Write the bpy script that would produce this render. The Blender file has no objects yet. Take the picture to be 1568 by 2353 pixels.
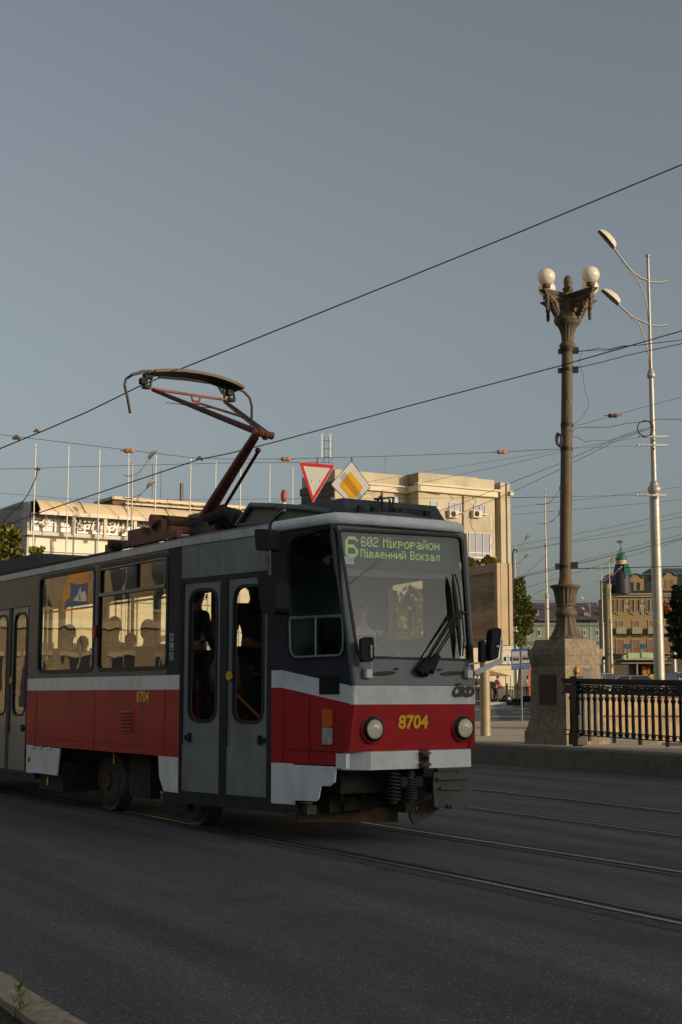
import bpy, bmesh, math, random
from mathutils import Vector, Matrix
from mathutils.geometry import tessellate_polygon
random.seed(7)
SC = bpy.context.scene
COL = SC.collection
R_ = math.radians
# ---------------------------------------------------------------- camera
F = 3290.0; CX = 784.0; CY = 1176.5; H = 1.33; HOR = 1595.0
TH = math.atan((HOR-CY)/F)
cam = bpy.data.cameras.new('camera'); camo = bpy.data.objects.new('camera', cam); COL.objects.link(camo)
cam.sensor_fit = 'VERTICAL'; cam.sensor_height = 36.0; cam.lens = 36.0*F/2353.0
cam.clip_start = 0.1; cam.clip_end = 3000
camo.location = (0, 0, H); camo.rotation_euler = (math.pi/2+TH, 0, 0)
SC.camera = camo
# ---------------------------------------------------------------- sky, sun, exposure
SUN_AZ = R_(60)       # degrees right of straight behind the camera
SUN_EL = R_(11)
sdir = Vector((math.sin(SUN_AZ)*math.cos(SUN_EL), -math.cos(SUN_AZ)*math.cos(SUN_EL), math.sin(SUN_EL)))
w = bpy.data.worlds.new('World'); SC.world = w; w.use_nodes = True
nt = w.node_tree; bg = nt.nodes['Background']
sky = nt.nodes.new('ShaderNodeTexSky'); sky.sky_type = 'NISHITA'; sky.sun_disc = False
sky.sun_elevation = SUN_EL; sky.sun_rotation = math.atan2(sdir.x, sdir.y)
sky.altitude = 100; sky.air_density = 1.0; sky.dust_density = 3.0; sky.ozone_density = 2.0
hsv = nt.nodes.new('ShaderNodeHueSaturation'); hsv.inputs['Saturation'].default_value = 0.43
nt.links.new(sky.outputs[0], hsv.inputs['Color']); wb = nt.nodes.new('ShaderNodeMixRGB'); wb.blend_type = 'MULTIPLY'; wb.inputs['Fac'].default_value = 1; wb.inputs['Color2'].default_value = (.985, 1.005, .985, 1)
nt.links.new(hsv.outputs[0], wb.inputs['Color1']); nt.links.new(wb.outputs[0], bg.inputs['Color'])
bg.inputs['Strength'].default_value = 0.125
sl = bpy.data.lights.new('sun', 'SUN'); sl.energy = 3.4; sl.angle = R_(0.5); sl.color = (1.0, 0.80, 0.54)
so = bpy.data.objects.new('sun', sl); COL.objects.link(so); so.location = sdir*50
so.rotation_euler = sdir.to_track_quat('Z', 'Y').to_euler()
SC.view_settings.view_transform = 'Standard'; SC.view_settings.look = 'None'
SC.view_settings.exposure = -0.07; SC.view_settings.gamma = 1.0
SC.render.resolution_x = 682; SC.render.resolution_y = 1024; SC.render.resolution_percentage = 100
SC.render.engine = 'CYCLES'; SC.cycles.max_bounces = 8; SC.cycles.transparent_max_bounces = 16
# ---------------------------------------------------------------- measuring helpers (image direction -> point on a real plane)
A = R_(32.4)
B = Vector((-math.sin(A), math.cos(A), 0)); RT = Vector((math.cos(A), math.sin(A), 0)); Z = Vector((0, 0, 1))
C0 = Vector((0, 0, H))
def ray(x, y):
    a = (x-CX)/F; b = -(y-CY)/F
    return Vector((a, math.cos(TH)-b*math.sin(TH), math.sin(TH)+b*math.cos(TH)))
def gP(x, y, z=0.0):
    r = ray(x, y); return C0+r*((z-H)/r.z)
def yP(x, y, Y):
    r = ray(x, y); return C0+r*(Y/r.y)
def pl(x, y, p, n, o=0.0):
    r = ray(x, y); q = C0+r*((Vector(p)-C0).dot(n)/r.dot(n)); return q+n*o
def vP(x, y, v): return pl(x, y, RT*v, RT)
def uP(x, y, u): return pl(x, y, B*u, B)
def UV(u, v, z=0.0): return B*u+RT*v+Z*z
# ---------------------------------------------------------------- materials
MT = {}
def mat(name, col, rough=0.6, metal=0.0, var=0.12, vs=6.0, bump=0.0, bs=40.0, coat=0.0, spec=0.5, stain=None, ss=1.5, emit=None, es=0.0, sub=None, streak=None, sf=.5):
    if name in MT: return MT[name]
    m = bpy.data.materials.new(name); m.use_nodes = True; MT[name] = m
    n = m.node_tree.nodes; L = m.node_tree.links; p = n['Principled BSDF']
    p.inputs['Roughness'].default_value = rough; p.inputs['Metallic'].default_value = metal
    p.inputs['Specular IOR Level'].default_value = spec
    if coat: p.inputs['Coat Weight'].default_value = coat; p.inputs['Coat Roughness'].default_value = 0.06
    tc = n.new('ShaderNodeTexCoord'); c = Vector(col)
    nz = n.new('ShaderNodeTexNoise'); nz.inputs['Scale'].default_value = vs; nz.inputs['Detail'].default_value = 6
    L.new(tc.outputs['Object'], nz.inputs['Vector'])
    cr = n.new('ShaderNodeValToRGB'); cr.color_ramp.elements[0].position = .3; cr.color_ramp.elements[1].position = .7
    cr.color_ramp.elements[0].color = (*(c*(1-var)), 1); cr.color_ramp.elements[1].color = (*[min(1, k*(1+var)) for k in c], 1)
    L.new(nz.outputs['Fac'], cr.inputs['Fac']); out = cr.outputs['Color']
    if stain:
        n2 = n.new('ShaderNodeTexNoise'); n2.inputs['Scale'].default_value = ss; n2.inputs['Detail'].default_value = 8; n2.inputs['Roughness'].default_value = .7
        L.new(tc.outputs['Object'], n2.inputs['Vector'])
        r2 = n.new('ShaderNodeValToRGB'); r2.color_ramp.elements[0].position = .5; r2.color_ramp.elements[1].position = .68
        mx = n.new('ShaderNodeMixRGB'); mx.inputs['Color2'].default_value = (*stain, 1)
        L.new(n2.outputs['Fac'], r2.inputs['Fac']); L.new(r2.outputs['Color'], mx.inputs['Fac']); L.new(out, mx.inputs['Color1']); out = mx.outputs['Color']
    if streak:
        mp = n.new('ShaderNodeMapping'); mp.inputs['Scale'].default_value = (9, 9, .7); n4 = n.new('ShaderNodeTexNoise'); n4.inputs['Scale'].default_value = 1.0; n4.inputs['Detail'].default_value = 7; n4.inputs['Roughness'].default_value = .65
        r4 = n.new('ShaderNodeValToRGB'); r4.color_ramp.elements[0].position = .48; r4.color_ramp.elements[1].position = .72; m4 = n.new('ShaderNodeMath'); m4.operation = 'MULTIPLY'; m4.inputs[1].default_value = sf
        x4 = n.new('ShaderNodeMixRGB'); x4.inputs['Color2'].default_value = (*streak, 1)
        L.new(tc.outputs['Object'], mp.inputs['Vector']); L.new(mp.outputs[0], n4.inputs['Vector']); L.new(n4.outputs['Fac'], r4.inputs['Fac']); L.new(r4.outputs['Color'], m4.inputs[0]); L.new(m4.outputs[0], x4.inputs['Fac']); L.new(out, x4.inputs['Color1']); out = x4.outputs['Color']
    L.new(out, p.inputs['Base Color'])
    if bump:
        n3 = n.new('ShaderNodeTexNoise'); n3.inputs['Scale'].default_value = bs; n3.inputs['Detail'].default_value = 5
        L.new(tc.outputs['Object'], n3.inputs['Vector'])
        b = n.new('ShaderNodeBump'); b.inputs['Strength'].default_value = bump; b.inputs['Distance'].default_value = .02
        L.new(n3.outputs['Fac'], b.inputs['Height']); L.new(b.outputs['Normal'], p.inputs['Normal'])
    if emit:
        p.inputs['Emission Color'].default_value = (*emit, 1); p.inputs['Emission Strength'].default_value = es
    if sub: p.inputs['Subsurface Weight'].default_value = sub; p.inputs['Subsurface Radius'].default_value = (.1, .1, .1)
    return m
def glass(name, tint=(.8, .84, .82), boost=2.2, base=.02, rough=0.02, wav=0.0):
    if name in MT: return MT[name]
    m = bpy.data.materials.new(name); m.use_nodes = True; MT[name] = m
    n = m.node_tree.nodes; L = m.node_tree.links; n.clear()
    o = n.new('ShaderNodeOutputMaterial'); t = n.new('ShaderNodeBsdfTransparent'); t.inputs[0].default_value = (*tint, 1)
    g = n.new('ShaderNodeBsdfGlossy'); g.inputs['Roughness'].default_value = rough
    f = n.new('ShaderNodeFresnel'); f.inputs[0].default_value = 1.5
    mm = n.new('ShaderNodeMath'); mm.operation = 'MULTIPLY_ADD'; mm.inputs[1].default_value = boost; mm.inputs[2].default_value = base; mm.use_clamp = True
    mx = n.new('ShaderNodeMixShader')
    ge = n.new('ShaderNodeNewGeometry'); ir = n.new('ShaderNodeMapRange'); ir.inputs['To Min'].default_value = 1.5; ir.inputs['To Max'].default_value = 1/1.5
    L.new(ge.outputs['Backfacing'], ir.inputs[0]); L.new(ir.outputs[0], f.inputs[0])     # same reflection from both sides of a pane
    L.new(f.outputs[0], mm.inputs[0]); L.new(mm.outputs[0], mx.inputs[0]); L.new(t.outputs[0], mx.inputs[1]); L.new(g.outputs[0], mx.inputs[2]); L.new(mx.outputs[0], o.inputs[0])
    if wav:
        tc = n.new('ShaderNodeTexCoord'); nz = n.new('ShaderNodeTexNoise'); nz.inputs['Scale'].default_value = 2.2; nz.inputs['Detail'].default_value = 1
        b = n.new('ShaderNodeBump'); b.inputs['Strength'].default_value = wav; b.inputs['Distance'].default_value = .05
        L.new(tc.outputs['Object'], nz.inputs['Vector']); L.new(nz.outputs['Fac'], b.inputs['Height']); L.new(b.outputs[0], g.inputs['Normal'])
    return m
# ---------------------------------------------------------------- mesh helpers
WM = {}
def wmat(o): return WM.get(o.name, Matrix.Identity(4))
class MB:
    def __init__(s): s.v = []; s.f = []; s.sm = []
    def face(s, pts, smooth=False):
        i = len(s.v); s.v += [Vector(p) for p in pts]; s.f.append(tuple(range(i, i+len(pts)))); s.sm.append(smooth); return s
    def grid(s, rows, smooth=True, closed=False):
        i = len(s.v); m = len(rows[0])
        for r in rows: s.v += [Vector(p) for p in r]
        for a in range(len(rows)-1):
            for b in range(m if closed else m-1):
                c = (b+1) % m
                s.f.append((i+a*m+b, i+a*m+c, i+(a+1)*m+c, i+(a+1)*m+b)); s.sm.append(smooth)
        return s
    def box(s, c, sz, ax=None, rz=0.0):
        c = Vector(c); X = Vector((math.cos(rz), math.sin(rz), 0)); Y = Vector((-math.sin(rz), math.cos(rz), 0)); Zz = Z
        if ax: X, Y, Zz = ax
        X = X*sz[0]/2; Y = Y*sz[1]/2; W = Zz*sz[2]/2
        p = [c-X-Y-W, c+X-Y-W, c+X+Y-W, c-X+Y-W, c-X-Y+W, c+X-Y+W, c+X+Y+W, c-X+Y+W]; i = len(s.v); s.v += p
        for q in ((0, 3, 2, 1), (4, 5, 6, 7), (0, 1, 5, 4), (1, 2, 6, 5), (2, 3, 7, 6), (3, 0, 4, 7)): s.f.append(tuple(i+k for k in q)); s.sm.append(False)
        return s
    def bar(s, a, b, w_, h_=None, up=Z):
        a = Vector(a); b = Vector(b); d = (b-a); l = d.length; d.normalize(); h_ = h_ or w_
        x = d.cross(up); 
        if x.length < 1e-4: x = d.cross(Vector((1, 0, 0)))
        x.normalize(); y = x.cross(d)
        return s.box((a+b)/2, (l, w_, h_), (d, x, y))
    def tube(s, path, r, n=8, caps=True):
        path = [Vector(p) for p in path]; rr = r if isinstance(r, (list, tuple)) else [r]*len(path)
        rows = []; px = None
        for k, p in enumerate(path):
            d = (path[min(k+1, len(path)-1)]-path[max(k-1, 0)]).normalized()
            if px is None:
                px = d.cross(Z)
                if px.length < 1e-3: px = d.cross(Vector((1, 0, 0)))
            px = (px-d*px.dot(d)).normalized(); py = d.cross(px)
            rows.append([p+(px*math.cos(t)+py*math.sin(t))*rr[k] for t in [2*math.pi*j/n for j in range(n)]])
        s.grid(rows, True, True)
        if caps: s.face(list(reversed(rows[0]))); s.face(rows[-1])
        return s
    def lathe(s, prof, c=(0, 0, 0), n=24, ax=Z, flute=0, fd=0.0, f0=None, f1=None):
        c = Vector(c); x = ax.cross(Vector((0, 1, 0))); 
        if x.length < .1: x = ax.cross(Vector((1, 0, 0)))
        x.normalize(); y = ax.cross(x); rows = []
        for r, z in prof:
            row = []
            for j in range(n):
                t = 2*math.pi*j/n; q = r
                if flute and f0 <= z <= f1: q = r*(1-fd*(.5+.5*math.cos(flute*t)))
                row.append(c+x*(q*math.cos(t))+y*(q*math.sin(t))+ax*z)
            rows.append(row)
        s.grid(rows, True, True); s.face(list(reversed(rows[0]))); s.face(rows[-1]); return s
    def sphere(s, c, r, n=16, sc=(1, 1, 1)):
        c = Vector(c); rows = []
        for i in range(n//2+1):
            a = math.pi*i/(n//2)
            rows.append([c+Vector((sc[0]*r*max(1e-4, math.sin(a))*math.cos(2*math.pi*j/n), sc[1]*r*max(1e-4, math.sin(a))*math.sin(2*math.pi*j/n), -sc[2]*r*math.cos(a))) for j in range(n)])
        return s.grid(rows, True, True)
    def slab(s, outer, holes=(), t=0.03, n=None):
        """plate with real thickness: outer/hole outlines are coplanar 3D points, n the outward normal"""
        outer = [Vector(p) for p in outer]; holes = [[Vector(p) for p in h] for h in holes]
        if n is None:
            n = Vector((0, 0, 0))
            for k in range(len(outer)): n += (outer[k]-outer[0]).cross(outer[(k+1) % len(outer)]-outer[0])
            n.normalize()
            if n.dot(C0-outer[0]) < 0: n = -n
        allp = outer+[p for h in holes for p in h]; tr = tessellate_polygon([outer]+holes)
        i = len(s.v); s.v += allp+[p-n*t for p in allp]; N = len(allp)
        for a, b, c in tr:
            nn = (allp[b]-allp[a]).cross(allp[c]-allp[a])
            if nn.dot(n) < 0: a, b = b, a
            s.f.append((i+a, i+b, i+c)); s.f.append((i+N+c, i+N+b, i+N+a)); s.sm += [False, False]
        k0 = 0
        for lp in [outer]+holes:
            m = len(lp)
            for k in range(m):
                a = i+k0+k; b = i+k0+(k+1) % m; s.f.append((a, b, b+N, a+N)); s.sm.append(False)
            k0 += m
        return s
    def prism(s, pts, ext):
        pts = [Vector(p) for p in pts]; e = Vector(ext); n = len(pts)
        tr = tessellate_polygon([pts]); i = len(s.v); s.v += pts+[p+e for p in pts]
        for a, b, c in tr: s.f.append((i+a, i+b, i+c)); s.f.append((i+n+c, i+n+b, i+n+a)); s.sm += [False, False]
        for k in range(n): s.f.append((i+k, i+(k+1) % n, i+n+(k+1) % n, i+n+k)); s.sm.append(False)
        return s
    def mesh(s, name, mats, off=None, mi=None):
        me = bpy.data.meshes.new(name)
        vs = [off @ p for p in s.v] if off else s.v
        me.from_pydata([tuple(p) for p in vs], [], s.f)
        for q, sm in zip(me.polygons, s.sm): q.use_smooth = sm
        for m in (mats if isinstance(mats, (list, tuple)) else [mats]): me.materials.append(m)
        if mi:
            for q, k in zip(me.polygons, mi): q.material_index = k
        me.validate()
        bm = bmesh.new(); bm.from_mesh(me); bmesh.ops.recalc_face_normals(bm, faces=bm.faces); bm.to_mesh(me); bm.free()
        return me
def tag(o, label=None, cat=None, group=None, kind=None):
    if label: o['label'] = label
    if cat: o['category'] = cat
    if group: o['group'] = group
    if kind: o['kind'] = kind
    return o
def thing(name, label, cat, loc=(0, 0, 0), rz=0.0, group=None):
    o = bpy.data.objects.new(name, None); COL.objects.link(o); o.empty_display_size = .3
    o.location = loc; o.rotation_euler = (0, 0, rz)
    WM[o.name] = Matrix.Translation(Vector(loc)) @ Matrix.Rotation(rz, 4, 'Z')
    return tag(o, label, cat, group)
def part(name, mb, m, parent, label=None, bevel=0.0, mi=None, kind=None):
    W = wmat(parent); me = mb.mesh(name, m, W.inverted(), mi)
    o = bpy.data.objects.new(name, me); COL.objects.link(o); o.parent = parent; WM[o.name] = W
    if label: o['label'] = label
    if kind: o['kind'] = kind
    if bevel: b = o.modifiers.new('bevel', 'BEVEL'); b.width = bevel; b.segments = 2; b.limit_method = 'ANGLE'; b.angle_limit = .6
    return o
def solo(name, mb, m, label=None, cat=None, group=None, kind=None, bevel=0.0, mi=None, origin=None):
    if origin is None:
        xs = [p.x for p in mb.v]; ys = [p.y for p in mb.v]; zs = [p.z for p in mb.v]
        origin = Vector(((min(xs)+max(xs))/2, (min(ys)+max(ys))/2, min(zs))) if kind != 'structure' else Vector((0, 0, 0))
    W = Matrix.Translation(origin); me = mb.mesh(name, m, W.inverted(), mi)
    o = bpy.data.objects.new(name, me); COL.objects.link(o); o.location = origin; WM[o.name] = W
    if bevel: b = o.modifiers.new('bevel', 'BEVEL'); b.width = bevel; b.segments = 2; b.limit_method = 'ANGLE'; b.angle_limit = .6
    return tag(o, label, cat, group, kind)
def dup(root, loc=None, rz=None, label=None, scale=None):
    def cp(o, parent):
        c = o.copy(); COL.objects.link(c); c.parent = parent
        if parent is not None: c.matrix_parent_inverse = o.matrix_parent_inverse
        for ch in list(o.children): cp(ch, c)
        return c
    r = cp(root, None)
    if loc is not None: r.location = loc
    if rz is not None: r.rotation_euler = (0, 0, rz)
    if scale: r.scale = scale
    if label: r['label'] = label
    return r
def rnd(pts, r, n=4):
    """round the corners of a 2D outline"""
    out = []; N = len(pts)
    for i in range(N):
        p0 = Vector(pts[i-1]); p = Vector(pts[i]); p2 = Vector(pts[(i+1) % N])
        a = (p0-p); b = (p2-p); rr = min(r, a.length*.48, b.length*.48)
        a = p+a.normalized()*rr; b = p+b.normalized()*rr
        for k in range(n+1):
            t = k/n; out.append(tuple(a*(1-t)**2+p*2*t*(1-t)+b*t*t))
    return out
def grow(pts, d):
    N = len(pts); c = Vector((sum(p[0] for p in pts)/N, sum(p[1] for p in pts)/N)); out = []
    for i in range(N):
        p0 = Vector(pts[i-1]); p = Vector(pts[i]); p2 = Vector(pts[(i+1) % N])
        e1 = (p-p0); e2 = (p2-p)
        n = Vector((0, 0))
        for e in (e1, e2):
            if e.length > 1e-6: e = e.normalized(); n += Vector((e.y, -e.x))
        if n.length < 1e-6: out.append(tuple(p)); continue
        n.normalize()
        if n.dot(p-c) < 0: n = -n
        out.append(tuple(p+n*d))
    return out
def text_mb(s, size, origin, ex, ey, depth=.004, bold=0.0, shear=0.0, align='CENTER', spacing=1.0):
    cu = bpy.data.curves.new('t', 'FONT'); cu.body = s; cu.size = size; cu.align_x = align; cu.offset = bold; cu.shear = shear; cu.space_character = spacing
    cu.resolution_u = 3
    o = bpy.data.objects.new('t', cu); COL.objects.link(o)
    dg = bpy.context.evaluated_depsgraph_get(); me = bpy.data.meshes.new_from_object(o.evaluated_get(dg))
    en = ex.cross(ey).normalized(); mb = MB(); origin = Vector(origin)
    vs = [origin+ex*v.co.x+ey*v.co.y for v in me.vertices]
    i = len(mb.v); mb.v += [p+en*depth for p in vs]
    for p in me.polygons: mb.f.append(tuple(p.vertices)); mb.sm.append(False)
    bpy.data.objects.remove(o); bpy.data.meshes.remove(me); bpy.data.curves.remove(cu)
    return mb
# ================================================================= TRAM
P = [(12.95, 6.3175), (11.53, 6.56), (10.55, 6.83)]
Q = [(12.95, 8.8175), (11.53, 8.58), (10.55, 8.16)]
def mk(a, b, side):
    p = UV(*a); q = UV(*b); d = (q-p).normalized(); n = d.cross(Z)
    if n.dot(RT)*side < 0: n = -n
    return p, d, n
PN = {0: (UV(*P[0]), -B, -RT), 1: mk(P[0], P[1], -1), 2: mk(P[1], P[2], -1)}
QN = {0: (UV(*Q[0]), -B, RT), 1: mk(Q[0], Q[1], 1), 2: mk(Q[1], Q[2], 1)}
def PS(k, s, z, o=0.0, far=False):
    p, d, n = (QN if far else PN)[k]; return p+d*s+Z*z+n*o
LEN1 = (UV(*P[1])-UV(*P[0])).length; LEN2 = (UV(*P[2])-UV(*P[1])).length
ZK = 1.41
def uF(z): return 10.55+((z-ZK)*.174 if z > ZK else (ZK-z)*.123)
def FV(v, z, o=0.0): return UV(uF(z)-o, v, z)
def vL(z): return 6.83-(uF(z)-10.55)*.2755
def vR(z): return 8.16+(uF(z)-10.55)*(.44 if z > ZK else .3)
def FX(x, y, o=0.0):
    nu = RT.cross((B*.174+Z)).normalized(); 
    if nu.dot(B) > 0: nu = -nu
    q = pl(x, y, UV(10.55, 7, ZK), nu, o)
    if q.z < ZK-.02:
        nl = RT.cross((B*-.123+Z)).normalized()
        if nl.dot(B) > 0: nl = -nl
        q = pl(x, y, UV(10.55, 7, ZK), nl, o)
    return q
m_grey = mat('tram_grey', (.245, .265, .24), .5, coat=.2, var=.08, bump=.02, bs=3, stain=(.19, .19, .155), ss=1.2, streak=(.13, .12, .095))
m_olive = mat('tram_window_band', (.125, .13, .112), .5, coat=.05, spec=.3, var=.1, stain=(.14, .13, .10), ss=1.5, streak=(.10, .09, .07))
m_dark = mat('tram_dark_grey', (.042, .044, .05), .65, spec=.15, var=.15)
m_white = mat('tram_white', (.88, .88, .86), .5, coat=.1, var=.04, stain=(.72, .70, .66), ss=2.5, streak=(.56, .54, .50), sf=.35)
m_red = mat('tram_red', (.52, .014, .018), .55, coat=.06, spec=.3, var=.10, stain=(.36, .02, .02), ss=1.4, streak=(.20, .035, .028), sf=.5)
m_black = mat('rubber_black', (.012, .012, .013), .6, var=.2)
m_plast = mat('black_plastic', (.02, .02, .022), .7, spec=.2, var=.2)
m_under = mat('under_grime', (.03, .028, .022), .85, var=.4, vs=12, bump=.4, stain=(.05, .035, .02), ss=5)
m_steel = mat('dull_steel', (.14, .15, .13), .55, .4, var=.2, stain=(.1, .06, .035), ss=4, bump=.15)
m_rust = mat('rusty_steel', (.16, .09, .045), .8, .2, var=.35, vs=9, stain=(.09, .08, .06), ss=4, bump=.3)
m_glass = glass('tram_glass', (.82, .80, .70), 1.35, .0, .01, .03)
m_gdoor = glass('door_glass', (.88, .89, .86), .8, .0, .01, .04)
m_glassd = glass('tram_dark_glass', (.55, .68, .62), .8, .0, .02)
m_wind = glass('windscreen_glass', (.74, .82, .81), 1.15, .0, .015)
m_alu = mat('frame_alu', (.33, .34, .33), .4, .6, var=.1)
m_floor = mat('tram_floor', (.06, .06, .055), .8)
m_int = mat('tram_lining', (.25, .24, .20), .7, var=.06)
m_yel = mat('number_yellow', (1.0, .58, .015), .5, var=.03)
tram = thing('tram', 'red, white and grey tram number 8704 on route 6 with raised pantograph', 'tram', UV(10.55, 7.5, 0), 0)
tram.rotation_euler = (0, 0, 0)
TE = -12.6     # rear end, s on the side panels
sb = lambda pts, k=0, far=False, o=0.0: [PS(k, s, z, o, far) for s, z in pts]
def rect(a, b, c, d): return [(a, c), (b, c), (b, d), (a, d)]     # s0,s1,z0,z1
WR = .09
def rr(a, b, c, d, r=WR): return rnd(rect(a, b, c, d), r, 5)
# --- window band (near side) with real openings
near_w = [(-3.93, -2.22, 1.605, 2.745), (-2.07, -.31, 1.605, 2.745), (-7.55, -5.85, 1.605, 2.745), (-9.4, -7.7, 1.605, 2.745)]
D2 = (-5.72, -4.28)
D3 = (-12.0, -10.6)
mb = MB()
for a, b in ((D2[1], -.33), (D3[1], D2[0]), (TE, D3[0])):
    hs = [rr(*w_) for w_ in near_w if w_[0] > a and w_[1] < b+.1]
    if a == D2[1]: b = -.30
    mb.slab(sb(rect(a, b, 1.52, 2.80)), [sb(h) for h in hs], .05, -RT)
mb.slab(sb(rect(D2[0], D2[1], 2.43, 2.80)), [], .05, -RT); mb.slab(sb(rect(D3[0], D3[1], 2.43, 2.80)), [], .05, -RT)
part('window_band', mb, m_olive, tram)
mb = MB().slab(sb(rect(-.30, 0, 1.52, 2.80)), [], .05, -RT); mb.slab(sb(rect(0, .012, .375, 2.80), 1), [], .05, PN[1][2])
part('dark_pillar', mb, m_dark, tram)
mb = MB().slab(sb(rect(.012, LEN1-.045, 2.475, 2.815), 1), [], .05, PN[1][2])
part('door_fascia', mb, m_grey, tram, label='plain grey panel above the front doors')
# red sides / white band / skirts
mb = MB()
for a, b in ((D2[1]-0.0, 0), (D3[1], D2[0]), (TE, D3[0])): mb.slab(sb(rect(a, b, .71, 1.375)), [], .05, -RT)
zc = lambda s: 1.389-(s-.135)*.169 if s > .135 else 1.389
mb.slab(sb([(0, .712), (.812, .711), (.83, .82), (.952, .835), (LEN2, 1.239), (.135, 1.389), (0, 1.389)], 2), [], .05, PN[2][2])
mb.slab([FV(vL(1.24), 1.24), FV(vR(1.24), 1.24), FV(vR(.835), .835), FV(vL(.835), .835)], [], .05, -B)
# wheel arch-free far side
mb.slab(sb(rect(TE, 0, .71, 1.375), 0, True), [], .05, RT); mb.slab(sb(rect(0, LEN1, .5, 1.375), 1, True), [], .05, QN[1][2]); mb.slab(sb(rect(0, 1.03, .835, 1.24), 2, True), [], .05, QN[2][2])
mb.tube([FV(vL(1.24)+.012, 1.24, -.012), FV(vL(.84)+.012, .84, -.012)], .022, 10); mb.tube([FV(vR(1.24)-.02, 1.24, -.02), FV(vR(.84)-.02, .84, -.02)], .02, 10)
part('red_panel', mb, m_red, tram)
mb = MB()
for a, b in ((D2[1], 0), (D3[1], D2[0]), (TE, D3[0])): mb.slab(sb(rect(a, b, 1.375, 1.52)), [], .05, -RT)
mb.slab(sb([(0, 1.389), (.135, 1.389), (LEN2, 1.24), (LEN2, 1.396), (.135, 1.547), (0, 1.547)], 2), [], .05, PN[2][2])
mb.slab([FV(vL(1.24), 1.24), FV(vR(1.24), 1.24), FV(vR(1.405), 1.405), FV(vL(1.405), 1.405)], [], .05, -B)
mb.slab(sb(rect(TE, 0, 1.375, 1.52), 0, True), [], .05, RT); mb.slab(sb(rect(0, LEN1, 1.375, 1.52), 1, True), [], .05, QN[1][2]); mb.slab(sb([(0, 1.375), (1.066, 1.24), (1.066, 1.4), (0, 1.52)], 2, True), [], .05, QN[2][2])
mb.tube([FV(vL(1.405)+.012, 1.405, -.012), FV(vL(1.24)+.012, 1.24, -.012)], .022, 10)
part('white_band', mb, m_white, tram)
for q_ in (sb(rect(D2[1]+.02, D2[1]+.24, .37, .71)), sb([(-.47, .71), (-.44, .50), (-.33, .365), (-.0, .365), (0, .71)]), sb(rect(-10.4, -10.1, .37, .71)), sb(rect(-12.4, -12.1, .37, .71))):
    part('skirt_panel', MB().slab(q_, [], .04, -RT), m_white, tram, bevel=.006)
part('skirt_panel', MB().slab(sb(rect(0, .275, .345, .712), 2), [], .04, PN[2][2]), m_white, tram, bevel=.006)
mb = MB().slab(sb([(-4.04, .70), (-3.13, .70), (-3.20, .385), (-4.04, .385)], 0, False, .012), [], .02, -RT)
for s in (-3.95, -3.7, -3.42): mb.sphere(PS(0, s, .69, .03), .022, 8)
part('skirt_flap', mb, m_white, tram, label='white hinged skirt flap with three small hinges')
mb = MB().slab(sb([(.275, .70), (.812, .70), (.795, .565), (.735, .528), (.63, .528), (.60, .41), (.575, .39), (.275, .385)], 2, False, .012), [], .02, PN[2][2])
part('skirt_flap', mb, m_white, tram, label='white notched skirt flap under the cab', bevel=.004)
part('sill', MB().slab(sb(rect(TE+.3, D2[1]+.3, .30, .372), 0, False, -.01), [], .05, -RT), m_dark, tram)
part('sill', MB().slab(sb(rect(-.37, 0, .28, .365), 0, False, -.01), [], .05, -RT).slab(sb(rect(0, LEN1+.0, .27, .36), 1, False, -.005), [], .06, PN[1][2]).slab(sb(rect(0, .28, .27, .345), 2, False, -.005), [], .06, PN[2][2]), m_dark, tram)
# cab side, dark grey with window opening
cabwin = rnd([(.215, 2.60), (.26, 2.745), (.72, 2.80), (.795, 2.79), (.905, 1.80), (.895, 1.715), (.86, 1.665), (.29, 1.655), (.235, 1.72)], .07, 4)
top2 = lambda s: 2.815+.03*s/LEN2
out2 = [(-.055, 1.547), (.135, 1.547), (LEN2, 1.396), (.775, top2(.775)), (-.055, top2(0))]
part('cab_side', MB().slab(sb([(0, 1.547)]+out2[1:4]+[(0, top2(0))], 2), [sb(cabwin, 2)], .05, PN[2][2]).slab(sb(rect(LEN1-.045, LEN1, .36, 2.815), 1), [], .05, PN[1][2]), m_dark, tram)
mb = MB().slab(sb(grow(cabwin, .022), 2, False, .007), [sb(cabwin, 2, False, .007)], .012, PN[2][2])
cw = part('cab_window', mb, m_plast, tram)
part('pane', MB().face(sb(cabwin, 2, False, -.02)), m_glassd, cw)
mb = MB().bar(PS(2, .235, 2.02, .004), PS(2, .885, 2.02, .004), .018, .022).bar(PS(2, .56, 2.02, .004), PS(2, .56, 1.67, .004), .014, .014)
lowf = rnd([(.225, 2.03), (.89, 2.03), (.905, 1.80), (.895, 1.715), (.86, 1.665), (.29, 1.655), (.235, 1.72)], .06, 4)
mb.slab(sb(lowf, 2, False, .011), [sb(grow(lowf, -.016), 2, False, .011)], .008, PN[2][2])
part('sliding_frame', mb, m_alu, cw)
part('vent_cover', MB().slab(sb(rect(.61, .845, 1.33, 1.49), 2, False, .012), [], .014, PN[2][2]), m_plast, tram)
# turn signal
mb = MB().slab(sb(rr(.655, .765, 1.045, 1.20, .015), 2, False, .022), [], .02, PN[2][2])
ts = part('turn_signal', mb, mat('orange_lens', (.85, .17, .03), .25, coat=.8), tram, label='orange side indicator lens', bevel=.005)
mb = MB().slab(sb(rr(.655, .765, .89, 1.038, .015), 2, False, .022), [], .02, PN[2][2])
part('position_lamp', mb, mat('clear_lens', (.5, .52, .46), .2, coat=.8, var=.25, vs=30), tram, label='clear lens below the orange indicator', bevel=.005)
# red trim line below band on the cab
part('trim_line', MB().bar(PS(2, .1, .835, .003), PS(2, .83, .83, .003), .006, .008), mat('tram_red_line', (.16, .008, .01), .5), tram)
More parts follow.
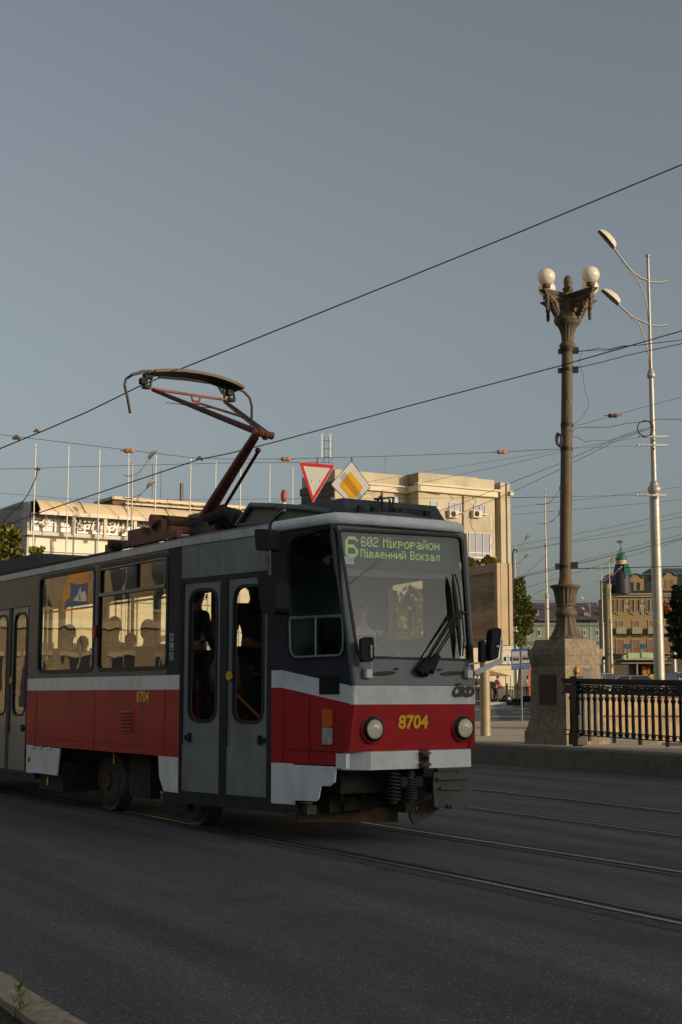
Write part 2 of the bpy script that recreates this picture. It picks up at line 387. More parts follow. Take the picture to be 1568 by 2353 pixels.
# --- roof with gutter
stn = [(25.4, 6.45, 8.69), (25.15, 6.3175, 8.8175), (12.95, 6.3175, 8.8175), (11.53, 6.56, 8.58), (10.84, 6.77, 8.2), (10.78, 6.80, 8.15)]
rows = []
for i, (u, a, b) in enumerate(stn):
    zt = 2.875 if u > 12.5 else 2.90 if u > 11 else 2.90
    cr = .16 if u > 11 else .10 if u > 10.8 else .03
    rows.append([UV(u, a+(b-a)*t, zt+cr*(1-(2*t-1)**2)**.8) for t in [k/12 for k in range(13)]])
part('roof', MB().grid(rows), mat('roof_paint', (.10, .105, .11), .7, var=.25, stain=(.06, .055, .05), ss=2), tram)
mb = MB()
mb.slab(sb(rect(TE, 0, 2.80, 2.872), 0, False, .014), [], .03, -RT)
mb.slab([PS(1, 0, 2.80, .014), PS(1, LEN1, 2.815, .014), PS(1, LEN1, 2.90, .014), PS(1, 0, 2.872, .014)], [], .03, PN[1][2])
mb.slab(sb(rect(TE, 0, 2.80, 2.872), 0, True, .014), [], .03, RT); mb.slab(sb(rect(0, LEN1, 2.80, 2.89), 1, True, .014), [], .03, QN[1][2])
part('gutter', mb, mat('gutter_paint', (.55, .57, .55), .5, coat=.1, stain=(.42, .42, .40), ss=4), tram, bevel=.004)
# visor: rounded white cap around the cab roof edge
vis = []
path = [PS(2, -.02, 2.82, .0)+Z*.0, PS(2, .35, 2.832, .004), PS(2, .70, 2.842, .01)]
pathf = [FV(6.80, 2.845, .02), FV(7.1, 2.85, .035), FV(7.55, 2.85, .04), FV(8.0, 2.848, .03), FV(8.16, 2.846, .015), FV(8.23, 2.845, -.04)]
pathb = [UV(11.1, 8.42, 2.84), UV(11.53, 8.60, 2.83)]
pp = path+pathf+pathb
for k, p in enumerate(pp):
    d = (pp[min(k+1, len(pp)-1)]-pp[max(0, k-1)]); n = d.cross(Z).normalized()
    if n.dot(p-UV(11.6, 7.5, p.z)) < 0: n = -n
    vis.append([p-n*.06, p+n*.004, p+n*.022+Z*.008, p+n*.028+Z*.05, p+n*.016+Z*.085, p-n*.02+Z*.105, p-n*.14+Z*.125])
part('visor', MB().grid(vis), m_white, tram)
# --- doors
def door(k, s0, far=False):
    N = (QN if far else PN)[k][2]; T = lambda pts, o=0.0: [PS(k, s0+s, z, o, far) for s, z in pts]
    fr = MB().slab(T(rect(.012, 1.395, .36, 2.475), -.004), [T(rect(.046, .648, .385, 2.425), -.004), T(rect(.762, 1.366, .385, 2.43), -.004)], .05, N)
    part('door_frame', fr, m_black, tram)
    for q, (a, b, w0, w1) in enumerate(((.046, .648, .15, .565), (.762, 1.366, .862, 1.284))):
        hole = rr(w0, w1, 1.085, 2.335, .13)
        lf = part('door_leaf', MB().slab(T(rect(a, b, .385, 2.427), -.018), [T(hole, -.018)], .03, N).slab(T(rect(a, b, .39, .835), -.008), [], .012, N), m_grey, tram)
        part('window_gasket', MB().slab(T(grow(hole, .03), -.010), [T(hole, -.010)], .02, N), m_black, lf)
        part('pane', MB().face(T(hole, -.03)), m_gdoor if k else m_glass, lf)
        hs = .17 if q == 0 else 1.27
        part('handle', MB().box(PS(k, s0+hs, .91, .0, far), (.035, .03, .085), rz=math.atan2(N.y, N.x)+math.pi/2).sphere(PS(k, s0+hs+(-.05 if q == 0 else .05), .91, -.005, far), .025, 10), m_black, lf)
        if q == 1 and not far:
            c = PS(k, s0+.80, 1.50, -.012); mb = MB()
            mb.lathe([(.001, 0), (.047, 0), (.047, .012), (.03, .016), (.022, .012), (.001, .012)], c, 20, N)
            part('door_button', mb, mat('button_yellow', (.75, .48, .02), .4), lf)
door(1, .0); door(0, D2[0]+.02); door(0, D3[0]+.0)
# --- side windows
for (a, b, c, d), kind in zip(near_w, (0, 1, 0, 1)):
    h = rr(a, b, c, d)
    sw = part('side_window', MB().slab(sb(grow(h, .03), 0, False, .008), [sb(grow(h, -.012), 0, False, .008)], .03, -RT), m_black, tram)
    part('pane', MB().face(sb(h, 0, False, -.015)), m_glass, sw)
    if kind:
        mb = MB().bar(PS(0, a+.03, 2.43, .004), PS(0, b-.03, 2.43, .004), .03, .035).bar(PS(0, (a+b)/2+.1, 2.43, .004), PS(0, (a+b)/2+.1, 2.72, .004), .025, .03)
        tp = rr(a+.02, b-.02, 2.43, 2.725, .06)
        mb.slab(sb(tp, 0, False, .014), [sb(grow(tp, -.018), 0, False, .014)], .012, -RT)
        part('vent_frame', mb, mat('vent_grey', (.10, .115, .11), .4, .3), sw)
# grille, number, stickers, red box, reflector
mb = MB().slab(sb(rr(-1.47, -1.05, .915, 1.18, .02), 0, False, .004), [], .008, -RT)
gr = part('air_grille', mb, m_red, tram)
mb = MB()
for i in range(6):
    z = .945+i*.037; mb.prism([PS(0, -1.40, z, .004), PS(0, -1.40, z+.024, .004), PS(0, -1.40, z+.004, .022)], -B*.30)
part('louvre', mb, m_red, gr)
mb = MB()
for i in range(6): mb.slab(sb(rect(-1.39, -1.11, .938+i*.037, .948+i*.037), 0, False, .008), [], .004, -RT)
part('louvre_gap', mb, m_black, gr)
part('fleet_number', text_mb('8704', .155, PS(0, -.855, 1.252, .002), -B, Z, .002, .004), m_yel, tram, label='yellow 8704 on the red side')
for i, z in enumerate((1.90, 1.805, 1.71)):
    st = part('pictogram_sticker', MB().slab(sb(rr(-.235, -.145, z-.04, z+.04, .008), 0, False, .002), [], .002, -RT), mat('sticker_white', (.5, .5, .48), .6), tram)
    mb = MB(); c = (-.19, z)
    if i == 2:
        ring = [(c[0]+.034*math.cos(t*math.pi/10), c[1]+.034*math.sin(t*math.pi/10)) for t in range(20)]
        mb.slab(sb(ring, 0, False, .004), [sb([(c[0]+(x-c[0])*.78, c[1]+(y-c[1])*.78) for x, y in ring], 0, False, .004)], .001, -RT)
        mb.bar(PS(0, -.21, z-.022, .003), PS(0, -.17, z+.022, .003), .006, .003)
    elif i == 1:
        mb.slab(sb([(-.215, z+.025), (-.205, z+.025), (-.205, z-.015), (-.175, z-.015), (-.165, z+.0), (-.165, z-.03), (-.215, z-.03)], 0, False, .004), [], .001, -RT)
    else:
        mb.slab(sb([(-.205, z+.03), (-.185, z+.03), (-.185, z+.02), (-.168, z+.02), (-.168, z-.025), (-.18, z-.025), (-.18, z-.005), (-.198, z-.005), (-.198, z-.025), (-.21, z-.025)], 0, False, .004), [], .001, -RT)
    part('pictogram', mb, m_black, st)
part('reflector', MB().lathe([(.001, 0), (.038, 0), (.03, .01), (.001, .012)], PS(0, D2[1]+.13, .54, .002), 16, -RT), mat('reflector_orange', (.5, .09, .02), .3, coat=.5), tram)
part('alarm_box', MB().slab(sb(rr(-2.19, -2.10, 1.96, 2.10, .012), 0, False, .028), [], .03, -RT), m_red, tram, label='small red box between the side windows', bevel=.004)
mb = MB()
for s0_ in (-.33, -2.14, -3.95): mb.bar(PS(0, s0_, .715, .001), PS(0, s0_, 1.37, .001), .005, .003)
mb.bar(PS(0, -4.2, .80, .001), PS(0, -.02, .80, .001), .004, .003).bar(PS(2, .15, .72, .001), PS(2, .15, 1.37, .001), .004, .003).bar(PS(2, .48, .72, .001), PS(2, .48, 1.32, .001), .004, .003)
part('panel_seam', mb, mat('seam_dark_red', (.06, .01, .01), .8), tram)
# --- front face
ws = rnd([(777, 1215), (1062.5, 1231), (1083.5, 1518), (822, 1511)], 16, 4)
zt = 2.845
outer = [FV(vL(ZK), ZK+.0), FV(vR(ZK), ZK), FV(vR(zt), zt), FV(vL(zt), zt)]
fn = (outer[1]-outer[0]).cross(outer[3]-outer[0]).normalized(); fn = fn if fn.dot(B) < 0 else -fn
m_fgrey = mat('front_grey', (.105, .122, .122), .5, coat=.15, var=.07, stain=(.09, .10, .098), ss=2, streak=(.07, .075, .07), sf=.4)
mb = MB().slab(outer, [[FX(*p) for p in ws]], .05, fn)
for z0, z1 in ((ZK, zt),): mb.tube([FV(vL(z0)+.012, z0, -.012), FV(vL(z1)+.012, z1, -.012)], .024, 12); mb.tube([FV(vR(z0)-.02, z0, -.02), FV(vR(z1)-.02, z1, -.02)], .022, 10)
part('front_mask', mb, m_fgrey, tram)
wi = grow(ws, -4)
wsf = part('windscreen', MB().slab([FX(*p, .007) for p in grow(ws, 1.5)], [[FX(*p, .007) for p in wi]], .03, fn), m_black, tram)
part('pane', MB().face([FX(*p, -.012) for p in ws]), m_wind, wsf)
# destination display behind the glass
dsp = part('destination_display', MB().slab([FX(*p, -.07) for p in ((789, 1226), (1052, 1241), (1056, 1312), (793, 1298))], [], .05, fn), mat('display_body', (.016, .017, .02), .6), tram)
part('cab_header', MB().slab([FX(*p, -.05) for p in ((772, 1205), (1064, 1222), (1070, 1241), (1053, 1241), (789, 1226), (793, 1298), (1056, 1312), (1056, 1241), (1070, 1241), (1072, 1324), (782, 1310))], [], .01, fn) if False else MB().slab([FX(*p, -.09) for p in ((770, 1205), (1066, 1220), (1072, 1328), (782, 1316))], [], .01, fn), mat('header_grey', (.12, .13, .14), .7), tram)
GL = {
 '6': ['.###.', '#...#', '#....', '####.', '#...#', '#...#', '.###.'], '0': ['.###.', '#...#', '#..##', '#.#.#', '##..#', '#...#', '.###.'], '2': ['.###.', '#...#', '....#', '..##.', '.#...', '#....', '#####'],
 'М': ['#...#', '##.##', '#.#.#', '#...#', '#...#', '#...#', '#...#'], 'і': ['.#.', '...', '##.', '.#.', '.#.', '.#.', '###'], 'к': ['....', '....', '#..#', '#.#.', '##..', '#.#.', '#..#'],
 'р': ['.....', '.....', '####.', '#...#', '####.', '#....', '#....'], 'о': ['.....', '.....', '.###.', '#...#', '#...#', '#...#', '.###.'], 'а': ['.....', '.....', '.###.', '....#', '.####', '#...#', '.####'],
 'й': ['.#.#.', '..#..', '#...#', '#..##', '#.#.#', '##..#', '#...#'], 'н': ['.....', '.....', '#...#', '#...#', '#####', '#...#', '#...#'], 'П': ['#####', '#...#', '#...#', '#...#', '#...#', '#...#', '#...#'],
 'в': ['.....', '.....', '####.', '#...#', '####.', '#...#', '####.'], 'д': ['.....', '.....', '.###.', '.#.#.', '.#.#.', '#####', '#...#'], 'е': ['.....', '.....', '.###.', '#...#', '#####', '#....', '.####'],
 'и': ['.....', '.....', '#...#', '#..##', '#.#.#', '##..#', '#...#'], 'В': ['####.', '#...#', '#...#', '####.', '#...#', '#...#', '####.'], 'з': ['....', '....', '###.', '...#', '.##.', '...#', '###.'],
 'л': ['.....', '.....', '..###', '.#..#', '.#..#', '.#..#', '#...#'], ' ': ['...']*7}
def led(mb, txt, q, glyphs=GL):
    cols = []
    for ch in txt:
        g = glyphs[ch]
        for c in range(len(g[0])): cols.append([g[r][c] == '#' for r in range(7)])
        cols.append([False]*7)
    cols = cols[:-1]; n = len(cols); q = [Vector(p) for p in q]
    bi = lambda a, b: (q[0]*(1-a)+q[1]*a)*(1-b)+(q[3]*(1-a)+q[2]*a)*b
    for c in range(n):
        for r in range(7):
            if cols[c][r]:
                pts = [bi((c+i)/n, (r+j)/7) for i, j in ((.02, .08), (.98, .08), (.98, .92), (.02, .92))]
                mb.face([FX(p.x, p.y, -.066) for p in pts])
mb = MB()
led(mb, '602 Мікрорайон', [(839, 1229), (1019, 1238.5), (1019.5, 1261), (839.5, 1251)])
led(mb, 'Південний Вокзал', [(838, 1257), (1019.5, 1266), (1020, 1286), (838.5, 1276)])
six = ['..######..', '.########.', '##......##', '##........', '##........', '#######...', '########..', '##.....##.', '##......##', '##......##', '##......##', '.########.', '..######..']
for r, row in enumerate(six):
    for c, ch in enumerate(row):
        if ch == '#':
            x = 803+c*2.95; y = 1227.5+r*3.7+c*.15
            mb.face([FX(x+i, y+j, -.066) for i, j in ((0, .3), (2.8, .4), (2.8, 3.2), (0, 3.1))])
part('led_text', mb, mat('led_green', (.1, .2, .05), .5, emit=(.50, .74, .14), es=.5), dsp, label='green LED text 6, 602 Мікрорайон, Південний Вокзал')
pc = part('notice_card', MB().slab([FX(*p, -.03) for p in ((796, 1275.5), (817.5, 1276.5), (818, 1295), (796.5, 1293.5))], [], .002, fn), mat('card_white', (.75, .75, .72), .6), tram, label='small white card inside the windscreen')
mb = MB()
for x0, y0, x1, y1 in ((800, 1288, 806, 1284), (806, 1287, 812, 1284), (808, 1283, 814, 1282), (810, 1288, 814, 1287)): mb.bar(FX(x0, y0, -.027), FX(x1, y1, -.027), .004, .002)
part('card_mark', mb, m_black, pc)
# fleet number and maker's emblem
FLO = (Z+B*-.123).normalized()
part('fleet_number', text_mb('8704', .162, FX(948.5, 1672.5, .006), RT, FLO, .002, .0055), m_yel, tram, label='bold yellow 8704 on the front')
part('emblem', text_mb('ČKD', .118, FX(1062, 1599, .006), RT, FLO, .004, .009, .25, spacing=.95), mat('emblem_grey', (.09, .085, .06), .4, .4), tram, label='dark CKD lettering on the white front band')
# headlights
for x, y, r in ((856, 1675, .082), (1063.5, 1672.5, .082)):
    c = FX(x, y, .0); ax = -B
    hb = part('headlight', MB().lathe([(.115, -.01), (.118, .012), (.108, .022), (.10, .022), (.098, .045), (.086, .052), (.084, .03), (.001, .03)], c, 32, ax), m_black, tram)
    part('rim', MB().lathe([(.118, -.008), (.128, .0), (.126, .014), (.117, .016)], c, 32, ax), m_red, hb)
    part('reflector', MB().lathe([(.083, .046), (.06, .01), (.03, -.006), (.001, -.008)], c, 32, ax), mat('reflector_warm_light', (1.0, .90, .72), .35, .1, var=.02), hb)  # warm white diffuse colour stands in for light reflected in the headlight
    part('lens', MB().lathe([(.084, .048), (.07, .064), (.04, .076), (.001, .08)], c, 32, ax), glass('lens_glass', (.97, .97, .94), 1.6, .03, .03), hb)
    part('bulb', MB().sphere(c+ax*.022, .016, 10), mat('bulb_white', (.8, .75, .65), .2), hb)
# bumper
def bump(name, v0_, v1_, ch0, ch1):
    z0, z1 = .67, .83; d0 = .035
    ol = [(uF(.8)-d0 + (0.17 if ch0 else 0), v0_), (uF(.8)-d0, v0_+(.20 if ch0 else 0)), (uF(.8)-d0, v1_-(.05 if ch1 else 0)), (uF(.8)-d0+(.05 if ch1 else 0), v1_), (uF(.8)+.12, v1_), (uF(.8)+.22, v0_)]
    return [UV(u, v, z0) for u, v in ol], Vector((0, 0, z1-z0))
mb = MB().prism(*bump('a', 6.83, 7.545, True, False)); mb.slab(sb(rect(.812, .93, .69, .815), 2, False, .01), [], .05, PN[2][2])
part('bumper', mb, m_white, tram, bevel=.008, label='left white bumper section')
part('bumper', MB().prism(*bump('b', 7.66, 8.17, False, True)), m_white, tram, bevel=.008, label='right white bumper section')
c = FX(965, 1742, .02)
cs = part('socket_plate', MB().box(c, (.03, .12, .14), (B, RT, Z)).box(c+Z*.05-B*.05, (.09, .09, .015), (B, RT, Z)).box(c-Z*.05-B*.05, (.09, .09, .02), (B, RT, Z)), m_rust, tram)
part('socket', MB().lathe([(.02, 0), (.02, .03), (.012, .03), (.012, .01), (.001, .01)], c-B*.01-RT*.02, 12, -B).lathe([(.02, 0), (.02, .03), (.012, .03), (.012, .01), (.001, .01)], c-B*.01+RT*.035, 12, -B), m_black, cs)
# wiper assembly
mb = MB()
for (xa, ya), (xb, yb) in (((958, 1547), (975, 1520)), ((968, 1549), (988, 1518)), ((982, 1543), (998, 1508))): mb.tube([FX(xa, ya, .03), FX(xb, yb, .05)], [.05, .035], 10)
wp = part('wiper', mb, m_plast, tram)
mb = MB()
for a, b in (((970, 1522), (1043, 1404)), ((982, 1524), (1052, 1410)), ((991, 1518), (1060, 1408)), ((975, 1512), (1036, 1424))): mb.tube([FX(*a, .05), FX(*b, .055)], .0075, 6)
mb.tube([FX(1034, 1424, .055), FX(1050, 1408, .055), FX(1068, 1412, .05)], .012, 6)
part('wiper_arm', mb, m_black, wp)
bl = [(1035, 1322), (1037, 1350), (1042, 1390), (1046, 1430), (1050, 1470), (1052, 1510)]
mb = MB().tube([FX(*p, .04) for p in bl], [.008, .02, .026, .026, .02, .008], 6).tube([FX(x+3+(6 if 0 < i < 5 else 0), y, .055) for i, (x, y) in enumerate(bl)], .008, 6)
part('wiper_blade', mb, m_black, wp)
for x, rx in ((882, 27), (1038, 26)):
    mb = MB(); cc = [FX(x+rx*math.cos(t*math.pi/8), 1547.5+4.6*math.sin(t*math.pi/8)-(x+rx*math.cos(t*math.pi/8)-x)*.05, .012) for t in range(16)]
    mb.slab(cc, [], .012, fn); part('air_inlet', mb, m_black, tram)
for x, y in ((910, 1537.5), (1010, 1539)):
    mb = MB(); mb.slab([FX(x+6*math.cos(t*math.pi/6), y+2.8*math.sin(t*math.pi/6), .012) for t in range(12)], [], .012, fn); part('washer_jet', mb, m_black, tram)
# mirrors
def rp(pts, d, o, r=8):   # rounded plate on the front plane, pushed out by o, thickness d
    return MB().slab([FX(*p, o) for p in rnd(pts, r, 4)], [], d, fn)
mr = part('small_mirror', rp([(812, 1471), (840, 1471), (841, 1526), (812, 1526)], .05, .14), m_plast, tram, label='small rounded mirror at the near windscreen corner', bevel=.012)
part('mirror_arm', MB().tube([FX(831, 1491, .16), FX(835, 1520, .13), FX(846, 1540, .05)], .009, 8).box(FX(842, 1549, .03), (.06, .05, .075), (RT, B, Z)), m_white, mr)
mr = part('small_mirror', rp([(1088, 1476), (1098, 1478), (1099, 1528), (1088, 1527)], .05, .12), m_plast, tram, label='small rounded mirror at the far windscreen corner', bevel=.01)
part('mirror_arm', MB().tube([FX(1073, 1540, .04), FX(1073, 1528, .04), FX(1094, 1526, .1)], .008, 6).box(FX(1073, 1550, .03), (.06, .05, .07), (RT, B, Z)), m_white, mr)
mr = part('wing_mirror', rp([(1115, 1447), (1136, 1450), (1127, 1521), (1108, 1521)], .09, .12, 9), m_plast, tram, label='large black wing mirror on the far side', bevel=.02)
part('mirror_arm', MB().bar(FX(1088, 1548, .02), FX(1135, 1522, .12), .03, .045).tube([FX(1133, 1522, .12), FX(1133, 1478, .14)], .012, 8).tube([FX(1133, 1492, .14), FX(1122, 1492, .13)], .01, 6), m_white, mr)
# near-side upper mirrors on the bent tube
vm = 6.33
tb = [(655, 1172), (637, 1184), (621.5, 1202), (619.5, 1235), (619, 1277), (620.5, 1330), (621.5, 1362)]
mr = part('mirror_bracket', MB().tube([vP(x, y, vm) for x, y in tb], .017, 10), m_steel, tram, label='bent tube carrying the two near-side mirrors')
part('tape', MB().tube([vP(619, 1280, vm), vP(619.5, 1298, vm)], .019, 10), mat('blue_tape', (.05, .08, .2), .6), mr)
def vplate(pts, t, v, r): return MB().slab([vP(x, y, v) for x, y in rnd(pts, r, 4)], [], t, -RT)
part('wing_mirror', vplate([(584, 1215), (617, 1216), (616, 1267), (588, 1265)], .12, vm-.03, 8), m_plast, mr, label='black mirror high beside the front door', bevel=.02)
part('wing_mirror', vplate([(590, 1314), (622, 1322), (634, 1345), (637, 1398), (632, 1412), (603, 1411), (596, 1380)], .14, vm-.03, 10), m_plast, mr, label='large black mirror housing seen from behind', bevel=.025)
# --- roof gear
m_rb = mat('resistor_box', (.045, .047, .05), .75, var=.2, bump=.2)
# ventilated box row at the rear
def ub(u0, u1, v0_, v1_, z0, z1, sl=.0):
    return [UV(u0, v0_, z0), UV(u1, v0_, z0), UV(u1, v1_, z0), UV(u0, v1_, z0), UV(u0+sl, v0_+.04, z1), UV(u1-sl, v0_+.04, z1), UV(u1-sl, v1_-.04, z1), UV(u0+sl, v1_-.04, z1)]
def hexa(mb, p):
    for q in ((3, 2, 1, 0), (4, 5, 6, 7), (0, 1, 5, 4), (1, 2, 6, 5), (2, 3, 7, 6), (3, 0, 4, 7)): mb.face([p[k] for k in q])
    return mb
bx = part('resistor_housing', hexa(MB(), ub(18.0, 24.5, 6.75, 8.3, 2.9, 3.2, .25)), m_rb, tram, label='long dark equipment box on the rear roof')
mb = MB()
for i in range(1, 9): mb.bar(UV(18.02+i*.022, 6.78+.03, 2.93+i*.03), UV(18.02+i*.022, 8.25, 2.93+i*.03), .006, .01)
for i in range(24): v = 6.85+i*.06; mb.bar(UV(18.0, v, 2.95), UV(18.2, v, 3.17), .008, .008)
part('mesh_front', mb, mat('mesh_grey', (.09, .09, .09), .7), bx)
mb = MB()
for u in (19.5, 21, 22.5): mb.bar(UV(u, 6.74, 2.9), UV(u, 6.80, 3.2), .02, .01)
part('seam', mb, m_black, bx)
part('roof_vent', MB().lathe([(.03, 0), (.05, .02), (.05, .06), (.10, .09), (.105, .12), (.06, .16), (.001, .17)], UV(15.9, 6.9, 2.98), 16), m_under, tram)
mb = MB()
for u0, u1, vv in ((15.2, 25.0, 6.52), (11.6, 14.8, 6.72)): mb.bar(UV(u0, vv, 2.93), UV(u1, vv, 2.93), .05, .05)
part('roof_cable_tray', mb, m_under, tram)
part('signal_box', hexa(MB(), ub(10.95, 12.05, 7.0, 8.15, 2.95, 3.13, .12)), mat('roof_box', (.05, .055, .055), .6, var=.2), tram, label='low dark equipment box on the cab roof')
mb = MB().tube([UV(10.95, 7.4, 3.0), UV(10.95, 7.4, 3.12), UV(11.05, 7.45, 3.17), UV(11.2, 7.5, 3.12)], .012, 8)
for v in (7.15, 7.3, 7.55, 7.9): mb.box(UV(10.93, v, 3.0), (.05, .06, .1), (B, RT, Z))
mb.box(UV(10.93, 7.7, 3.03), (.07, .25, .05), (B, RT, Z))
part('roof_fittings', mb, m_under, tram)
h0 = UV(10.95, 7.72, 0)
zz = lambda x, y: pl(x, y, h0, B)
part('hook_antenna', MB().tube([zz(900, 1190), zz(904, 1143), zz(861, 1147)], .012, 8).tube([zz(896, 1190), zz(896, 1147)], .010, 6), m_black, tram)
# guard frame beside the pantograph
def vq(x, y, v=6.95): return vP(x, y, v)
fr = [(546, 1207), (577, 1161), (640, 1163.5), (700, 1168), (760, 1176), (770, 1187), (640, 1195)]
gf = part('roof_guard', MB().tube([vq(*p) for p in fr[:5]], .03, 8).tube([vq(620, 1200), vq(645, 1168), vq(655, 1166)], .026, 8).tube([vq(546, 1207), vq(620, 1198)], .02, 8), mat('guard_green', (.10, .115, .10), .5, .2, var=.2), tram)
part('guard_sheet', MB().slab([vq(552, 1206, 6.98), vq(579, 1165, 6.98), vq(760, 1178, 6.98), vq(700, 1190, 6.98), vq(640, 1197, 6.98)], [], .015, -RT), mat('guard_tan', (.22, .20, .14), .8, var=.15), gf)
# --- pantograph
m_pr = mat('panto_red', (.13, .035, .02), .55, var=.3, vs=14, stain=(.05, .03, .02), ss=6)
m_po = mat('panto_orange', (.32, .09, .035), .6, var=.25, stain=(.12, .06, .03), ss=9)
m_pc = mat('collector_bronze', (.085, .068, .042), .6, .3, var=.25)
vc = 7.5675
pan = part('pantograph', MB(), m_pr, tram) if False else None
base_u = 15.1
mb = MB()
for v in (vc-.62, vc+.62): mb.bar(UV(14.3, v, 3.10), UV(16.3, v, 3.10), .07, .09)
for u in (14.5, 15.3, 16.2): mb.bar(UV(u, vc-.65, 3.16), UV(u, vc+.65, 3.16), .08, .08)
mb.tube([UV(15.2, vc-.55, 3.34), UV(15.2, vc+.55, 3.34)], .075, 14)
mb.box(UV(15.2, vc-.45, 3.25), (.3, .08, .2), (B, RT, Z)).box(UV(15.2, vc+.45, 3.25), (.3, .08, .2), (B, RT, Z)).box(UV(15.75, vc-.35, 3.24), (.45, .3, .12), (B, RT, Z))
pan = part('pantograph', mb, mat('panto_base', (.20, .065, .03), .65, var=.3, stain=(.06, .04, .03), ss=6), tram, label='rusty red single-arm pantograph raised to the wire', bevel=.01)
mb = MB()
for u, v in ((14.5, vc-.6), (14.5, vc+.6), (16.2, vc-.6), (16.2, vc+.6)): mb.lathe([(.05, 0), (.075, .02), (.05, .04), (.08, .06), (.05, .08), (.085, .10), (.05, .12), (.04, .2)], UV(u, v, 2.95), 16)
part('insulator', mb, mat('insulator_dark', (.05, .05, .045), .35, coat=.5), pan)
kn = vP(597, 1003, vc)
lower = [vP(471, 1189, vc), vP(520, 1109, vc), vP(560, 1045, vc), vP(586, 1004, vc)]
part('lower_arm', MB().tube(lower, [.078, .066, .058, .05], 14).tube([vP(440, 1193, vc), vP(471, 1189, vc), vP(480, 1180, vc)], [.06, .07, .075], 12), m_pr, pan)
part('control_rod', MB().tube([vP(512, 1172, vc+.15), vP(592, 1040, vc+.15)], .020, 8).sphere(vP(593, 1035, vc+.15), .035, 10).sphere(vP(512, 1172, vc+.15), .07, 12), m_pr, pan)
mb = MB().tube([UV(14.9, vc-.25, 3.22), vP(520, 1178, vc), vP(545, 1190, vc+.05)], [.06, .08, .1], 10).lathe([(.16, 0), (.15, .08), (.1, .12), (.05, .2)], UV(14.35, vc-.3, 3.05), 18).tube([UV(15.35, vc-.3, 3.3), UV(15.15, vc-.45, 3.3)], .11, 14)
for i in range(7): mb.tube([UV(14.7-i*.1, vc+.1, 3.25), UV(14.65-i*.1, vc+.1, 3.27)], .085 if i % 2 else .06, 12)
mb.tube([UV(14.75, vc+.1, 3.26), UV(13.9, vc+.1, 3.32)], .05, 10)
part('spring_drive', mb, m_under, pan)
ku = kn.dot(B); kt = [uP(585, 992, ku), uP(628, 1003, ku)]; kd = (kt[1]-kt[0])
KA = uP(589, 992, ku); KB = uP(618, 1001, ku)
part('knee_tube', MB().tube([KA-RT*.04, KB+RT*.05], .042, 14).tube([KA+RT*.02, KA+RT*.05], .054, 14).tube([KB-RT*.06, KB-RT*.03], .054, 14), m_po, pan)
CU = 15.42; TOPZ = 4.92
cA = uP(352, 896, CU-.05); cB = uP(517, 923, CU-.05)
part('upper_arm', MB().tube([KA, (KA+cA)/2, cA], [.036, .032, .022], 12), m_pr, pan)
part('upper_arm', MB().tube([KB, (KB+cB)/2, cB], [.036, .032, .024], 12), m_pr, pan)
def cq(x, y, u=CU): return uP(x, y, u)
mb = MB().tube([cq(326, 889), cq(378, 898), cq(520, 919), cq(540, 921)], .017, 10).tube([cq(440, 1900-992+8, CU-.0) if False else cq(441, 910), cq(443, 921), cq(458, 922), cq(461, 913)], .014, 6)
part('cross_tube', mb, m_po, pan)
mb = MB().tube([KA*.35+cA*.65+Z*0, (cA*.45+cB*.3+KA*.15+KB*.1), KB*.5+cB*.5], .015, 8)
mb.tube([cq(382, 925, 15.2), cq(489, 938, 14.9), cq(525, 948, 14.7)], .005, 5)
part('brace', mb, m_po, pan)
arc = [(299.5, 950), (293, 912), (286.7, 885), (290, 871), (304.7, 861), (325, 856)]
arcr = [(540, 890), (561, 900), (574, 914), (579, 932), (579, 955), (576.5, 978)]
part('collector_horn', MB().tube([cq(*p) for p in arcr], .017, 8), m_pc, pan)
mb = MB().tube([cq(*p) for p in arc], .017, 8)
mb.tube([cq(304, 861, CU-.16), cq(330, 853, CU-.16), cq(352, 853, CU-.16)], .017, 8)
co = part('collector_horn', mb, m_pc, pan)
top = [(345, 854), (380, 852.5), (412, 854), (445, 858), (476, 864), (505, 873), (530, 883), (548, 892)]
rows = []
for du in (-.13, .0, .13):
    pass
mb = MB()
for du in (-.17, .11):
    rows = []
    for p in top:
        q = cq(*p); rows.append([q+B*(du), q+B*(du+.06), q+B*(du+.06)-Z*.035, q+B*du-Z*.035])
    mb.grid(rows, False, True); mb.face(rows[0]); mb.face(rows[-1])
rows = [[cq(*p)+B*-.12-Z*.02, cq(*p)+B*.12-Z*.02, cq(*p)+B*.12-Z*.035, cq(*p)+B*-.12-Z*.035] for p in top[:]]
mb.grid(rows, False, True)
part('contact_strip', mb, m_pc, pan)
mb = MB().tube([cq(365, 866), cq(430, 872), cq(500, 882), cq(512, 886)], .018, 8)
for x0, y0, x1, y1 in ((350, 860, 345, 892), (345, 858, 334, 880), (512, 886, 517, 918), (520, 884, 527, 915), (335, 874, 322, 880), (500, 884, 512, 905), (534, 893, 540, 918)): mb.tube([cq(x0, y0), cq(x1, y1)], .014, 6)
for x, y, a, b in ((340, 864, .10, .06), (520, 887, .10, .06), (330, 876, .08, .07), (527, 903, .07, .07), (336, 889, .07, .04), (531, 919, .08, .04)): mb.box(cq(x, y), (.09, a, b), (B, RT, Z))
part('collector_mount', mb, m_under, pan)
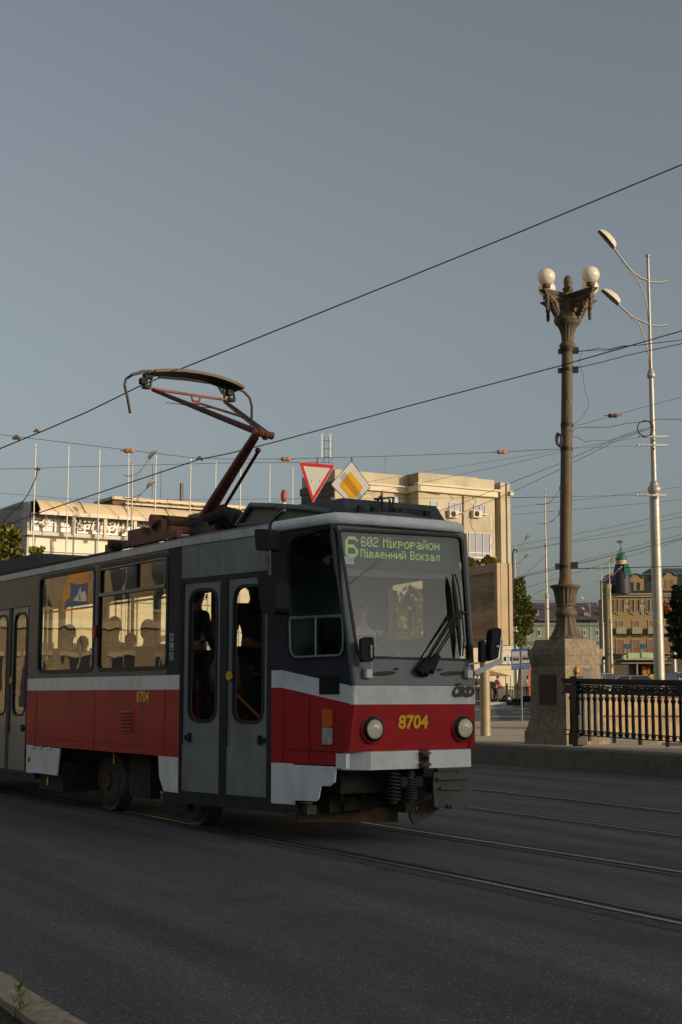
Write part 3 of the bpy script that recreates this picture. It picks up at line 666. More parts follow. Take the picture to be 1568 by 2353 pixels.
# --- underframe, wheels, bogie
vw = 7.5675-.762-.25+.03
def wheel(u, parent, v=6.74):
    mb = MB().lathe([(.12, -.03), (.30, -.03), (.315, .0), (.34, .03), (.345, .10), (.37, .11), (.37, .135), (.28, .14), (.1, .14)], UV(u, v, .35), 32, RT)
    wh = part('wheel', mb, mat('wheel_dust', (.085, .075, .052), .85, var=.35, vs=12, bump=.2, stain=(.12, .08, .04), ss=5), parent)
    part('tyre', MB().lathe([(.335, -.005), (.35, 0), (.35, .1)], UV(u, v, .35), 32, RT), m_steel, wh)
    part('hub', MB().lathe([(.11, -.06), (.10, -.03), (.2, -.02), (.2, .0)], UV(u, v, .35), 20, RT), m_rust, wh)
WU = [13.395+.97, 15.6]
for us in ((13.39, 15.58), (20.3, 22.4)):
    for u in us:
        wheel(u, tram); wheel(u, tram, 8.32)
    uc = sum(us)/2
    mb = MB()
    for v in (7.03, 8.1): mb.bar(UV(us[0]-.35, v, .38), UV(us[1]+.35, v, .38), .12, .2).box(UV(uc, v, .45), (.7, .2, .35), (B, RT, Z))
    mb.bar(UV(uc, 6.7, .5), UV(uc, 8.4, .5), .3, .25).box(UV(uc-.1, 6.62, .45), (.55, .12, .45), (B, RT, Z)).box(UV(us[0]+.3, 6.7, .22), (.6, .1, .12), (B, RT, Z))
    for u in us: mb.tube([UV(u, 6.8, .35), UV(u, 8.4, .35)], .08, 12)
    part('bogie', mb, m_under, tram)
part('warning_tag', MB().box(UV(15.05, 6.545, .62), (.035, .006, .12), (B, RT, Z)), m_yel, tram)
part('warning_tag', MB().box(UV(16.55, 6.35, .30), (.035, .006, .09), (B, RT, Z)), m_yel, tram)
mb = MB().box(UV(19.2, 7.57, .80), (11.8, 2.3, .16), (B, RT, Z)).box(UV(16.5, 6.6, .37), (.75, .45, .35), (B, RT, Z)).box(UV(19.5, 7.5, .5), (2.4, 2.0, .45), (B, RT, Z))
mb.prism([UV(11.0, 6.95, .74), UV(11.53, 6.66, .74), UV(12.9, 6.45, .74), UV(12.9, 8.68, .74), UV(11.53, 8.45, .74), UV(11.0, 8.2, .74)], Z*.14)
mb.prism([UV(11.5, 6.72, .34), UV(12.9, 6.48, .34), UV(12.9, 8.6, .34), UV(11.5, 8.45, .34)], Z*.3)
mb.box(UV(13.3, 7.5, .5), (.7, 1.6, .4), (B, RT, Z))
part('underframe', mb, m_under, tram)
# front gear: coupler, springs, boards, plate
mb = MB().box(UV(11.05, 7.35, .58), (.35, .9, .25), (B, RT, Z)).box(UV(11.25, 7.1, .42), (.3, .35, .3), (B, RT, Z)).tube([UV(11.2, 6.95, .42), UV(11.2, 7.3, .42)], .09, 12)
mb.sphere(UV(11.05, 7.25, .52), .07, 10).box(UV(10.85, 7.55, .45), (.25, .12, .35), (B, RT, Z)).box(UV(10.9, 7.8, .5), (.3, .35, .14), (B, RT, Z)).box(UV(11.2, 7.6, .35), (.3, 1.1, .12), (B, RT, Z)).tube([UV(10.75, 7.8, .52), UV(11.4, 7.6, .5)], .06, 10)
for v in (7.45, 7.62, 7.9): mb.box(UV(10.72, v, .55), (.08, .07, .09), (B, RT, Z))
for k in range(5): mb.tube([UV(11.1, 6.9+.1*k, .60), UV(10.95, 6.95+.1*k, .5), UV(10.98, 6.98+.12*k, .38)], .014, 6)
part('coupler', mb, m_under, tram)
for px, py0, py1, w_ in ((904, 1772, 1838, .06), (943, 1785, 1836, .055)):
    u_ = 10.72; t0 = uP(px, py0, u_); t1 = uP(px, py1, u_); hel = []
    for i in range(8*12+1):
        a = 2*math.pi*i/12; q = t0+(t1-t0)*(i/96); hel.append(q+RT*w_*math.cos(a)+B*w_*math.sin(a))
    part('coil_spring', MB().tube(hel, .009, 6).tube([t0+Z*.06, t0, t1, t1-Z*.03], .035, 10), mat('spring_dark', (.05, .048, .04), .7, .2, var=.3), tram)
lbp = [uP(685, 1856, 11.35), uP(915, 1856, 10.95), uP(915, 1889, 10.95), uP(686, 1889, 11.35)]
mb = MB(); e = B*.04; mb.prism(lbp, e)
part('rail_guard', mb, m_rust, tram, label='rusty guard board near the road at the front')
mb = MB(); g0 = [FXX for FXX in ()]
pts = [uP(928, 1862, 10.9), uP(950, 1868, 10.85), uP(975, 1845, 10.8), uP(1000, 1838, 10.75), uP(1034, 1860, 10.65), uP(990, 1880, 10.75), uP(938, 1893, 10.9), uP(930, 1878, 10.9)]
mb.prism([Vector((UV(10.8, p.dot(RT), p.z))) for p in pts], B*.03)
part('rail_guard', mb, m_rust, tram, label='bent rusty guard board on the far side')
up = 10.62
pc_ = [(997, 1776), (1012, 1767), (1062, 1768), (1085, 1772), (1085, 1852), (1040, 1860), (1000, 1855), (997, 1820)]
mb = MB().prism([uP(x, y, up) for x, y in pc_], B*.03).bar(uP(1012, 1812, up-.02), uP(1064, 1812, up-.02), .02, .02).bar(uP(1005, 1790, up-.015), uP(1080, 1788, up-.015), .03, .02)
mb.bar(uP(1002, 1768, up), uP(1050, 1764, up), .05, .03).tube([uP(1048, 1756, up+.1), uP(1050, 1775, up)], .02, 8)
mb.lathe([(.025, 0), (.025, .02), (.012, .02), (.012, 0)], uP(1032, 1853, up-.01), 12, -B)
part('front_plate', mb, mat('plate_green', (.085, .10, .08), .6, .2, var=.25, bump=.25, stain=(.05, .05, .045), ss=5), tram)
part('side_bracket', MB().box(uP(1050, 1775, 10.75), (.05, .06, .2), (B, RT, Z)).box(UV(11.3, 6.98, .33), (.1, .04, .3), (B, RT, Z)).box(UV(11.4, 6.8, .3), (.4, .1, .08), (B, RT, Z)), m_steel, tram)
# --- interior
mb = MB().prism([UV(10.95, 7.0, .885), UV(11.53, 6.66, .885), UV(12.95, 6.38, .885), UV(25.0, 6.38, .885), UV(25.0, 8.76, .885), UV(12.95, 8.76, .885), UV(11.53, 8.5, .885), UV(10.95, 8.1, .885)], Z*.03)
part('floor', mb, m_floor, tram)
mb = MB().prism([UV(11.0, 6.8, 2.78), UV(12.95, 6.4, 2.78), UV(25.0, 6.4, 2.78), UV(25.0, 8.74, 2.78), UV(12.95, 8.74, 2.78), UV(11.0, 8.15, 2.78)], Z*.03)
part('ceiling', mb, m_int, tram)
# far wall with windows
fw = [(-3.93, -2.22), (-2.07, -.31), (-5.75, -4.1), (-7.6, -5.9), (-9.4, -7.75), (-11.2, -9.6)]
mb = MB().slab(sb(rect(TE, 0, 1.52, 2.80), 0, True), [sb(rr(a, b, 1.605, 2.745), 0, True) for a, b in fw], .05, RT)
mb.slab(sb(rect(0, LEN1, 1.52, 2.80), 1, True), [sb(rr(.14, .98, 1.90, 2.50, .03), 1, True)], .05, QN[1][2])
fcw = [(.50, 1.62), (.92, 1.62), (.80, 2.6), (.50, 2.6)]
mb.slab(sb([(0, 1.52), (1.066, 1.4), (.80, 2.82), (0, 2.82)], 2, True), [sb(rnd(fcw, .06, 4), 2, True)], .05, QN[2][2])
part('far_wall', mb, m_olive, tram)
for a, b in fw: part('far_window', MB().face(sb(rr(a, b, 1.605, 2.745), 0, True, -.02)), m_glass, tram)
part('far_window', MB().face(sb(rr(.14, .98, 1.90, 2.50, .03), 1, True, -.02)), m_gdoor, tram)
part('far_cab_window', MB().face(sb(rnd(fcw, .06, 4), 2, True, -.02)), m_glass, tram)
mb = MB()
mb.slab([UV(25.3, 6.36, .4), UV(25.3, 8.78, .4), UV(25.3, 8.78, 2.85), UV(25.3, 6.36, 2.85)], [], .05, B)
part('rear_wall', mb, m_red, tram)
# cab partition (dark) with opening
mb = MB().slab([UV(11.75, 6.62, .9), UV(11.75, 7.97, .9), UV(11.75, 7.97, 2.78), UV(11.75, 6.62, 2.78)], [], .03, -B)
mb.slab([UV(11.75, 7.97, .9), UV(11.75, 8.5, .9), UV(11.75, 8.5, 1.84), UV(11.75, 7.97, 1.84)], [], .03, -B).slab([UV(11.75, 7.97, 2.47), UV(11.75, 8.5, 2.47), UV(11.75, 8.5, 2.78), UV(11.75, 7.97, 2.78)], [], .03, -B)
part('cab_partition', mb, mat('cab_green', (.04, .085, .065), .6, var=.2), tram)
mb = MB().prism([UV(10.72, 6.85, 1.25), UV(10.72, 8.1, 1.25), UV(11.15, 8.1, 1.2), UV(11.15, 6.85, 1.2)], Z*.1)
part('dashboard', mb, mat('dash_grey', (.07, .075, .08), .6), tram)
m_or = mat('pole_orange', (.75, .20, .04), .5, var=.1)
for u, v in ((12.6, 6.75), (13.1, 7.0), (17.5, 6.7), (18.2, 6.9), (15.0, 7.2), (16.3, 7.3)):
    part('grab_pole', MB().tube([UV(u, v, .9), UV(u, v, 2.78)], .022, 8), m_or if u < 14 else mat('pole_red', (.22, .03, .02), .5), tram)
part('grab_rail', MB().tube([UV(12.6, 6.75, 1.35), UV(12.15, 6.85, 1.05)], .018, 8).box(UV(12.85, 6.8, 1.62), (.35, .03, .12), (B, RT, Z)).tube([UV(13.5, 7.25, 2.55), UV(24, 7.25, 2.55)], .015, 6).tube([UV(13.5, 7.85, 2.55), UV(24, 7.85, 2.55)], .015, 6), m_or, tram)
m_seat = mat('seat_brown', (.05, .03, .02), .7)
seat0 = None
for u in (13.6, 14.5, 15.4, 16.3, 19.4, 20.3, 21.2):
    for v in (6.72, 8.4):
        s_ = part('seat', MB().box(UV(u, v, 1.33), (.42, .44, .07), (B, RT, Z)).prism([UV(u+.2, v-.22, 1.36), UV(u+.2, v+.22, 1.36), UV(u+.28, v+.22, 1.86), UV(u+.28, v-.22, 1.86)], B*.04).box(UV(u, v, 1.1), (.3, .06, .42), (B, RT, Z)), m_seat, tram, bevel=.01)
part('driver_seat', MB().box(UV(11.4, 7.42, 1.38), (.45, .45, .08), (B, RT, Z)).prism([UV(11.62, 7.2, 1.4), UV(11.62, 7.64, 1.4), UV(11.66, 7.64, 2.05), UV(11.66, 7.2, 2.05)], B*.05).box(UV(11.45, 7.42, 1.12), (.15, .15, .4), (B, RT, Z)), m_plast, tram, bevel=.01)
# ================================================================= SETTING
def gz(X, Y):
    if Y < 50: return 0.0
    if Y < 83: return .7*(Y-50)/33
    if Y < 100: return .7
    if Y < 150: return .7+1.4*(Y-100)/50
    return 2.1
def ghit(x, y):
    r = ray(x, y); t = 5.0
    while t < 900:
        p = C0+r*t
        if p.z < gz(p.x, p.y): return p
        t += .2
    return C0+r*900
m_asph = mat('asphalt', (.102, .098, .092), .85, var=.35, vs=55, bump=.6, bs=120, stain=(.068, .066, .062), ss=.22)
ys = [-140, -60, -20, 0, 10, 20, 30, 40, 50, 60, 70, 83, 92, 100, 115, 130, 150, 250, 600, 2200]
xs = [-2000, -300, -80, -40, -20, -8, 0, 8, 20, 40, 80, 300, 2000]
mb = MB().grid([[(x, y, gz(x, y)) for x in xs] for y in ys], False)
m = m_asph; n = m.node_tree.nodes; L = m.node_tree.links; pr = n['Principled BSDF']
# fine light aggregate grains and long cracks on top of the base asphalt colour
src = pr.inputs['Base Color'].links[0].from_socket
tc = n.new('ShaderNodeTexCoord'); vo = n.new('ShaderNodeTexVoronoi'); vo.inputs['Scale'].default_value = 38
cr = n.new('ShaderNodeValToRGB'); cr.color_ramp.elements[0].position = .10; cr.color_ramp.elements[0].color = (1, 1, 1, 1); cr.color_ramp.elements[1].position = .30; cr.color_ramp.elements[1].color = (0, 0, 0, 1)
mx = n.new('ShaderNodeMixRGB'); mx.inputs['Color2'].default_value = (.34, .33, .31, 1); ml = n.new('ShaderNodeMath'); ml.operation = 'MULTIPLY'; ml.inputs[1].default_value = .85
L.new(tc.outputs['Object'], vo.inputs['Vector']); L.new(vo.outputs['Distance'], cr.inputs['Fac']); L.new(cr.outputs['Color'], ml.inputs[0]); L.new(ml.outputs[0], mx.inputs['Fac']); L.new(src, mx.inputs['Color1'])
wv = n.new('ShaderNodeTexVoronoi'); wv.feature = 'DISTANCE_TO_EDGE'; wv.inputs['Scale'].default_value = .34
ds = n.new('ShaderNodeTexNoise'); ds.inputs['Scale'].default_value = 1.3; ds.inputs['Detail'].default_value = 6; av = n.new('ShaderNodeVectorMath'); av.operation = 'MULTIPLY_ADD'; av.inputs[1].default_value = (1.3, 1.3, 0)
L.new(tc.outputs['Object'], ds.inputs['Vector']); L.new(ds.outputs['Color'], av.inputs[0]); L.new(tc.outputs['Object'], av.inputs[2]); L.new(av.outputs[0], wv.inputs['Vector'])
c3 = n.new('ShaderNodeValToRGB'); c3.color_ramp.elements[0].position = .0; c3.color_ramp.elements[0].color = (.22, .22, .22, 1); c3.color_ramp.elements[1].position = .006; c3.color_ramp.elements[1].color = (0, 0, 0, 1)
m3 = n.new('ShaderNodeMixRGB'); m3.inputs['Color2'].default_value = (.018, .018, .018, 1)
L.new(wv.outputs['Distance'], c3.inputs['Fac']); L.new(c3.outputs['Color'], m3.inputs['Fac']); L.new(mx.outputs['Color'], m3.inputs['Color1']); L.new(m3.outputs['Color'], pr.inputs['Base Color'])
def road_wear(m):
    n = m.node_tree.nodes; L = m.node_tree.links; pr = n['Principled BSDF']; src = pr.inputs['Base Color'].links[0].from_socket
    tc = n.new('ShaderNodeTexCoord'); mp = n.new('ShaderNodeMapping'); mp.inputs['Rotation'].default_value = (0, 0, R_(62)); mp.inputs['Scale'].default_value = (1, 1, 1)
    m2 = n.new('ShaderNodeMapping'); m2.inputs['Scale'].default_value = (.10, 1.5, 1)
    nz = n.new('ShaderNodeTexNoise'); nz.inputs['Scale'].default_value = 1; nz.inputs['Detail'].default_value = 6; nz.inputs['Roughness'].default_value = .6
    L.new(tc.outputs['Object'], mp.inputs['Vector']); L.new(mp.outputs[0], m2.inputs['Vector']); L.new(m2.outputs[0], nz.inputs['Vector'])
    mr = n.new('ShaderNodeMapRange'); mr.inputs['From Min'].default_value = .3; mr.inputs['From Max'].default_value = .7; mr.inputs['To Min'].default_value = .58; mr.inputs['To Max'].default_value = 1.42
    mu = n.new('ShaderNodeVectorMath'); mu.operation = 'SCALE'; L.new(nz.outputs['Fac'], mr.inputs[0]); L.new(src, mu.inputs[0]); L.new(mr.outputs[0], mu.inputs['Scale'])
    n5 = n.new('ShaderNodeTexNoise'); n5.inputs['Scale'].default_value = .7; n5.inputs['Detail'].default_value = 9; n5.inputs['Roughness'].default_value = .75; L.new(tc.outputs['Object'], n5.inputs['Vector'])
    r5 = n.new('ShaderNodeValToRGB'); r5.color_ramp.elements[0].position = .60; r5.color_ramp.elements[0].color = (0, 0, 0, 1); r5.color_ramp.elements[1].position = .66; r5.color_ramp.elements[1].color = (.55, .55, .55, 1)
    x5 = n.new('ShaderNodeMixRGB'); x5.inputs['Color2'].default_value = (.028, .028, .028, 1); L.new(n5.outputs['Fac'], r5.inputs['Fac']); L.new(r5.outputs['Color'], x5.inputs['Fac']); L.new(mu.outputs[0], x5.inputs['Color1']); L.new(x5.outputs['Color'], pr.inputs['Base Color'])
road_wear(m_asph)
solo('road', mb, m_asph, kind='structure')
# --- tram tracks
m_rail = mat('rail_steel', (.36, .35, .33), .42, .8, var=.15, vs=10); m_groove = mat('rail_groove', (.012, .012, .012), .9); m_railside = mat('rail_side', (.20, .18, .15), .5, .6, var=.3, vs=20)
m_trk = mat('track_filler', (.07, .068, .064), .9, var=.4, vs=14, bump=.6, bs=40, stain=(.035, .033, .03), ss=5)
def poly_s(pts, ext=(30, 30)):
    pts = [Vector(p) for p in pts]
    def more(p, q, L):
        d = (p-q); k = max(1, int(L/d.length)); d = d.normalized()*(L/k); return [p+d*(i+1) for i in range(k)]
    pre = list(reversed(more(pts[0], pts[1], ext[0]))); post = more(pts[-1], pts[-2], ext[1])
    pts = pre+pts+post; out = []
    for i in range(len(pts)-1):
        p0 = pts[max(0, i-1)]; p1 = pts[i]; p2 = pts[i+1]; p3 = pts[min(len(pts)-1, i+2)]
        N = 12
        for k in range(N):
            t = k/N; out.append(.5*((2*p1)+(-p0+p2)*t+(2*p0-5*p1+4*p2-p3)*t*t+(-p0+3*p1-3*p2+p3)*t**3))
    out.append(pts[-1]); return out
def strip(mb, path, o0, o1, z):
    L_ = []
    for i, p in enumerate(path):
        d = (path[min(i+1, len(path)-1)]-path[max(0, i-1)]).normalized(); s = Vector((-d.y, d.x, 0))
        L_.append([p+s*o0+Z*z, p+s*o1+Z*z])
    return mb.grid(L_, False)
near = [gP(*p) for p in ((0, 1816), (125, 1836), (253, 1858), (480, 1903), (620, 1932), (1000, 2006), (1568, 2125))]
path = poly_s(near, (12, 8))
nd = lambda pa, off: [p+Vector((-(pa[min(i+1, len(pa)-1)]-pa[max(0, i-1)]).normalized().y, (pa[min(i+1, len(pa)-1)]-pa[max(0, i-1)]).normalized().x, 0))*off for i, p in enumerate(pa)]
def rail(pa, side):
    mb = MB(); strip(mb, pa, -.024, .024, .008); solo('tram_rail', mb, m_rail, kind='structure')
    strip(g1 := MB(), pa, *((.024, .12) if side > 0 else (-.12, -.024)), .004)
    solo('rail_groove', g1, m_groove, kind='structure')
    g3 = MB(); strip(g3, pa, -.19, .19, .0025); solo('track_edge', g3, m_trk, kind='structure')
    g2 = MB(); strip(g2, pa, *((.12, .145) if side > 0 else (-.145, -.12)), .007); solo('rail_lip', g2, m_railside, kind='structure')
rail(path, 1); rail(nd(path, 1.63), -1)
t2a = [gP(1090, 1857), gP(1330, 1889), gP(1568, 1922)]; t2b = [gP(1090, 1813), gP(1330, 1840), gP(1568, 1868)]
rail(poly_s(t2a, (40, 10)), 1); rail(poly_s(t2b, (40, 10)), -1)
# --- raised footway and granite kerb
K0 = gP(1088, 1751.5); K1 = gP(1568, 1787); kd = (K1-K0).normalized(); kn_ = Vector((-kd.y, kd.x, 0)); 
if kn_.x < 0: kn_ = -kn_
SWZ = .37
def K(t, o=0.0, z=0.0): return K0+kd*t+kn_*o+Z*z
m_gran = mat('kerb_granite', (.17, .155, .115), .85, var=.3, vs=30, bump=.5, bs=60, stain=(.09, .082, .06), ss=1.6)
mb = MB(); t = -30.0; random.seed(3)
while t < 30:
    l = 2.35+random.random()*.2; a = K(t+.008, 0); b = K(t+l-.008, 0)
    mb.prism([K(t+.006, 0), K(t+.006, .32), K(t+.006, .32, SWZ), K(t+.006, .03, SWZ), K(t+.006, 0, SWZ-.03)], kd*(l-.012)); t += l
solo('kerb', mb, m_gran, kind='structure')
m_pav = mat('footway_asphalt', (.50, .39, .27), .85, var=.2, vs=18, bump=.4, bs=50, stain=(.34, .28, .20), ss=.8)
pts = [K(-30, .32), K(30, .32), K(30, 2.6), K(1.9, 2.6), K(1.4, 3.6), Vector((7.9, 52, 0)), Vector((2.0, 52, 0)), Vector((-9, 54, 0))]
mb = MB(); pts = [Vector((p.x, p.y, SWZ-.004)) for p in pts]
for a, b, c in tessellate_polygon([pts]): mb.face([pts[a], pts[b], pts[c]])
solo('footway', mb, m_pav, kind='structure')
mb = MB()
for a, b in ((5, 6), (3, 4), (4, 5)): mb.face([pts[a], pts[b], pts[b]-Z*.37, pts[a]-Z*.37])
solo('footway_edge', mb, m_gran, kind='structure')
# far kerb in black and white, markings
mb1 = MB(); mb2 = MB(); x = -14.0; k = 0
while x < 22:
    (mb1 if k % 2 else mb2).box((x, 83, .74), (.98, .25, .26)); x += 1.0; k += 1
solo('kerb_white_blocks', mb1, mat('kerb_white', (.55, .54, .5), .8), kind='structure'); solo('kerb_black_blocks', mb2, mat('kerb_black', (.02, .02, .02), .8), kind='structure')
mb = MB().grid([[(-60, 83.1, .83), (60, 83.1, .83)], [(-60, 88, .84), (60, 88, .84)]], False)
solo('verge', mb, mat('verge_brown', (.16, .12, .06), .9, var=.4, vs=2, stain=(.07, .09, .025), ss=.8), kind='structure')
mb = MB()
for x0, y0, x1, y1, w_ in ((1128, 1624.5, 1180, 1623, 2), (1128, 1628.5, 1215, 1628.5, 1.2), (1176, 1636.5, 1230, 1636, 1.2), (1125, 1645.5, 1230, 1647, 1.6), (1176, 1655.5, 1222, 1655.5, 1.2), (1092, 1630, 1130, 1629, 1.2)):
    a, b, c, d = ghit(x0, y0), ghit(x1, y1), ghit(x1, y1+w_), ghit(x0, y0+w_); mb.face([p+Z*.012 for p in (a, b, c, d)])
solo('road_marking', mb, mat('marking_white', (.5, .5, .47), .8), kind='structure')
# near-left kerb and verge
zk = .14; ko = [gP(-160, 2140, zk), gP(0, 2229, zk), gP(30, 2243, zk), gP(56, 2265, zk), gP(130, 2308, zk), gP(210, 2353, zk), gP(500, 2520, zk)]; ki = [gP(-160, 2195, zk), gP(0, 2293, zk), gP(30, 2313, zk), gP(50, 2328, zk), gP(87, 2353, zk), gP(150, 2400, zk), gP(330, 2540, zk)]
mb = MB(); mb.grid([[p-Z*.14 for p in ko], [p-Z*.015 for p in ko], [p+(q-p).normalized()*.02 for p, q in zip(ko, ki)], ki, [p-Z*.06 for p in ki]], False)
solo('near_kerb', mb, mat('near_kerb_stone', (.42, .33, .20), .9, var=.3, vs=40, bump=.5, bs=70, stain=(.24, .19, .13), ss=6), kind='structure')
far_ = [p+Vector((-4, -3, 0)) for p in ki]
mb = MB(); mb.grid([[p-Z*.03 for p in ki], [p-Z*.02 for p in far_]], False); solo('near_verge', mb, mat('dark_soil', (.035, .033, .018), .95, var=.5, vs=20, bump=.6), kind='structure')
mb = MB(); random.seed(5)
base = ki[3]+Vector((-.02, .05, -.03))
for i in range(46):
    h = random.random(); p = base+Vector((random.gauss(0, .012), random.gauss(0, .02), h*.19)); d = Vector((random.uniform(-1, 1), random.uniform(-1, 1), .9)).normalized()
    s = d.cross(Vector((random.random(), .3, .2))).normalized()*.005; e = p+d*(.035*(1.2-h)+.012); mb.face([p-s, p+s, e+s*.3, e-s*.3])
mb.tube([base, base+Vector((.005, 0, .12)), base+Vector((.0, .01, .20))], [.004, .003, .0015], 5)
solo('weed', mb, mat('weed_green', (.26, .27, .06), .8, var=.3), 'small upright green weed growing beside the stone kerb in the foreground corner', 'plant')
mb = MB()
for i in range(900):
    k = random.randrange(5); tt = random.random(); p = ki[k]*(1-tt)+ki[k+1]*tt+Vector((-random.random()*.7, -random.random()*.5, -.03)); d = Vector((random.gauss(0, .5), random.gauss(0, .5), 1)).normalized()*(.02+random.random()*.035); s = Vector((random.uniform(-1, 1), random.uniform(-1, 1), 0)).normalized()*.003
    mb.face([p-s, p+s, p+d])
solo('grass', mb, mat('grass_dark', (.05, .055, .018), .9, var=.4), 'dark short grass and soil behind the foreground kerb', 'grass', kind='stuff')
# ================================================================= STONE PEDESTAL, LAMP, RAILING
al = R_(36); pe1 = Vector((-math.sin(al), math.cos(al), 0)); pe2 = Vector((math.cos(al), math.sin(al), 0))
PC = yP(1299, 1500, 28.3); PC.z = 0
m_ped = mat('pedestal_granite', (.265, .21, .14), .85, var=.3, vs=14, bump=.5, bs=30, stain=(.13, .115, .085), ss=2.6, streak=(.12, .10, .075), sf=.7)
def frus(mb, z0, z1, w0, w1, c=PC):
    w0 *= .89; w1 *= .89
    lo = [c+pe1*a*w0/2+pe2*b*w0/2+Z*z0 for a, b in ((-1, -1), (1, -1), (1, 1), (-1, 1))]; hi = [c+pe1*a*w1/2+pe2*b*w1/2+Z*z1 for a, b in ((-1, -1), (1, -1), (1, 1), (-1, 1))]
    return hexa(mb, lo+hi)
ped = thing('stone_pedestal', 'square weathered granite pedestal carrying the ornate lamp at the footway edge', 'pedestal', (PC.x, PC.y, SWZ), math.pi/2-0)
ped.rotation_euler = (0, 0, 0); WM[ped.name] = Matrix.Translation((PC.x, PC.y, SWZ))
mb = MB(); frus(mb, SWZ-.02, .62, 1.30, 1.30); frus(mb, .62, .90, 1.26, 1.10)
part('base', mb, m_ped, ped, bevel=.012)
mb = MB(); frus(mb, .90, 1.92, 1.11, 1.07); part('shaft', mb, m_ped, ped, bevel=.012)
mb = MB(); frus(mb, 1.90, 1.955, 1.10, 1.12); frus(mb, 1.955, 2.08, 1.10, 1.15); frus(mb, 2.08, 2.21, 1.17, 1.17); frus(mb, 2.21, 2.245, 1.06, 1.03); frus(mb, 2.245, 2.39, 1.0, .92)
part('cornice', mb, m_ped, ped, bevel=.01)
mb = MB().box(PC-pe2*.489+Z*1.42, (.02, .46, .58), (pe2, pe1, Z)); part('plaque', mb, mat('plaque_dark', (.012, .012, .014), .5), ped, label='dark recessed plaque on the shaded face')
mb = MB().box(PC-pe1*.484+Z*1.62, (.5, .02, .42), (pe2, pe1, Z)); part('plaque', mb, mat('plaque_stone', (.17, .15, .11), .8, var=.3, vs=8), ped, label='grey stone panel on the sunlit face')
mb = MB()
for nn, tt in ((-pe2, pe1), (-pe1, pe2)): mb.box(PC+nn*.494+Z*1.02, (.004, .006, .24), (nn, tt, Z)); mb.box(PC+nn*.522+tt*.18+Z*2.145, (.004, .008, .12), (nn, tt, Z))
part('joint', mb, m_black, ped)
# ornate cast-iron lamp
m_iron = mat('cast_iron_brown', (.115, .085, .048), .7, .0, var=.25, vs=8, bump=.15, bs=30, stain=(.15, .075, .03), ss=3, streak=(.045, .035, .025), sf=.6)
lamp = thing('ornate_lamp_post', 'ornate brown cast iron lamp post with four white globes on the stone pedestal', 'street lamp', (PC.x, PC.y, 2.39))
LC = Vector((PC.x+.03, PC.y, 0))
lx = Vector((.0218, 0, 1)).normalized()   # leans slightly
def zY(y, Y=28.3): return yP(1300, y, Y).z
def lr(px): return px*.5*28.3/3316*.2491    # width in zoomed px -> radius
prof = [(lr(325), 2.39), (lr(325), 2.44), (lr(290), 2.47), (lr(270), 2.50), (lr(225), 2.60), (lr(190), 2.72), (lr(172), 2.83), (lr(178), 2.85), (lr(200), 2.87), (lr(205), 2.91), (lr(200), 2.955), (lr(175), 2.975), (lr(165), 3.0), (lr(160), 3.06), (lr(172), 3.08), (lr(160), 3.10), (lr(150), 3.475), (lr(130), 3.50), (lr(122), 3.56), (lr(110), 3.62)]
part('bowl', MB().lathe([(lr(165), 3.085), (lr(188), 3.11), (lr(196), 3.18), (lr(210), 3.27), (lr(222), 3.35), (lr(246), 3.40), (lr(286), 3.43), (lr(290), 3.455), (lr(262), 3.47), (lr(150), 3.475)], LC, 72, Z, 18, .13, 3.10, 3.39), m_iron, lamp)
mb = MB()
for i in range(24): mb.sphere(LC+Vector((lr(168)*math.cos(i*.2618), lr(168)*math.sin(i*.2618), 3.06)), .018, 6)
part('bead_ring', mb, m_iron, lamp)
base_l = part('base', MB().lathe([(r, z) for r, z in prof], LC, 48, Z, 12, .16, 2.47, 2.83), m_iron, lamp)
sh = []
for y, wd in ((3.6, 112), (4.4, 110), (5.2, 112), (5.35, 110), (6.2, 109), (7.4, 107), (8.2, 106), (8.55, 105)): sh.append((lr(wd), y))
tilt = lambda mbx: [setattr(v, 'x', v.x+(v.z-3.5)*.0285) if v.z > 3.5 else None for v in mbx.v]
mb = MB().lathe(sh, LC, 28); mb.lathe([(lr(112), 5.28), (lr(118), 5.30), (lr(112), 5.32)], LC, 28); tilt(mb); part('shaft', mb, m_iron, lamp)
# heights of the upper details from the photograph
zz_ = lambda zpx: zY(488.2+.2491*zpx)
mb = MB()
cap = [(lr(105), zz_(1270)), (lr(130), zz_(1258)), (lr(150), zz_(1240)), (lr(152), zz_(1222)), (lr(130), zz_(1208)), (lr(112), zz_(1198)), (lr(115), zz_(1160)), (lr(128), zz_(1120)), (lr(160), zz_(1075)), (lr(205), zz_(1042)), (lr(240), zz_(1030)), (lr(238), zz_(1018)), (lr(260), zz_(1008)), (lr(262), zz_(990)), (lr(250), zz_(978)), (lr(255), zz_(968)), (lr(245), zz_(950)), (lr(200), zz_(940))]
mb.lathe(cap, LC, 56, Z, 14, .13, zz_(1195), zz_(1050)); tilt(mb)
part('capital', mb, m_iron, lamp)
mb = MB().lathe([(lr(120), zz_(950)), (lr(110), zz_(880)), (lr(95), zz_(800)), (lr(60), zz_(745)), (lr(80), zz_(735)), (lr(100), zz_(715)), (lr(105), zz_(700)), (lr(75), zz_(690)), (lr(70), zz_(680)), (lr(85), zz_(650)), (lr(80), zz_(620)), (lr(60), zz_(595)), (lr(20), zz_(583))], LC, 24); tilt(mb)
part('finial', mb, m_iron, lamp)
AZ = 8.83   # underside of the arm beams
az0 = zz_(930)
m_globe = mat('globe_opal', (.95, .86, .70), .3, coat=.3, var=.02)
n = m_globe.node_tree.nodes; L = m_globe.node_tree.links; tr_ = n.new('ShaderNodeBsdfTranslucent'); tr_.inputs[0].default_value = (1.0, .90, .72, 1); ms_ = n.new('ShaderNodeMixShader'); ms_.inputs[0].default_value = .3
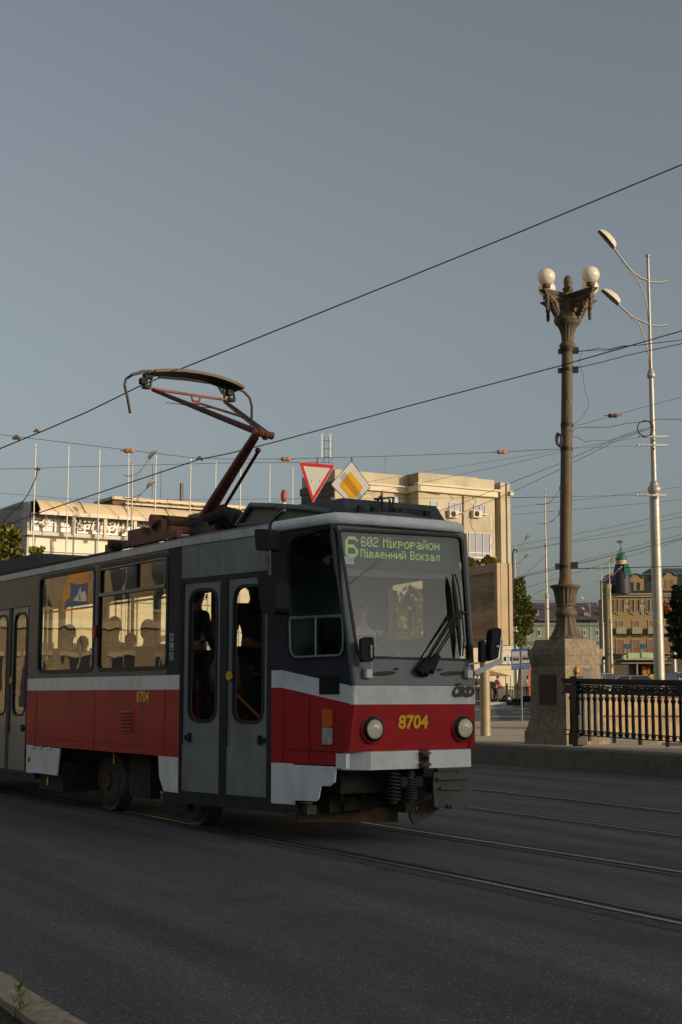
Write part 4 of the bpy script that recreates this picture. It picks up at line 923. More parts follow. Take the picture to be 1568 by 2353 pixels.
L.new(n['Principled BSDF'].outputs[0], ms_.inputs[1]); L.new(tr_.outputs[0], ms_.inputs[2]); L.new(ms_.outputs[0], n['Material Output'].inputs[0])
for k, d in enumerate((-pe2, -pe1, pe2, pe1)):
    s = Vector((-d.y, d.x, 0)); c = LC+Vector(((9.2-3.5)*.0285+.02, 0, 0)); zt = zz_(735)+.0
    if k in (0, 1): pass
    zb = 9.30
    mb = MB()
    for i, (w_, h0, h1, ex_) in enumerate(((.07, zb-.03, zb, 0), (.10, zb, zb+.025, .02), (.13, zb+.025, zb+.05, .05), (.16, zb+.05, zb+.075, .08))):
        mb.box(c+d*(.36+ex_/2)+Z*((h0+h1)/2), (.62+ex_, w_, h1-h0), (d, s, Z))
    # scroll bracket plate
    pr_ = [(.10, -.46), (.22, -.46), (.30, -.36), (.36, -.26), (.42, -.14), (.52, -.08), (.56, -.0), (.10, -.0)]
    inner = rnd([(.18, -.36), (.27, -.30), (.33, -.12), (.17, -.08)], .05, 4)
    mb.slab([c+d*a+Z*(zb+b)+s*.035 for a, b in pr_], [[c+d*a+Z*(zb+b)+s*.035 for a, b in inner]], .07, s)
    sp = [c+d*(.25+.085*(1-t/26)*math.cos(t*.5))+Z*(zb-.17+.085*(1-t/26)*math.sin(t*.5)) for t in range(24)]
    mb.tube(sp, .022, 6)
    for i in range(7):
        a = i/6; mb.sphere(c+d*(.26+.26*a**.8)+Z*(zb-.44+.36*a), .038-.01*a, 8, (1, 1, 1.3))
    ar = part('arm', mb, m_iron, lamp)
    mb = MB().lathe([(.01, -.36), (.03, -.34), (.038, -.28), (.033, -.26), (.045, -.245), (.035, -.22), (.04, -.14), (.05, -.13), (.05, -.11), (.035, -.1), (.05, -.03), (.05, 0)], c+d*.60+Z*(zb), 14)
    part('pendant', mb, m_iron, ar)
    cup = MB().lathe([(.03, 0), (.03, .03), (.085, .05), (.09, .07), (.06, .085), (.09, .10), (.09, .11), (.01, .11)], c+d*.62+Z*(zb+.075), 20)
    part('globe_cup', cup, m_iron, ar)
    gc = c+d*.62+Z*(zb+.075+.10+.165); rows = []
    part('globe', MB().sphere(gc, .182, 28), m_globe, ar)
def lcl(z_): return LC+Vector(((z_-3.5)*.0285, 0, 0))
for y in (806, 850):
    z_ = zY(y); part('wire_clamp', MB().lathe([(lr(116), z_-.03), (lr(118), z_), (lr(116), z_+.03)], lcl(z_), 20).box(lcl(z_)+Vector((.15, -.02, z_)), (.14, .09, .12)).box(lcl(z_)+Vector((-.15, -.02, z_-.02)), (.08, .07, .1)), m_black, lamp)
z_ = zY(1302); part('wire_clamp', MB().lathe([(lr(118), z_-.02), (lr(118), z_+.02)], lcl(z_), 20).box(lcl(z_)+Vector((.16, -.03, z_+.02)), (.15, .1, .13)).box(lcl(z_)+Vector((-.16, -.03, z_)), (.09, .08, .12)), m_black, lamp)
for z_ in (zY(977), zY(1032)): part('shaft_band', MB().lathe([(lr(117), z_-.04), (lr(119), z_), (lr(116), z_+.04)], lcl(z_), 20), m_black, lamp)
mb = MB()
for k in range(5):
    cc = LC+Vector((-.06-.012*k, -.12, zY(1016))); mb.tube([cc+Vector((.05*math.cos(t*.35), 0, .13*math.sin(t*.35)+.01*k)) for t in range(19)], .009, 5)
part('cable_coil', mb, m_black, lamp)
# --- railing
m_rl = mat('railing_black', (.014, .014, .014), .5, .3, var=.2)
FA = yP(1296, 1600, 27.45); FA.z = 0; 
def FR(t, o=0.0, z=0.0): return FA+kd*t+kn_*o+Z*z
zb_ = lambda t: .60-.018*t; ztp = lambda t: 1.632-.02*t
rl = thing('bridge_railing', 'black cast iron railing with round balusters beside the stone pedestal', 'railing', FR(4, 0, SWZ))
LR = 16.0
mb = MB(); N = 32
rows = [[FR(LR*i/N, -.07, ztp(LR*i/N)-.055), FR(LR*i/N, -.07, ztp(LR*i/N)), FR(LR*i/N, .07, ztp(LR*i/N)), FR(LR*i/N, .07, ztp(LR*i/N)-.055)] for i in range(N+1)]
mb.grid(rows, False, True); mb.face(rows[0]); mb.face(rows[-1]); part('handrail', mb, m_rl, rl)
# ornamental frieze: arcs and rosettes between two bars
mb = MB()
def barz(f0, f1, o=.02):
    rows = [[FR(LR*i/N, -o, f0(LR*i/N)), FR(LR*i/N, o, f0(LR*i/N)), FR(LR*i/N, o, f1(LR*i/N)), FR(LR*i/N, -o, f1(LR*i/N))] for i in range(N+1)]
    mb.grid(rows, False, True)
barz(lambda t: ztp(t)-.11, lambda t: ztp(t)-.055); barz(lambda t: ztp(t)-.285, lambda t: ztp(t)-.25)
pt_ = .355; t = .52; tl = 0.0
def fz(tt, dz): return FR(tt, .012, ztp(tt)+dz)
random.seed(21)
holes = []; edges_t = [0.0]
while t < LR-.3:
    h = []
    j = lambda: random.uniform(-.006, .006)
    arc_o = [(-.125, -.232), (-.07, -.205), (0, -.178+j()), (.07, -.205), (.125, -.232)]; arc_i = [(.085, -.236), (.05, -.220), (0, -.204+j()), (-.05, -.220), (-.085, -.236)]
    h.append([(t+a, b) for a, b in arc_o+arc_i])
    for cx0, cz0, sx0, sz0 in ((-.075, -.152, .03, .013), (.08, -.150, .032, .012), (0, -.143, .024, .012), (-.155, -.165, .012, .02), (.165, -.200, .018, .012)):
        h.append([(t+cx0+sx0*math.cos(a*.8976)+j(), cz0+sz0*math.sin(a*.8976)) for a in range(7)])
    t0_, t1_ = t-pt_/2, t+pt_/2
    mb.slab([fz(t0_, -.115), fz(t1_, -.115), fz(t1_, -.26), fz(t0_, -.26)], [[fz(a, b) for a, b in hh_] for hh_ in h], .024, kn_*-1)
    mb.tube([fz(t+a, b)-kn_*.02 for a, b in arc_o], .008, 5); mb.sphere(fz(t-.09, -.185)-kn_*.01, .018, 6); mb.sphere(fz(t+.09, -.185)-kn_*.01, .018, 6)
    t += pt_
mb.slab([fz(0, -.115), fz(.52-pt_/2, -.115), fz(.52-pt_/2, -.26), fz(0, -.26)], [], .024, kn_*-1)
part('frieze', mb, m_rl, rl)
mb = MB(); barz(lambda t: zb_(t)+.055, lambda t: zb_(t)+.075, .015); barz(lambda t: zb_(t)-.03, lambda t: zb_(t)-.01, .015); part('bottom_rail', mb, m_rl, rl)
for tp in (.40, 2.42+2.6, 9.6):
    pp_ = part('post', MB().box(FR(tp, 0, (SWZ+1.63)/2), (.15, .15, 1.63-SWZ), (kd, kn_, Z)).box(FR(tp, 0, .50), (.26, .24, .22), (kd, kn_, Z)).box(FR(tp, 0, 1.2), (.19, .17, .5), (kd, kn_, Z)).box(FR(tp, 0, 1.64), (.2, .18, .05), (kd, kn_, Z)), m_rl, rl, bevel=.01)
    part('post_finial', MB().lathe([(.03, 0), (.045, .01), (.02, .03), (.05, .05), (.062, .085), (.06, .12), (.045, .155), (.02, .185), (.003, .2)], FR(tp, 0, 1.66), 20, Z, 8, .15, .04, .16), mat('finial_gold', (.55, .26, .05), .45, .6, var=.25, vs=40), pp_)
bal0 = MB().lathe([(.03, 0), (.03, .02), (.040, .04), (.052, .06), (.040, .08), (.032, .10), (.031, .5), (.029, .66), (.042, .69), (.050, .71), (.042, .73), (.030, .75), (.030, .80)], (0, 0, 0), 12)
t = .22; k = 0; bme = None
while t < LR-.1 and k < 85:
    if abs(t-.4) > .13 and abs(t-5.02) > .12 and abs(t-9.6) > .12:
        if bme is None: bo = part('baluster', bal0, m_rl, rl); bo.data.transform(wmat(rl)); bme = bo.data
        else: bo = bpy.data.objects.new('baluster', bme); COL.objects.link(bo); bo.parent = rl
        p = wmat(rl).inverted() @ FR(t, 0, zb_(t)-.02); bo.location = p; bo.scale = (1, 1, (1.35-(zb_(t)-.02)-.02*t+.018*0)/.8)
        WM[bo.name] = wmat(rl)
        if k % 4 == 3: 
            q = part('foot', MB().box(FR(t, 0, zb_(t)-.06), (.05, .05, .12), (kd, kn_, Z)), m_rl, rl)
    t += .177; k += 1
# --- sunlit embankment wall beyond the water side
m_wall = mat('embankment_stone', (.66, .45, .24), .85, var=.16, vs=5, bump=.25, bs=20, stain=(.34, .25, .15), ss=1.2)
mb = MB(); x = 6.3; random.seed(8)
def WL(x, z, o=0.0): return Vector((x, 40+o, z))
mb.box((21, 40.3, .35), (30, .5, 1.5)); 
part_w = thing('embankment_wall', 'long sunlit tan stone parapet wall seen through the black railing', 'wall', (20, 40.2, 0))
part('wall', mb, m_wall, part_w)
mb = MB(); x = 6.0
while x < 36:
    l = 1.5; mb.box((x+l/2, 40.25, 1.0), (l-.02, .64, .52)); mb.box((x+l/2, 40.25, 1.29), (l-.02, .8, .09)); x += l
part('coping', mb, m_wall, part_w, bevel=.012)
# --- big silver mast and its repeats
m_mast = mat('mast_silver', (.40, .37, .32), .5, .45, var=.08, vs=3)
m_head = mat('lamp_head', (.60, .54, .42), .6, .0, var=.08); m_lens = mat('lamp_glass', (.10, .10, .09), .2, coat=.8, var=.2, vs=30)
def make_mast(label, group, lean=((1.14, 1.0, 1.60, 1.50), (1.04, .61, 1.53, 1.0))):
    ms = thing('street_light', label, 'street light', (0, 0, 0), 0, group)
    part('pole', MB().lathe([(.19, 0), (.18, .3), (.165, 1.5), (.15, 7.45)], (0, 0, 0), 20), m_mast, ms)
    part('pole', MB().lathe([(.085, 7.6), (.075, 11.0)], (0, 0, 0), 16), m_mast, ms)
    part('pole', MB().lathe([(.052, 11.1), (.042, 14.75)], (0, 0, 0), 12), m_mast, ms)
    part('collar', MB().lathe([(.15, 7.35), (.19, 7.42), (.205, 7.5), (.19, 7.56), (.13, 7.6), (.14, 7.66), (.11, 7.72), (.08, 7.75)], (0, 0, 0), 20), m_mast, ms)
    part('collar', MB().lathe([(.08, 10.92), (.13, 10.97), (.135, 11.03), (.11, 11.08), (.1, 11.15), (.06, 11.22)], (0, 0, 0), 16), m_mast, ms)
    part('finial', MB().sphere((0, 0, 14.8), .07, 12).lathe([(.05, 14.6), (.055, 14.66), (.03, 14.72)], (0, 0, 0), 12), m_mast, ms)
    for z0, (hx, hz, ex_, ez), br in ((14.0, lean[0], 1.25), (12.62, lean[1], 1.45)):
        c = [(0, 0), (.27, .09), (.5, .09+.14*hz), (.69*hx/1.14, .42*hz), (.91*hx/1.14, .70*hz), (hx, hz)]
        arm = part('arm', MB().tube([(a, 0, z0+b) for a, b in c], .033, 8).tube([(0, 0, z0-.02), (-.35, 0, z0-.03), (-.62, 0, z0+.05)], .034, 8).tube([(.04, 0, z0-br), (.06, 0, z0-br*.65), (.17, 0, z0-br*.3), (.37, 0, z0+.02), (.6, 0, z0+.28*hz), (.86*hx/1.14, 0, z0+.63*hz)], .02, 6), m_mast, ms)
        a = Vector((hx-.03, 0, z0+hz-.03)); b = Vector((ex_, 0, z0+ez)); d = (b-a); l = d.length; d.normalize(); y = Vector((0, 1, 0)); u_ = d.cross(y)*-1
        if u_.z < 0: u_ = -u_
        rows = []
        for t, wv_, hv in ((0, .06, .07), (.08, .11, .13), (.35, .14, .17), (.7, .13, .15), (.93, .09, .09), (1, .06, .03)):
            q = a+d*l*t; rows.append([q-y*wv_, q-y*wv_*.75+u_*hv, q+u_*hv*1.25, q+y*wv_*.75+u_*hv, q+y*wv_])
        hm = MB().grid(rows, True); hm.face(rows[0]); hm.face(rows[-1])
        hd = part('lamp_head', hm, m_head, arm)
        rows = [[r[0], r[0]*.7+r[4]*.3-u_*.05, r[0]*.3+r[4]*.7-u_*.05, r[4]] for r in rows]
        part('lamp_glass', MB().grid(rows, True), m_lens, hd)
    return ms
gp_ = 'tall silver street lights with twin cobra heads'
m1 = make_mast('tallest silver street light mast, closest, standing behind the black railing', gp_)
m1.location = (yP(1516, 1560, 43).x, 43, 0); m1.rotation_euler = (0, 0, R_(180+12))
def mast_at(x, ytop, Y, rz, lab):
    p = yP(x, ytop, Y); g = gz(p.x, Y); s = (p.z-g)/14.85
    return dup(m1, (yP(x, 1500, Y).x, Y, g), R_(rz), lab, (s*.95, s, s))
mast_at(297, 1061, 78, -12, 'silver street light mast in front of the terrace restaurant')
mast_at(1259, 1131, 93, -15, 'silver street light mast directly left of the ornate lamp post')
mast_at(1187, 1244, 123, -12, 'silver street light mast rising above the two blue stop signs')
mast_at(1386.6, 1293, 150, -15, 'thin silver street light just right of the stone pedestal')
mast_at(1405, 1278, 140, -10, 'silver street light in front of the green turret')
mast_at(1358, 1379, 200, 170, 'small distant street light before the purple roof')
mast_at(1494, 1375, 190, 172, 'small distant street light beside the largest silver mast')
ms = solo('plain_pole', MB().lathe([(.2, 2), (.17, 9.7)], (yP(1549, 1500, 130).x, 130, 0), 12), m_mast, 'short plain pale pole in front of the dark tree', 'pole')
# --- billboard on its column
pbb = yP(1143, 1390, 34.3); ad = Vector((-.40, .9165, 0)); an = Vector((-.9165, -.40, 0))
bb = thing('billboard', 'tan lightbox billboard on a thick round column beside the tram front', 'billboard', (yP(1115, 1690, 33.8).x, 34.3, SWZ))
zb0, zb1 = yP(1143, 1483, 34.3).z, yP(1143, 1293, 34.3).z
def BBp(s, z, o=0.0): return Vector((pbb.x, pbb.y, 0))+ad*s+an*o+Z*z
m_bb = mat('billboard_frame', (.34, .235, .135), .55, .1, var=.1, vs=3)
ol = [BBp(0, zb0), BBp(3.4, zb0), BBp(3.4, zb1), BBp(0, zb1)]; ih = [BBp(.14, zb0+.14), BBp(3.26, zb0+.14), BBp(3.26, zb1-.22), BBp(.14, zb1-.22)]
part('frame', MB().slab(ol, [ih], .10, an).slab([p-an*.10 for p in ol], [], .20, an), m_bb, bb, bevel=.01)
part('side_cover', MB().slab([p-an*.33 for p in ol], [], .10, an), m_bb, bb, bevel=.008)
part('seam', MB().slab([p-an*.30 for p in [BBp(.02, zb0+.03), BBp(3.3, zb0+.03), BBp(3.3, zb1-.03), BBp(.02, zb1-.03)]], [], .035, an), m_black, bb)
pm = mat('poster', (.24, .15, .08), .5, var=.5, vs=1.6)
n = pm.node_tree.nodes; L = pm.node_tree.links; tcx = n.new('ShaderNodeTexCoord'); sx = n.new('ShaderNodeSeparateXYZ'); cr = n.new('ShaderNodeValToRGB')
nz = n.new('ShaderNodeTexNoise'); nz.inputs['Scale'].default_value = 2.5; nz.inputs['Detail'].default_value = 8
mp = n.new('ShaderNodeMapping'); mp.inputs['Scale'].default_value = (1, 1, 4.5); L.new(tcx.outputs['Object'], mp.inputs['Vector']); L.new(mp.outputs[0], nz.inputs['Vector'])
L.new(tcx.outputs['Object'], sx.inputs[0]); ma = n.new('ShaderNodeMath'); ma.operation = 'MULTIPLY_ADD'; ma.inputs[1].default_value = .9; L.new(nz.outputs['Fac'], ma.inputs[0]); L.new(sx.outputs['Z'], ma.inputs[2])
mr_ = n.new('ShaderNodeMapRange'); mr_.inputs['From Min'].default_value = 2.5; mr_.inputs['From Max'].default_value = 4.45; L.new(ma.outputs[0], mr_.inputs[0]); L.new(mr_.outputs[0], cr.inputs['Fac'])
e = cr.color_ramp.elements; e[0].position = 0; e[0].color = (.14, .08, .05, 1); e[1].position = 1; e[1].color = (.10, .085, .045, 1)
for ps, c_ in ((.12, (.38, .20, .10)), (.30, (.22, .10, .055)), (.42, (.46, .28, .14)), (.55, (.11, .06, .035)), (.70, (.05, .035, .02)), (.76, (.20, .17, .07)), (.92, (.09, .08, .045))):
    q = e.new(ps); q.color = (*c_, 1)
L.new(cr.outputs[0], n['Principled BSDF'].inputs['Base Color'])
ps_ = part('poster', MB().slab([p-an*.06 for p in ih], [], .02, an), pm, bb, label='faded brown advertising poster behind glass')
part('glass', MB().face([p-an*.03 for p in ih]), glass('poster_glass', (.9, .88, .82), .35, .0), ps_)
cx_ = yP(1115, 1600, 33.8)
part('column', MB().lathe([(.125, SWZ-.01), (.118, SWZ+.05), (.115, zb0+.1)], (cx_.x, 33.8, 0), 28), mat('column_metal', (.34, .27, .16), .6, .25, var=.12, vs=3), bb)
part('lamp_arm', MB().tube([BBp(.02, zb1-.9, -.46), BBp(.02, zb1+.25, -.46), BBp(.02, zb1+.35, -.50), BBp(.0, zb1+.3, -.58)], .02, 6), m_black, bb)
# --- stop signs
m_blue = mat('sign_blue', (.035, .10, .28), .5, var=.06); m_swhite = mat('sign_white', (.42, .41, .38), .5, var=.04)
ss_ = thing('stop_sign', 'pair of narrow blue bus and trolleybus stop signs on one thin pole', 'road sign', (yP(1199, 1600, 50).x, 50, SWZ))
part('pole', MB().tube([(yP(1199, 1600, 50).x, 50.03, SWZ), (yP(1197.5, 1500, 50).x, 50.03, yP(1197, 1493, 50).z)], .035, 8), mat('pole_grey', (.16, .15, .13), .6), ss_)
def y5(x, y, o=0.0): return yP(x, y, 50)-Vector((0, o, 0))
for k, (x0, yt) in enumerate(((1175.0, 1491.5), (1197.3, 1490))):
    w_ = 20.5; h_ = 47.5
    pn_ = part('sign_panel', MB().slab([y5(*p) for p in rnd([(x0, yt), (x0+w_, yt-1), (x0+w_+.5, yt+h_-.8), (x0+.5, yt+h_)], 2.5, 3)], [], .03, Vector((0, -1, 0))), m_blue, ss_)
    part('white_field', MB().slab([y5(*p, .006) for p in rnd([(x0+1.8, yt+6), (x0+w_-1.2, yt+5.5), (x0+w_-1, yt+33), (x0+2, yt+33.5)], 1, 2)], [], .004, Vector((0, -1, 0))), m_swhite, pn_)
    bxx, by = x0+3.8, yt+17.5; mb = MB()
    o_ = Vector((0, -1, 0)); 
    body = [(bxx+.6, by), (bxx+13.5, by), (bxx+14.3, by+2), (bxx+14.3, by+8), (bxx+12.3, by+8.3), (bxx+.2, by+8.3), (bxx, by+3)]
    win = [[(bxx+1.4+i*3.2, by+.8), (bxx+4+i*3.2, by+.8), (bxx+4+i*3.2, by+3.7), (bxx+1.2+i*3.2, by+3.7)] for i in range(4)]
    mb.slab([y5(*p, .012) for p in body], [[y5(*p, .012) for p in w2] for w2 in win], .003, o_)
    for cxx in (bxx+2.9, bxx+11.3):
        ci = [(cxx+1.5*math.cos(a*math.pi/6), by+8.3+1.6*math.sin(a*math.pi/6)) for a in range(12)]
        mb.slab([y5(*p, .018) for p in ci], [[y5(cxx+(x-cxx)*.5, by+8.3+(y-by-8.3)*.5, .018) for x, y in ci]], .003, o_)
    if k: mb.bar(y5(bxx+4, by-.5, .014), y5(bxx+9, by-6, .014), .012, .004)
    part('pictogram', mb, m_black, pn_)
    part('lettering', text_mb('ЗУПИНКА', .066, y5(x0+10.5, yt+38.7, .006), Vector((1, 0, 0)), Z, .003, .0).__class__() if False else text_mb('Південний', .058, y5(x0+10.6, yt+39.2, .004), Vector((1, 0, 0)), Z, .003, .001), m_swhite, pn_)
    part('lettering', text_mb('вокзал', .058, y5(x0+10.6, yt+43.6, .004), Vector((1, 0, 0)), Z, .003, .001), m_swhite, pn_)
# --- hanging road signs
SY = 25.9; fw_ = Vector((0, -1, 0)); s5 = lambda x, y, o=0.0: yP(x, y, SY)-Vector((0, o, 0))
m_sred = mat('sign_red', (.75, .03, .035), .45, coat=.3); m_sw = mat('sign_face_white', (.80, .76, .68), .45, coat=.3, var=.04); m_sy = mat('sign_face_yellow', (.92, .46, .01), .45, coat=.3, var=.04)
gw = thing('give_way_sign', 'red and white triangular give way sign hanging above the road', 'road sign', s5(729, 1156))
tri = rnd([(688.4, 1062), (769.8, 1068.5), (719.3, 1155.8)], 4, 4)
part('border', MB().slab([s5(*p) for p in grow(tri, .6)], [], .02, fw_), m_sw, gw)
part('red_rim', MB().slab([s5(*p, .005) for p in tri], [[s5(*p, .005) for p in rnd([(697.5, 1070.5), (760.6, 1075.5), (720.5, 1141)], 2, 3)]], .004, fw_), m_sred, gw)
mb = MB()
for x, y in ((717, 1104.5), (736, 1105.5)): mb.sphere(s5(x, y, .006), .008, 6)
part('bolt', mb, m_rust, gw)
part('hanger', MB().box(s5(729.5, 1058, 0), (.03, .03, .12)), m_po, gw)
pr2 = thing('priority_road_end_sign', 'diamond sign with yellow centre crossed by black lines hanging beside the triangle', 'road sign', s5(810, 1163))
dm = rnd([(808, 1060), (851.5, 1119), (811.5, 1163.5), (761, 1113.5)], 4, 4)
part('board', MB().slab([s5(*p) for p in grow(dm, 1)], [], .02, fw_), m_black, pr2)
part('white_face', MB().slab([s5(*p, .004) for p in grow(dm, -.4)], [], .004, fw_), m_sw, pr2)
yy = rnd([(806, 1084.5), (834, 1120), (810.5, 1151), (782, 1114.5)], 4, 4)
yel = part('yellow_field', MB().slab([s5(*p, .008) for p in grow(yy, 1)], [], .002, fw_).slab([s5(*p, .009) for p in grow(yy, 0)], [], .002, fw_), m_sy, pr2)
mb = MB()
for i in range(4):
    mb.bar(s5(783+3*i, 1095-3*i, .012), s5(827+2.4*i, 1150-2.4*i, .012), .0045, .003)
part('stripe', mb, m_black, pr2)
part('hanger', MB().box(s5(808.5, 1055.5, 0), (.03, .03, .09)), m_po, pr2)
# ================================================================= BUILDINGS
def solve_len(p0, e, x):
    """distance along e from p0 whose image column is x"""
    k = (x-CX)/3316.0; return (k*p0.y-p0.x)/(e.x-k*e.y)
def RP(p0, e, n, x0, y0, x1, y1, o=0.0):
    a = pl(x0, y0, p0, n); b = pl(x1, y1, p0, n); c = pl(x0, y1, p0, n)
    s0 = (a-p0).dot(e); s1 = (b-p0).dot(e); q = Vector((p0.x, p0.y, 0))+n*o
    return [q+e*s0+Z*c.z, q+e*s1+Z*c.z, q+e*s1+Z*a.z, q+e*s0+Z*a.z]
def window(parent, p0, e, n, x0, y0, x1, y1, mull=1, frame=.06, mf=None, mg=None, rec=.08, sill=True):
    q = RP(p0, e, n, x0, y0, x1, y1, .07); c = sum(q, Vector())/4
    inn = [p+(c-p).normalized()*frame*1.4 for p in q]
    mf = mf or m_wframe; mg = mg or m_wglass
    w_ = part('window', MB().slab(q, [inn], .12, n), mf, parent)
    part('pane', MB().slab([p-n*.045 for p in inn], [], .03, n), mg, w_)
    mb = MB(); 
    for i in range(mull):
        t = (i+1)/(mull+1); a = inn[0]*(1-t)+inn[1]*t; b = inn[3]*(1-t)+inn[2]*t; mb.bar(a-n*.02, b-n*.02, .03, .05, n)
    if mull: part('mullion', mb, mf, w_)
    if sill: part('sill', MB().box((q[0]+q[1])/2-Z*.04+n*.06, ((q[1]-q[0]).length+.2, .2, .06), (e, n, Z)), mf, w_)
    return w_
m_wframe = mat('window_frame_white', (.62, .60, .55), .5, var=.04); m_wglass = mat('window_glass', (.05, .06, .075), .08, spec=.8, var=.3, vs=.6)
m_plast_w = mat('panel_cream', (.80, .73, .57), .7, var=.05, vs=1); m_awn = mat('awning_tan', (.74, .56, .34), .75, var=.05, vs=2)
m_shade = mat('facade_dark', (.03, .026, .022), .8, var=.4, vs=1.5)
e1 = Vector((.857, .515, 0)).normalized(); n1 = Vector((e1.y, -e1.x, 0)); e2 = -n1
# --- terrace restaurant
p0 = yP(66, 1300, 80); p0.z = .7
rs = thing('terrace_restaurant', 'cream two storey restaurant with tan curved awning over its open roof terrace', 'building', (p0.x, p0.y, .7))
LF = solve_len(p0, e1, 640); DP = 16
zat = lambda x, y, o=0: pl(x, y, p0+n1*o, n1).z
zd = zat(66, 1221); zslab = zat(66, 1229.5)
def bxl(mb, s0, s1, d0, d1, z0, z1, q=p0): 
    c = Vector((q.x, q.y, 0))+e1*((s0+s1)/2)+e2*((d0+d1)/2)+Z*((z0+z1)/2); return mb.box(c, (s1-s0, d1-d0, z1-z0), (e1, e2, Z))
mb = MB(); bxl(mb, .0, LF, .12, DP, .7, zslab); part('lower_storey', mb, m_plast_w, rs)
mb = MB()
zz0 = zslab; rws = [zslab-.9, zslab-2.2, zslab-3.6, zslab-5.2]
for i in range(1, 12): bxl(mb, LF*i/12-.03, LF*i/12+.03, .06, .13, .7, zslab-.1)
for z in rws: bxl(mb, .1, LF, .05, .13, z, z+.05)
part('facade_joint', mb, mat('joint_tan', (.36, .29, .20), .8), rs)
mb = MB()
for i, (a, b) in enumerate(((.5, 1.6), (2.2, 3.6), (5.0, 6.6), (7.6, 9.2), (10, 11.4))): bxl(mb, a, b, .03, .125, 2.2, 4.2)
part('shop_window', mb, m_wglass, rs)
mg_ = mat('graffiti_red', (.45, .08, .06), .7); mb = MB()
for a, b, zz1, zz2 in ((.3, 5.0, 4.3, 2.6), (4.9, 8.0, 2.6, 3.9)): mb.bar(Vector((p0.x, p0.y, 0))+e1*a+Z*zz1+n1*.02-e2*0, Vector((p0.x, p0.y, 0))+e1*b+Z*zz2+n1*.02, .02, .35, n1)
part('painted_stripe', mb, mg_, rs)
mb = MB(); 
for s, z, r in ((8.6, 3.6, 1.2), (11.4, 3.2, 1.4)):
    ci = [Vector((p0.x, p0.y, 0))+e1*(s+r*math.cos(t*math.pi/12))+Z*(z+r*math.sin(t*math.pi/12))+n1*.02 for t in range(24)]; cc = sum(ci, Vector())/24
    mb.slab(ci, [[cc+(q-cc)*.72 for q in ci]], .04, n1)
part('painted_ring', mb, mat('graffiti_grey', (.12, .12, .10), .7), rs)
mb = MB(); bxl(mb, -.25, LF, -.35, DP, zslab, zd); part('terrace_slab', mb, mat('slab_white', (.62, .56, .47), .7, var=.05), rs)
ztopw = zat(30, 1155); mb = MB(); bxl(mb, -.1, .05, .1, 9.0, .7, zat(62, 1150)); bxl(mb, -.1, .4, .9, 9, zd, zat(62, 1146)); part('end_wall', mb, mat('endwall_shade', (.52, .50, .46), .8), rs)  # grey of the end wall carries its shadow tone in the colour
mb = MB()
for t in (6.8, 7.6): mb.lathe([(.12, 0), (.12, 1.2), (.16, 1.22), (.16, 1.35), (.05, 1.4)], Vector((p0.x, p0.y, zat(62, 1150)-.3))+e2*t, 12)
part('chimney', mb, m_alu, rs)
zaw0 = zat(75, 1176.5, .9); zaw1 = zat(60, 1146)
rows = []; us_ = [.2+i*(LF-.2)/24 for i in range(25)]
for s in us_:
    r = []
    for k in range(11):
        t = k/10; dd = -1.25+1.3*t; z = zaw0+(zaw1-zaw0)*math.sin(t*math.pi/2)**.9
        r.append(Vector((p0.x, p0.y, 0))+e1*s+e2*dd+Z*z)
    rows.append(r)
aw = part('awning', MB().grid(rows).grid([[q-Z*.06 for q in r] for r in rows]), m_awn, rs)
for i in range(0, 25, 4): part('awning_rib', MB().tube([q+Z*.02 for q in rows[i]], .03, 5), mat('awning_rib', (.30, .20, .11), .8), aw)
mb = MB(); bxl(mb, .1, LF, -1.33, -1.2, zaw0-.14, zaw0+.06); part('awning_edge', mb, mat('edge_cream', (.72, .62, .48), .7), aw)
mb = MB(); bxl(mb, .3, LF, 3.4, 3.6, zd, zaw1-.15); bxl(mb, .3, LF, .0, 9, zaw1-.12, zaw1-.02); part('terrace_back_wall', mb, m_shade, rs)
m_rw = mat('rail_white', (.75, .70, .60), .5, var=.03)
mb = MB()
for z in (.35, .7, 1.05): bxl(mb, 0, LF, -.28, -.24, zd+z-.02, zd+z+.02)
s = 0.0
while s < LF: bxl(mb, s, s+.05, -.3, -.22, zd, zd+1.08); s += 1.35
part('terrace_railing', mb, m_rw, rs)
mb = MB()
for x in (144, 217, 286, 350, 431, 490): s = solve_len(p0, e1, x); part('terrace_post', bxl(MB(), s-.09, s+.09, -1.2, -1.02, zd-.2, zaw0), mat('post_cream', (.66, .52, .36), .6), rs)
mb = MB(); random.seed(12)
for i in range(16):
    s = .9+i*.85; bxl(mb, s, s+.5, .6, 1.2, zd, zd+.45+.2*(i % 3))
    bxl(mb, s, s+.5, 1.2, 1.25, zd, zd+.9)
part('terrace_chairs', mb, mat('chair_brown', (.28, .12, .05), .7, var=.4, vs=.8), rs, kind='stuff')
mb = MB(); bxl(mb, 0.15, 8.6, -.18, -.14, zd+.05, zd+.95); part('terrace_screen', mb, glass('screen_glass', (.85, .80, .70), .8, .25, .5), rs)
mb = MB()
for k in range(26):
    for j in range(2): mb.sphere(Vector((p0.x, p0.y, 0))+e1*(9.2+k*.33+(j*.16))+e2*2.9+Z*(zaw1-1.0-j*.35), .06, 6)
part('lamp_string', mb, mat('lamp_white', (.8, .75, .6), .6), rs)
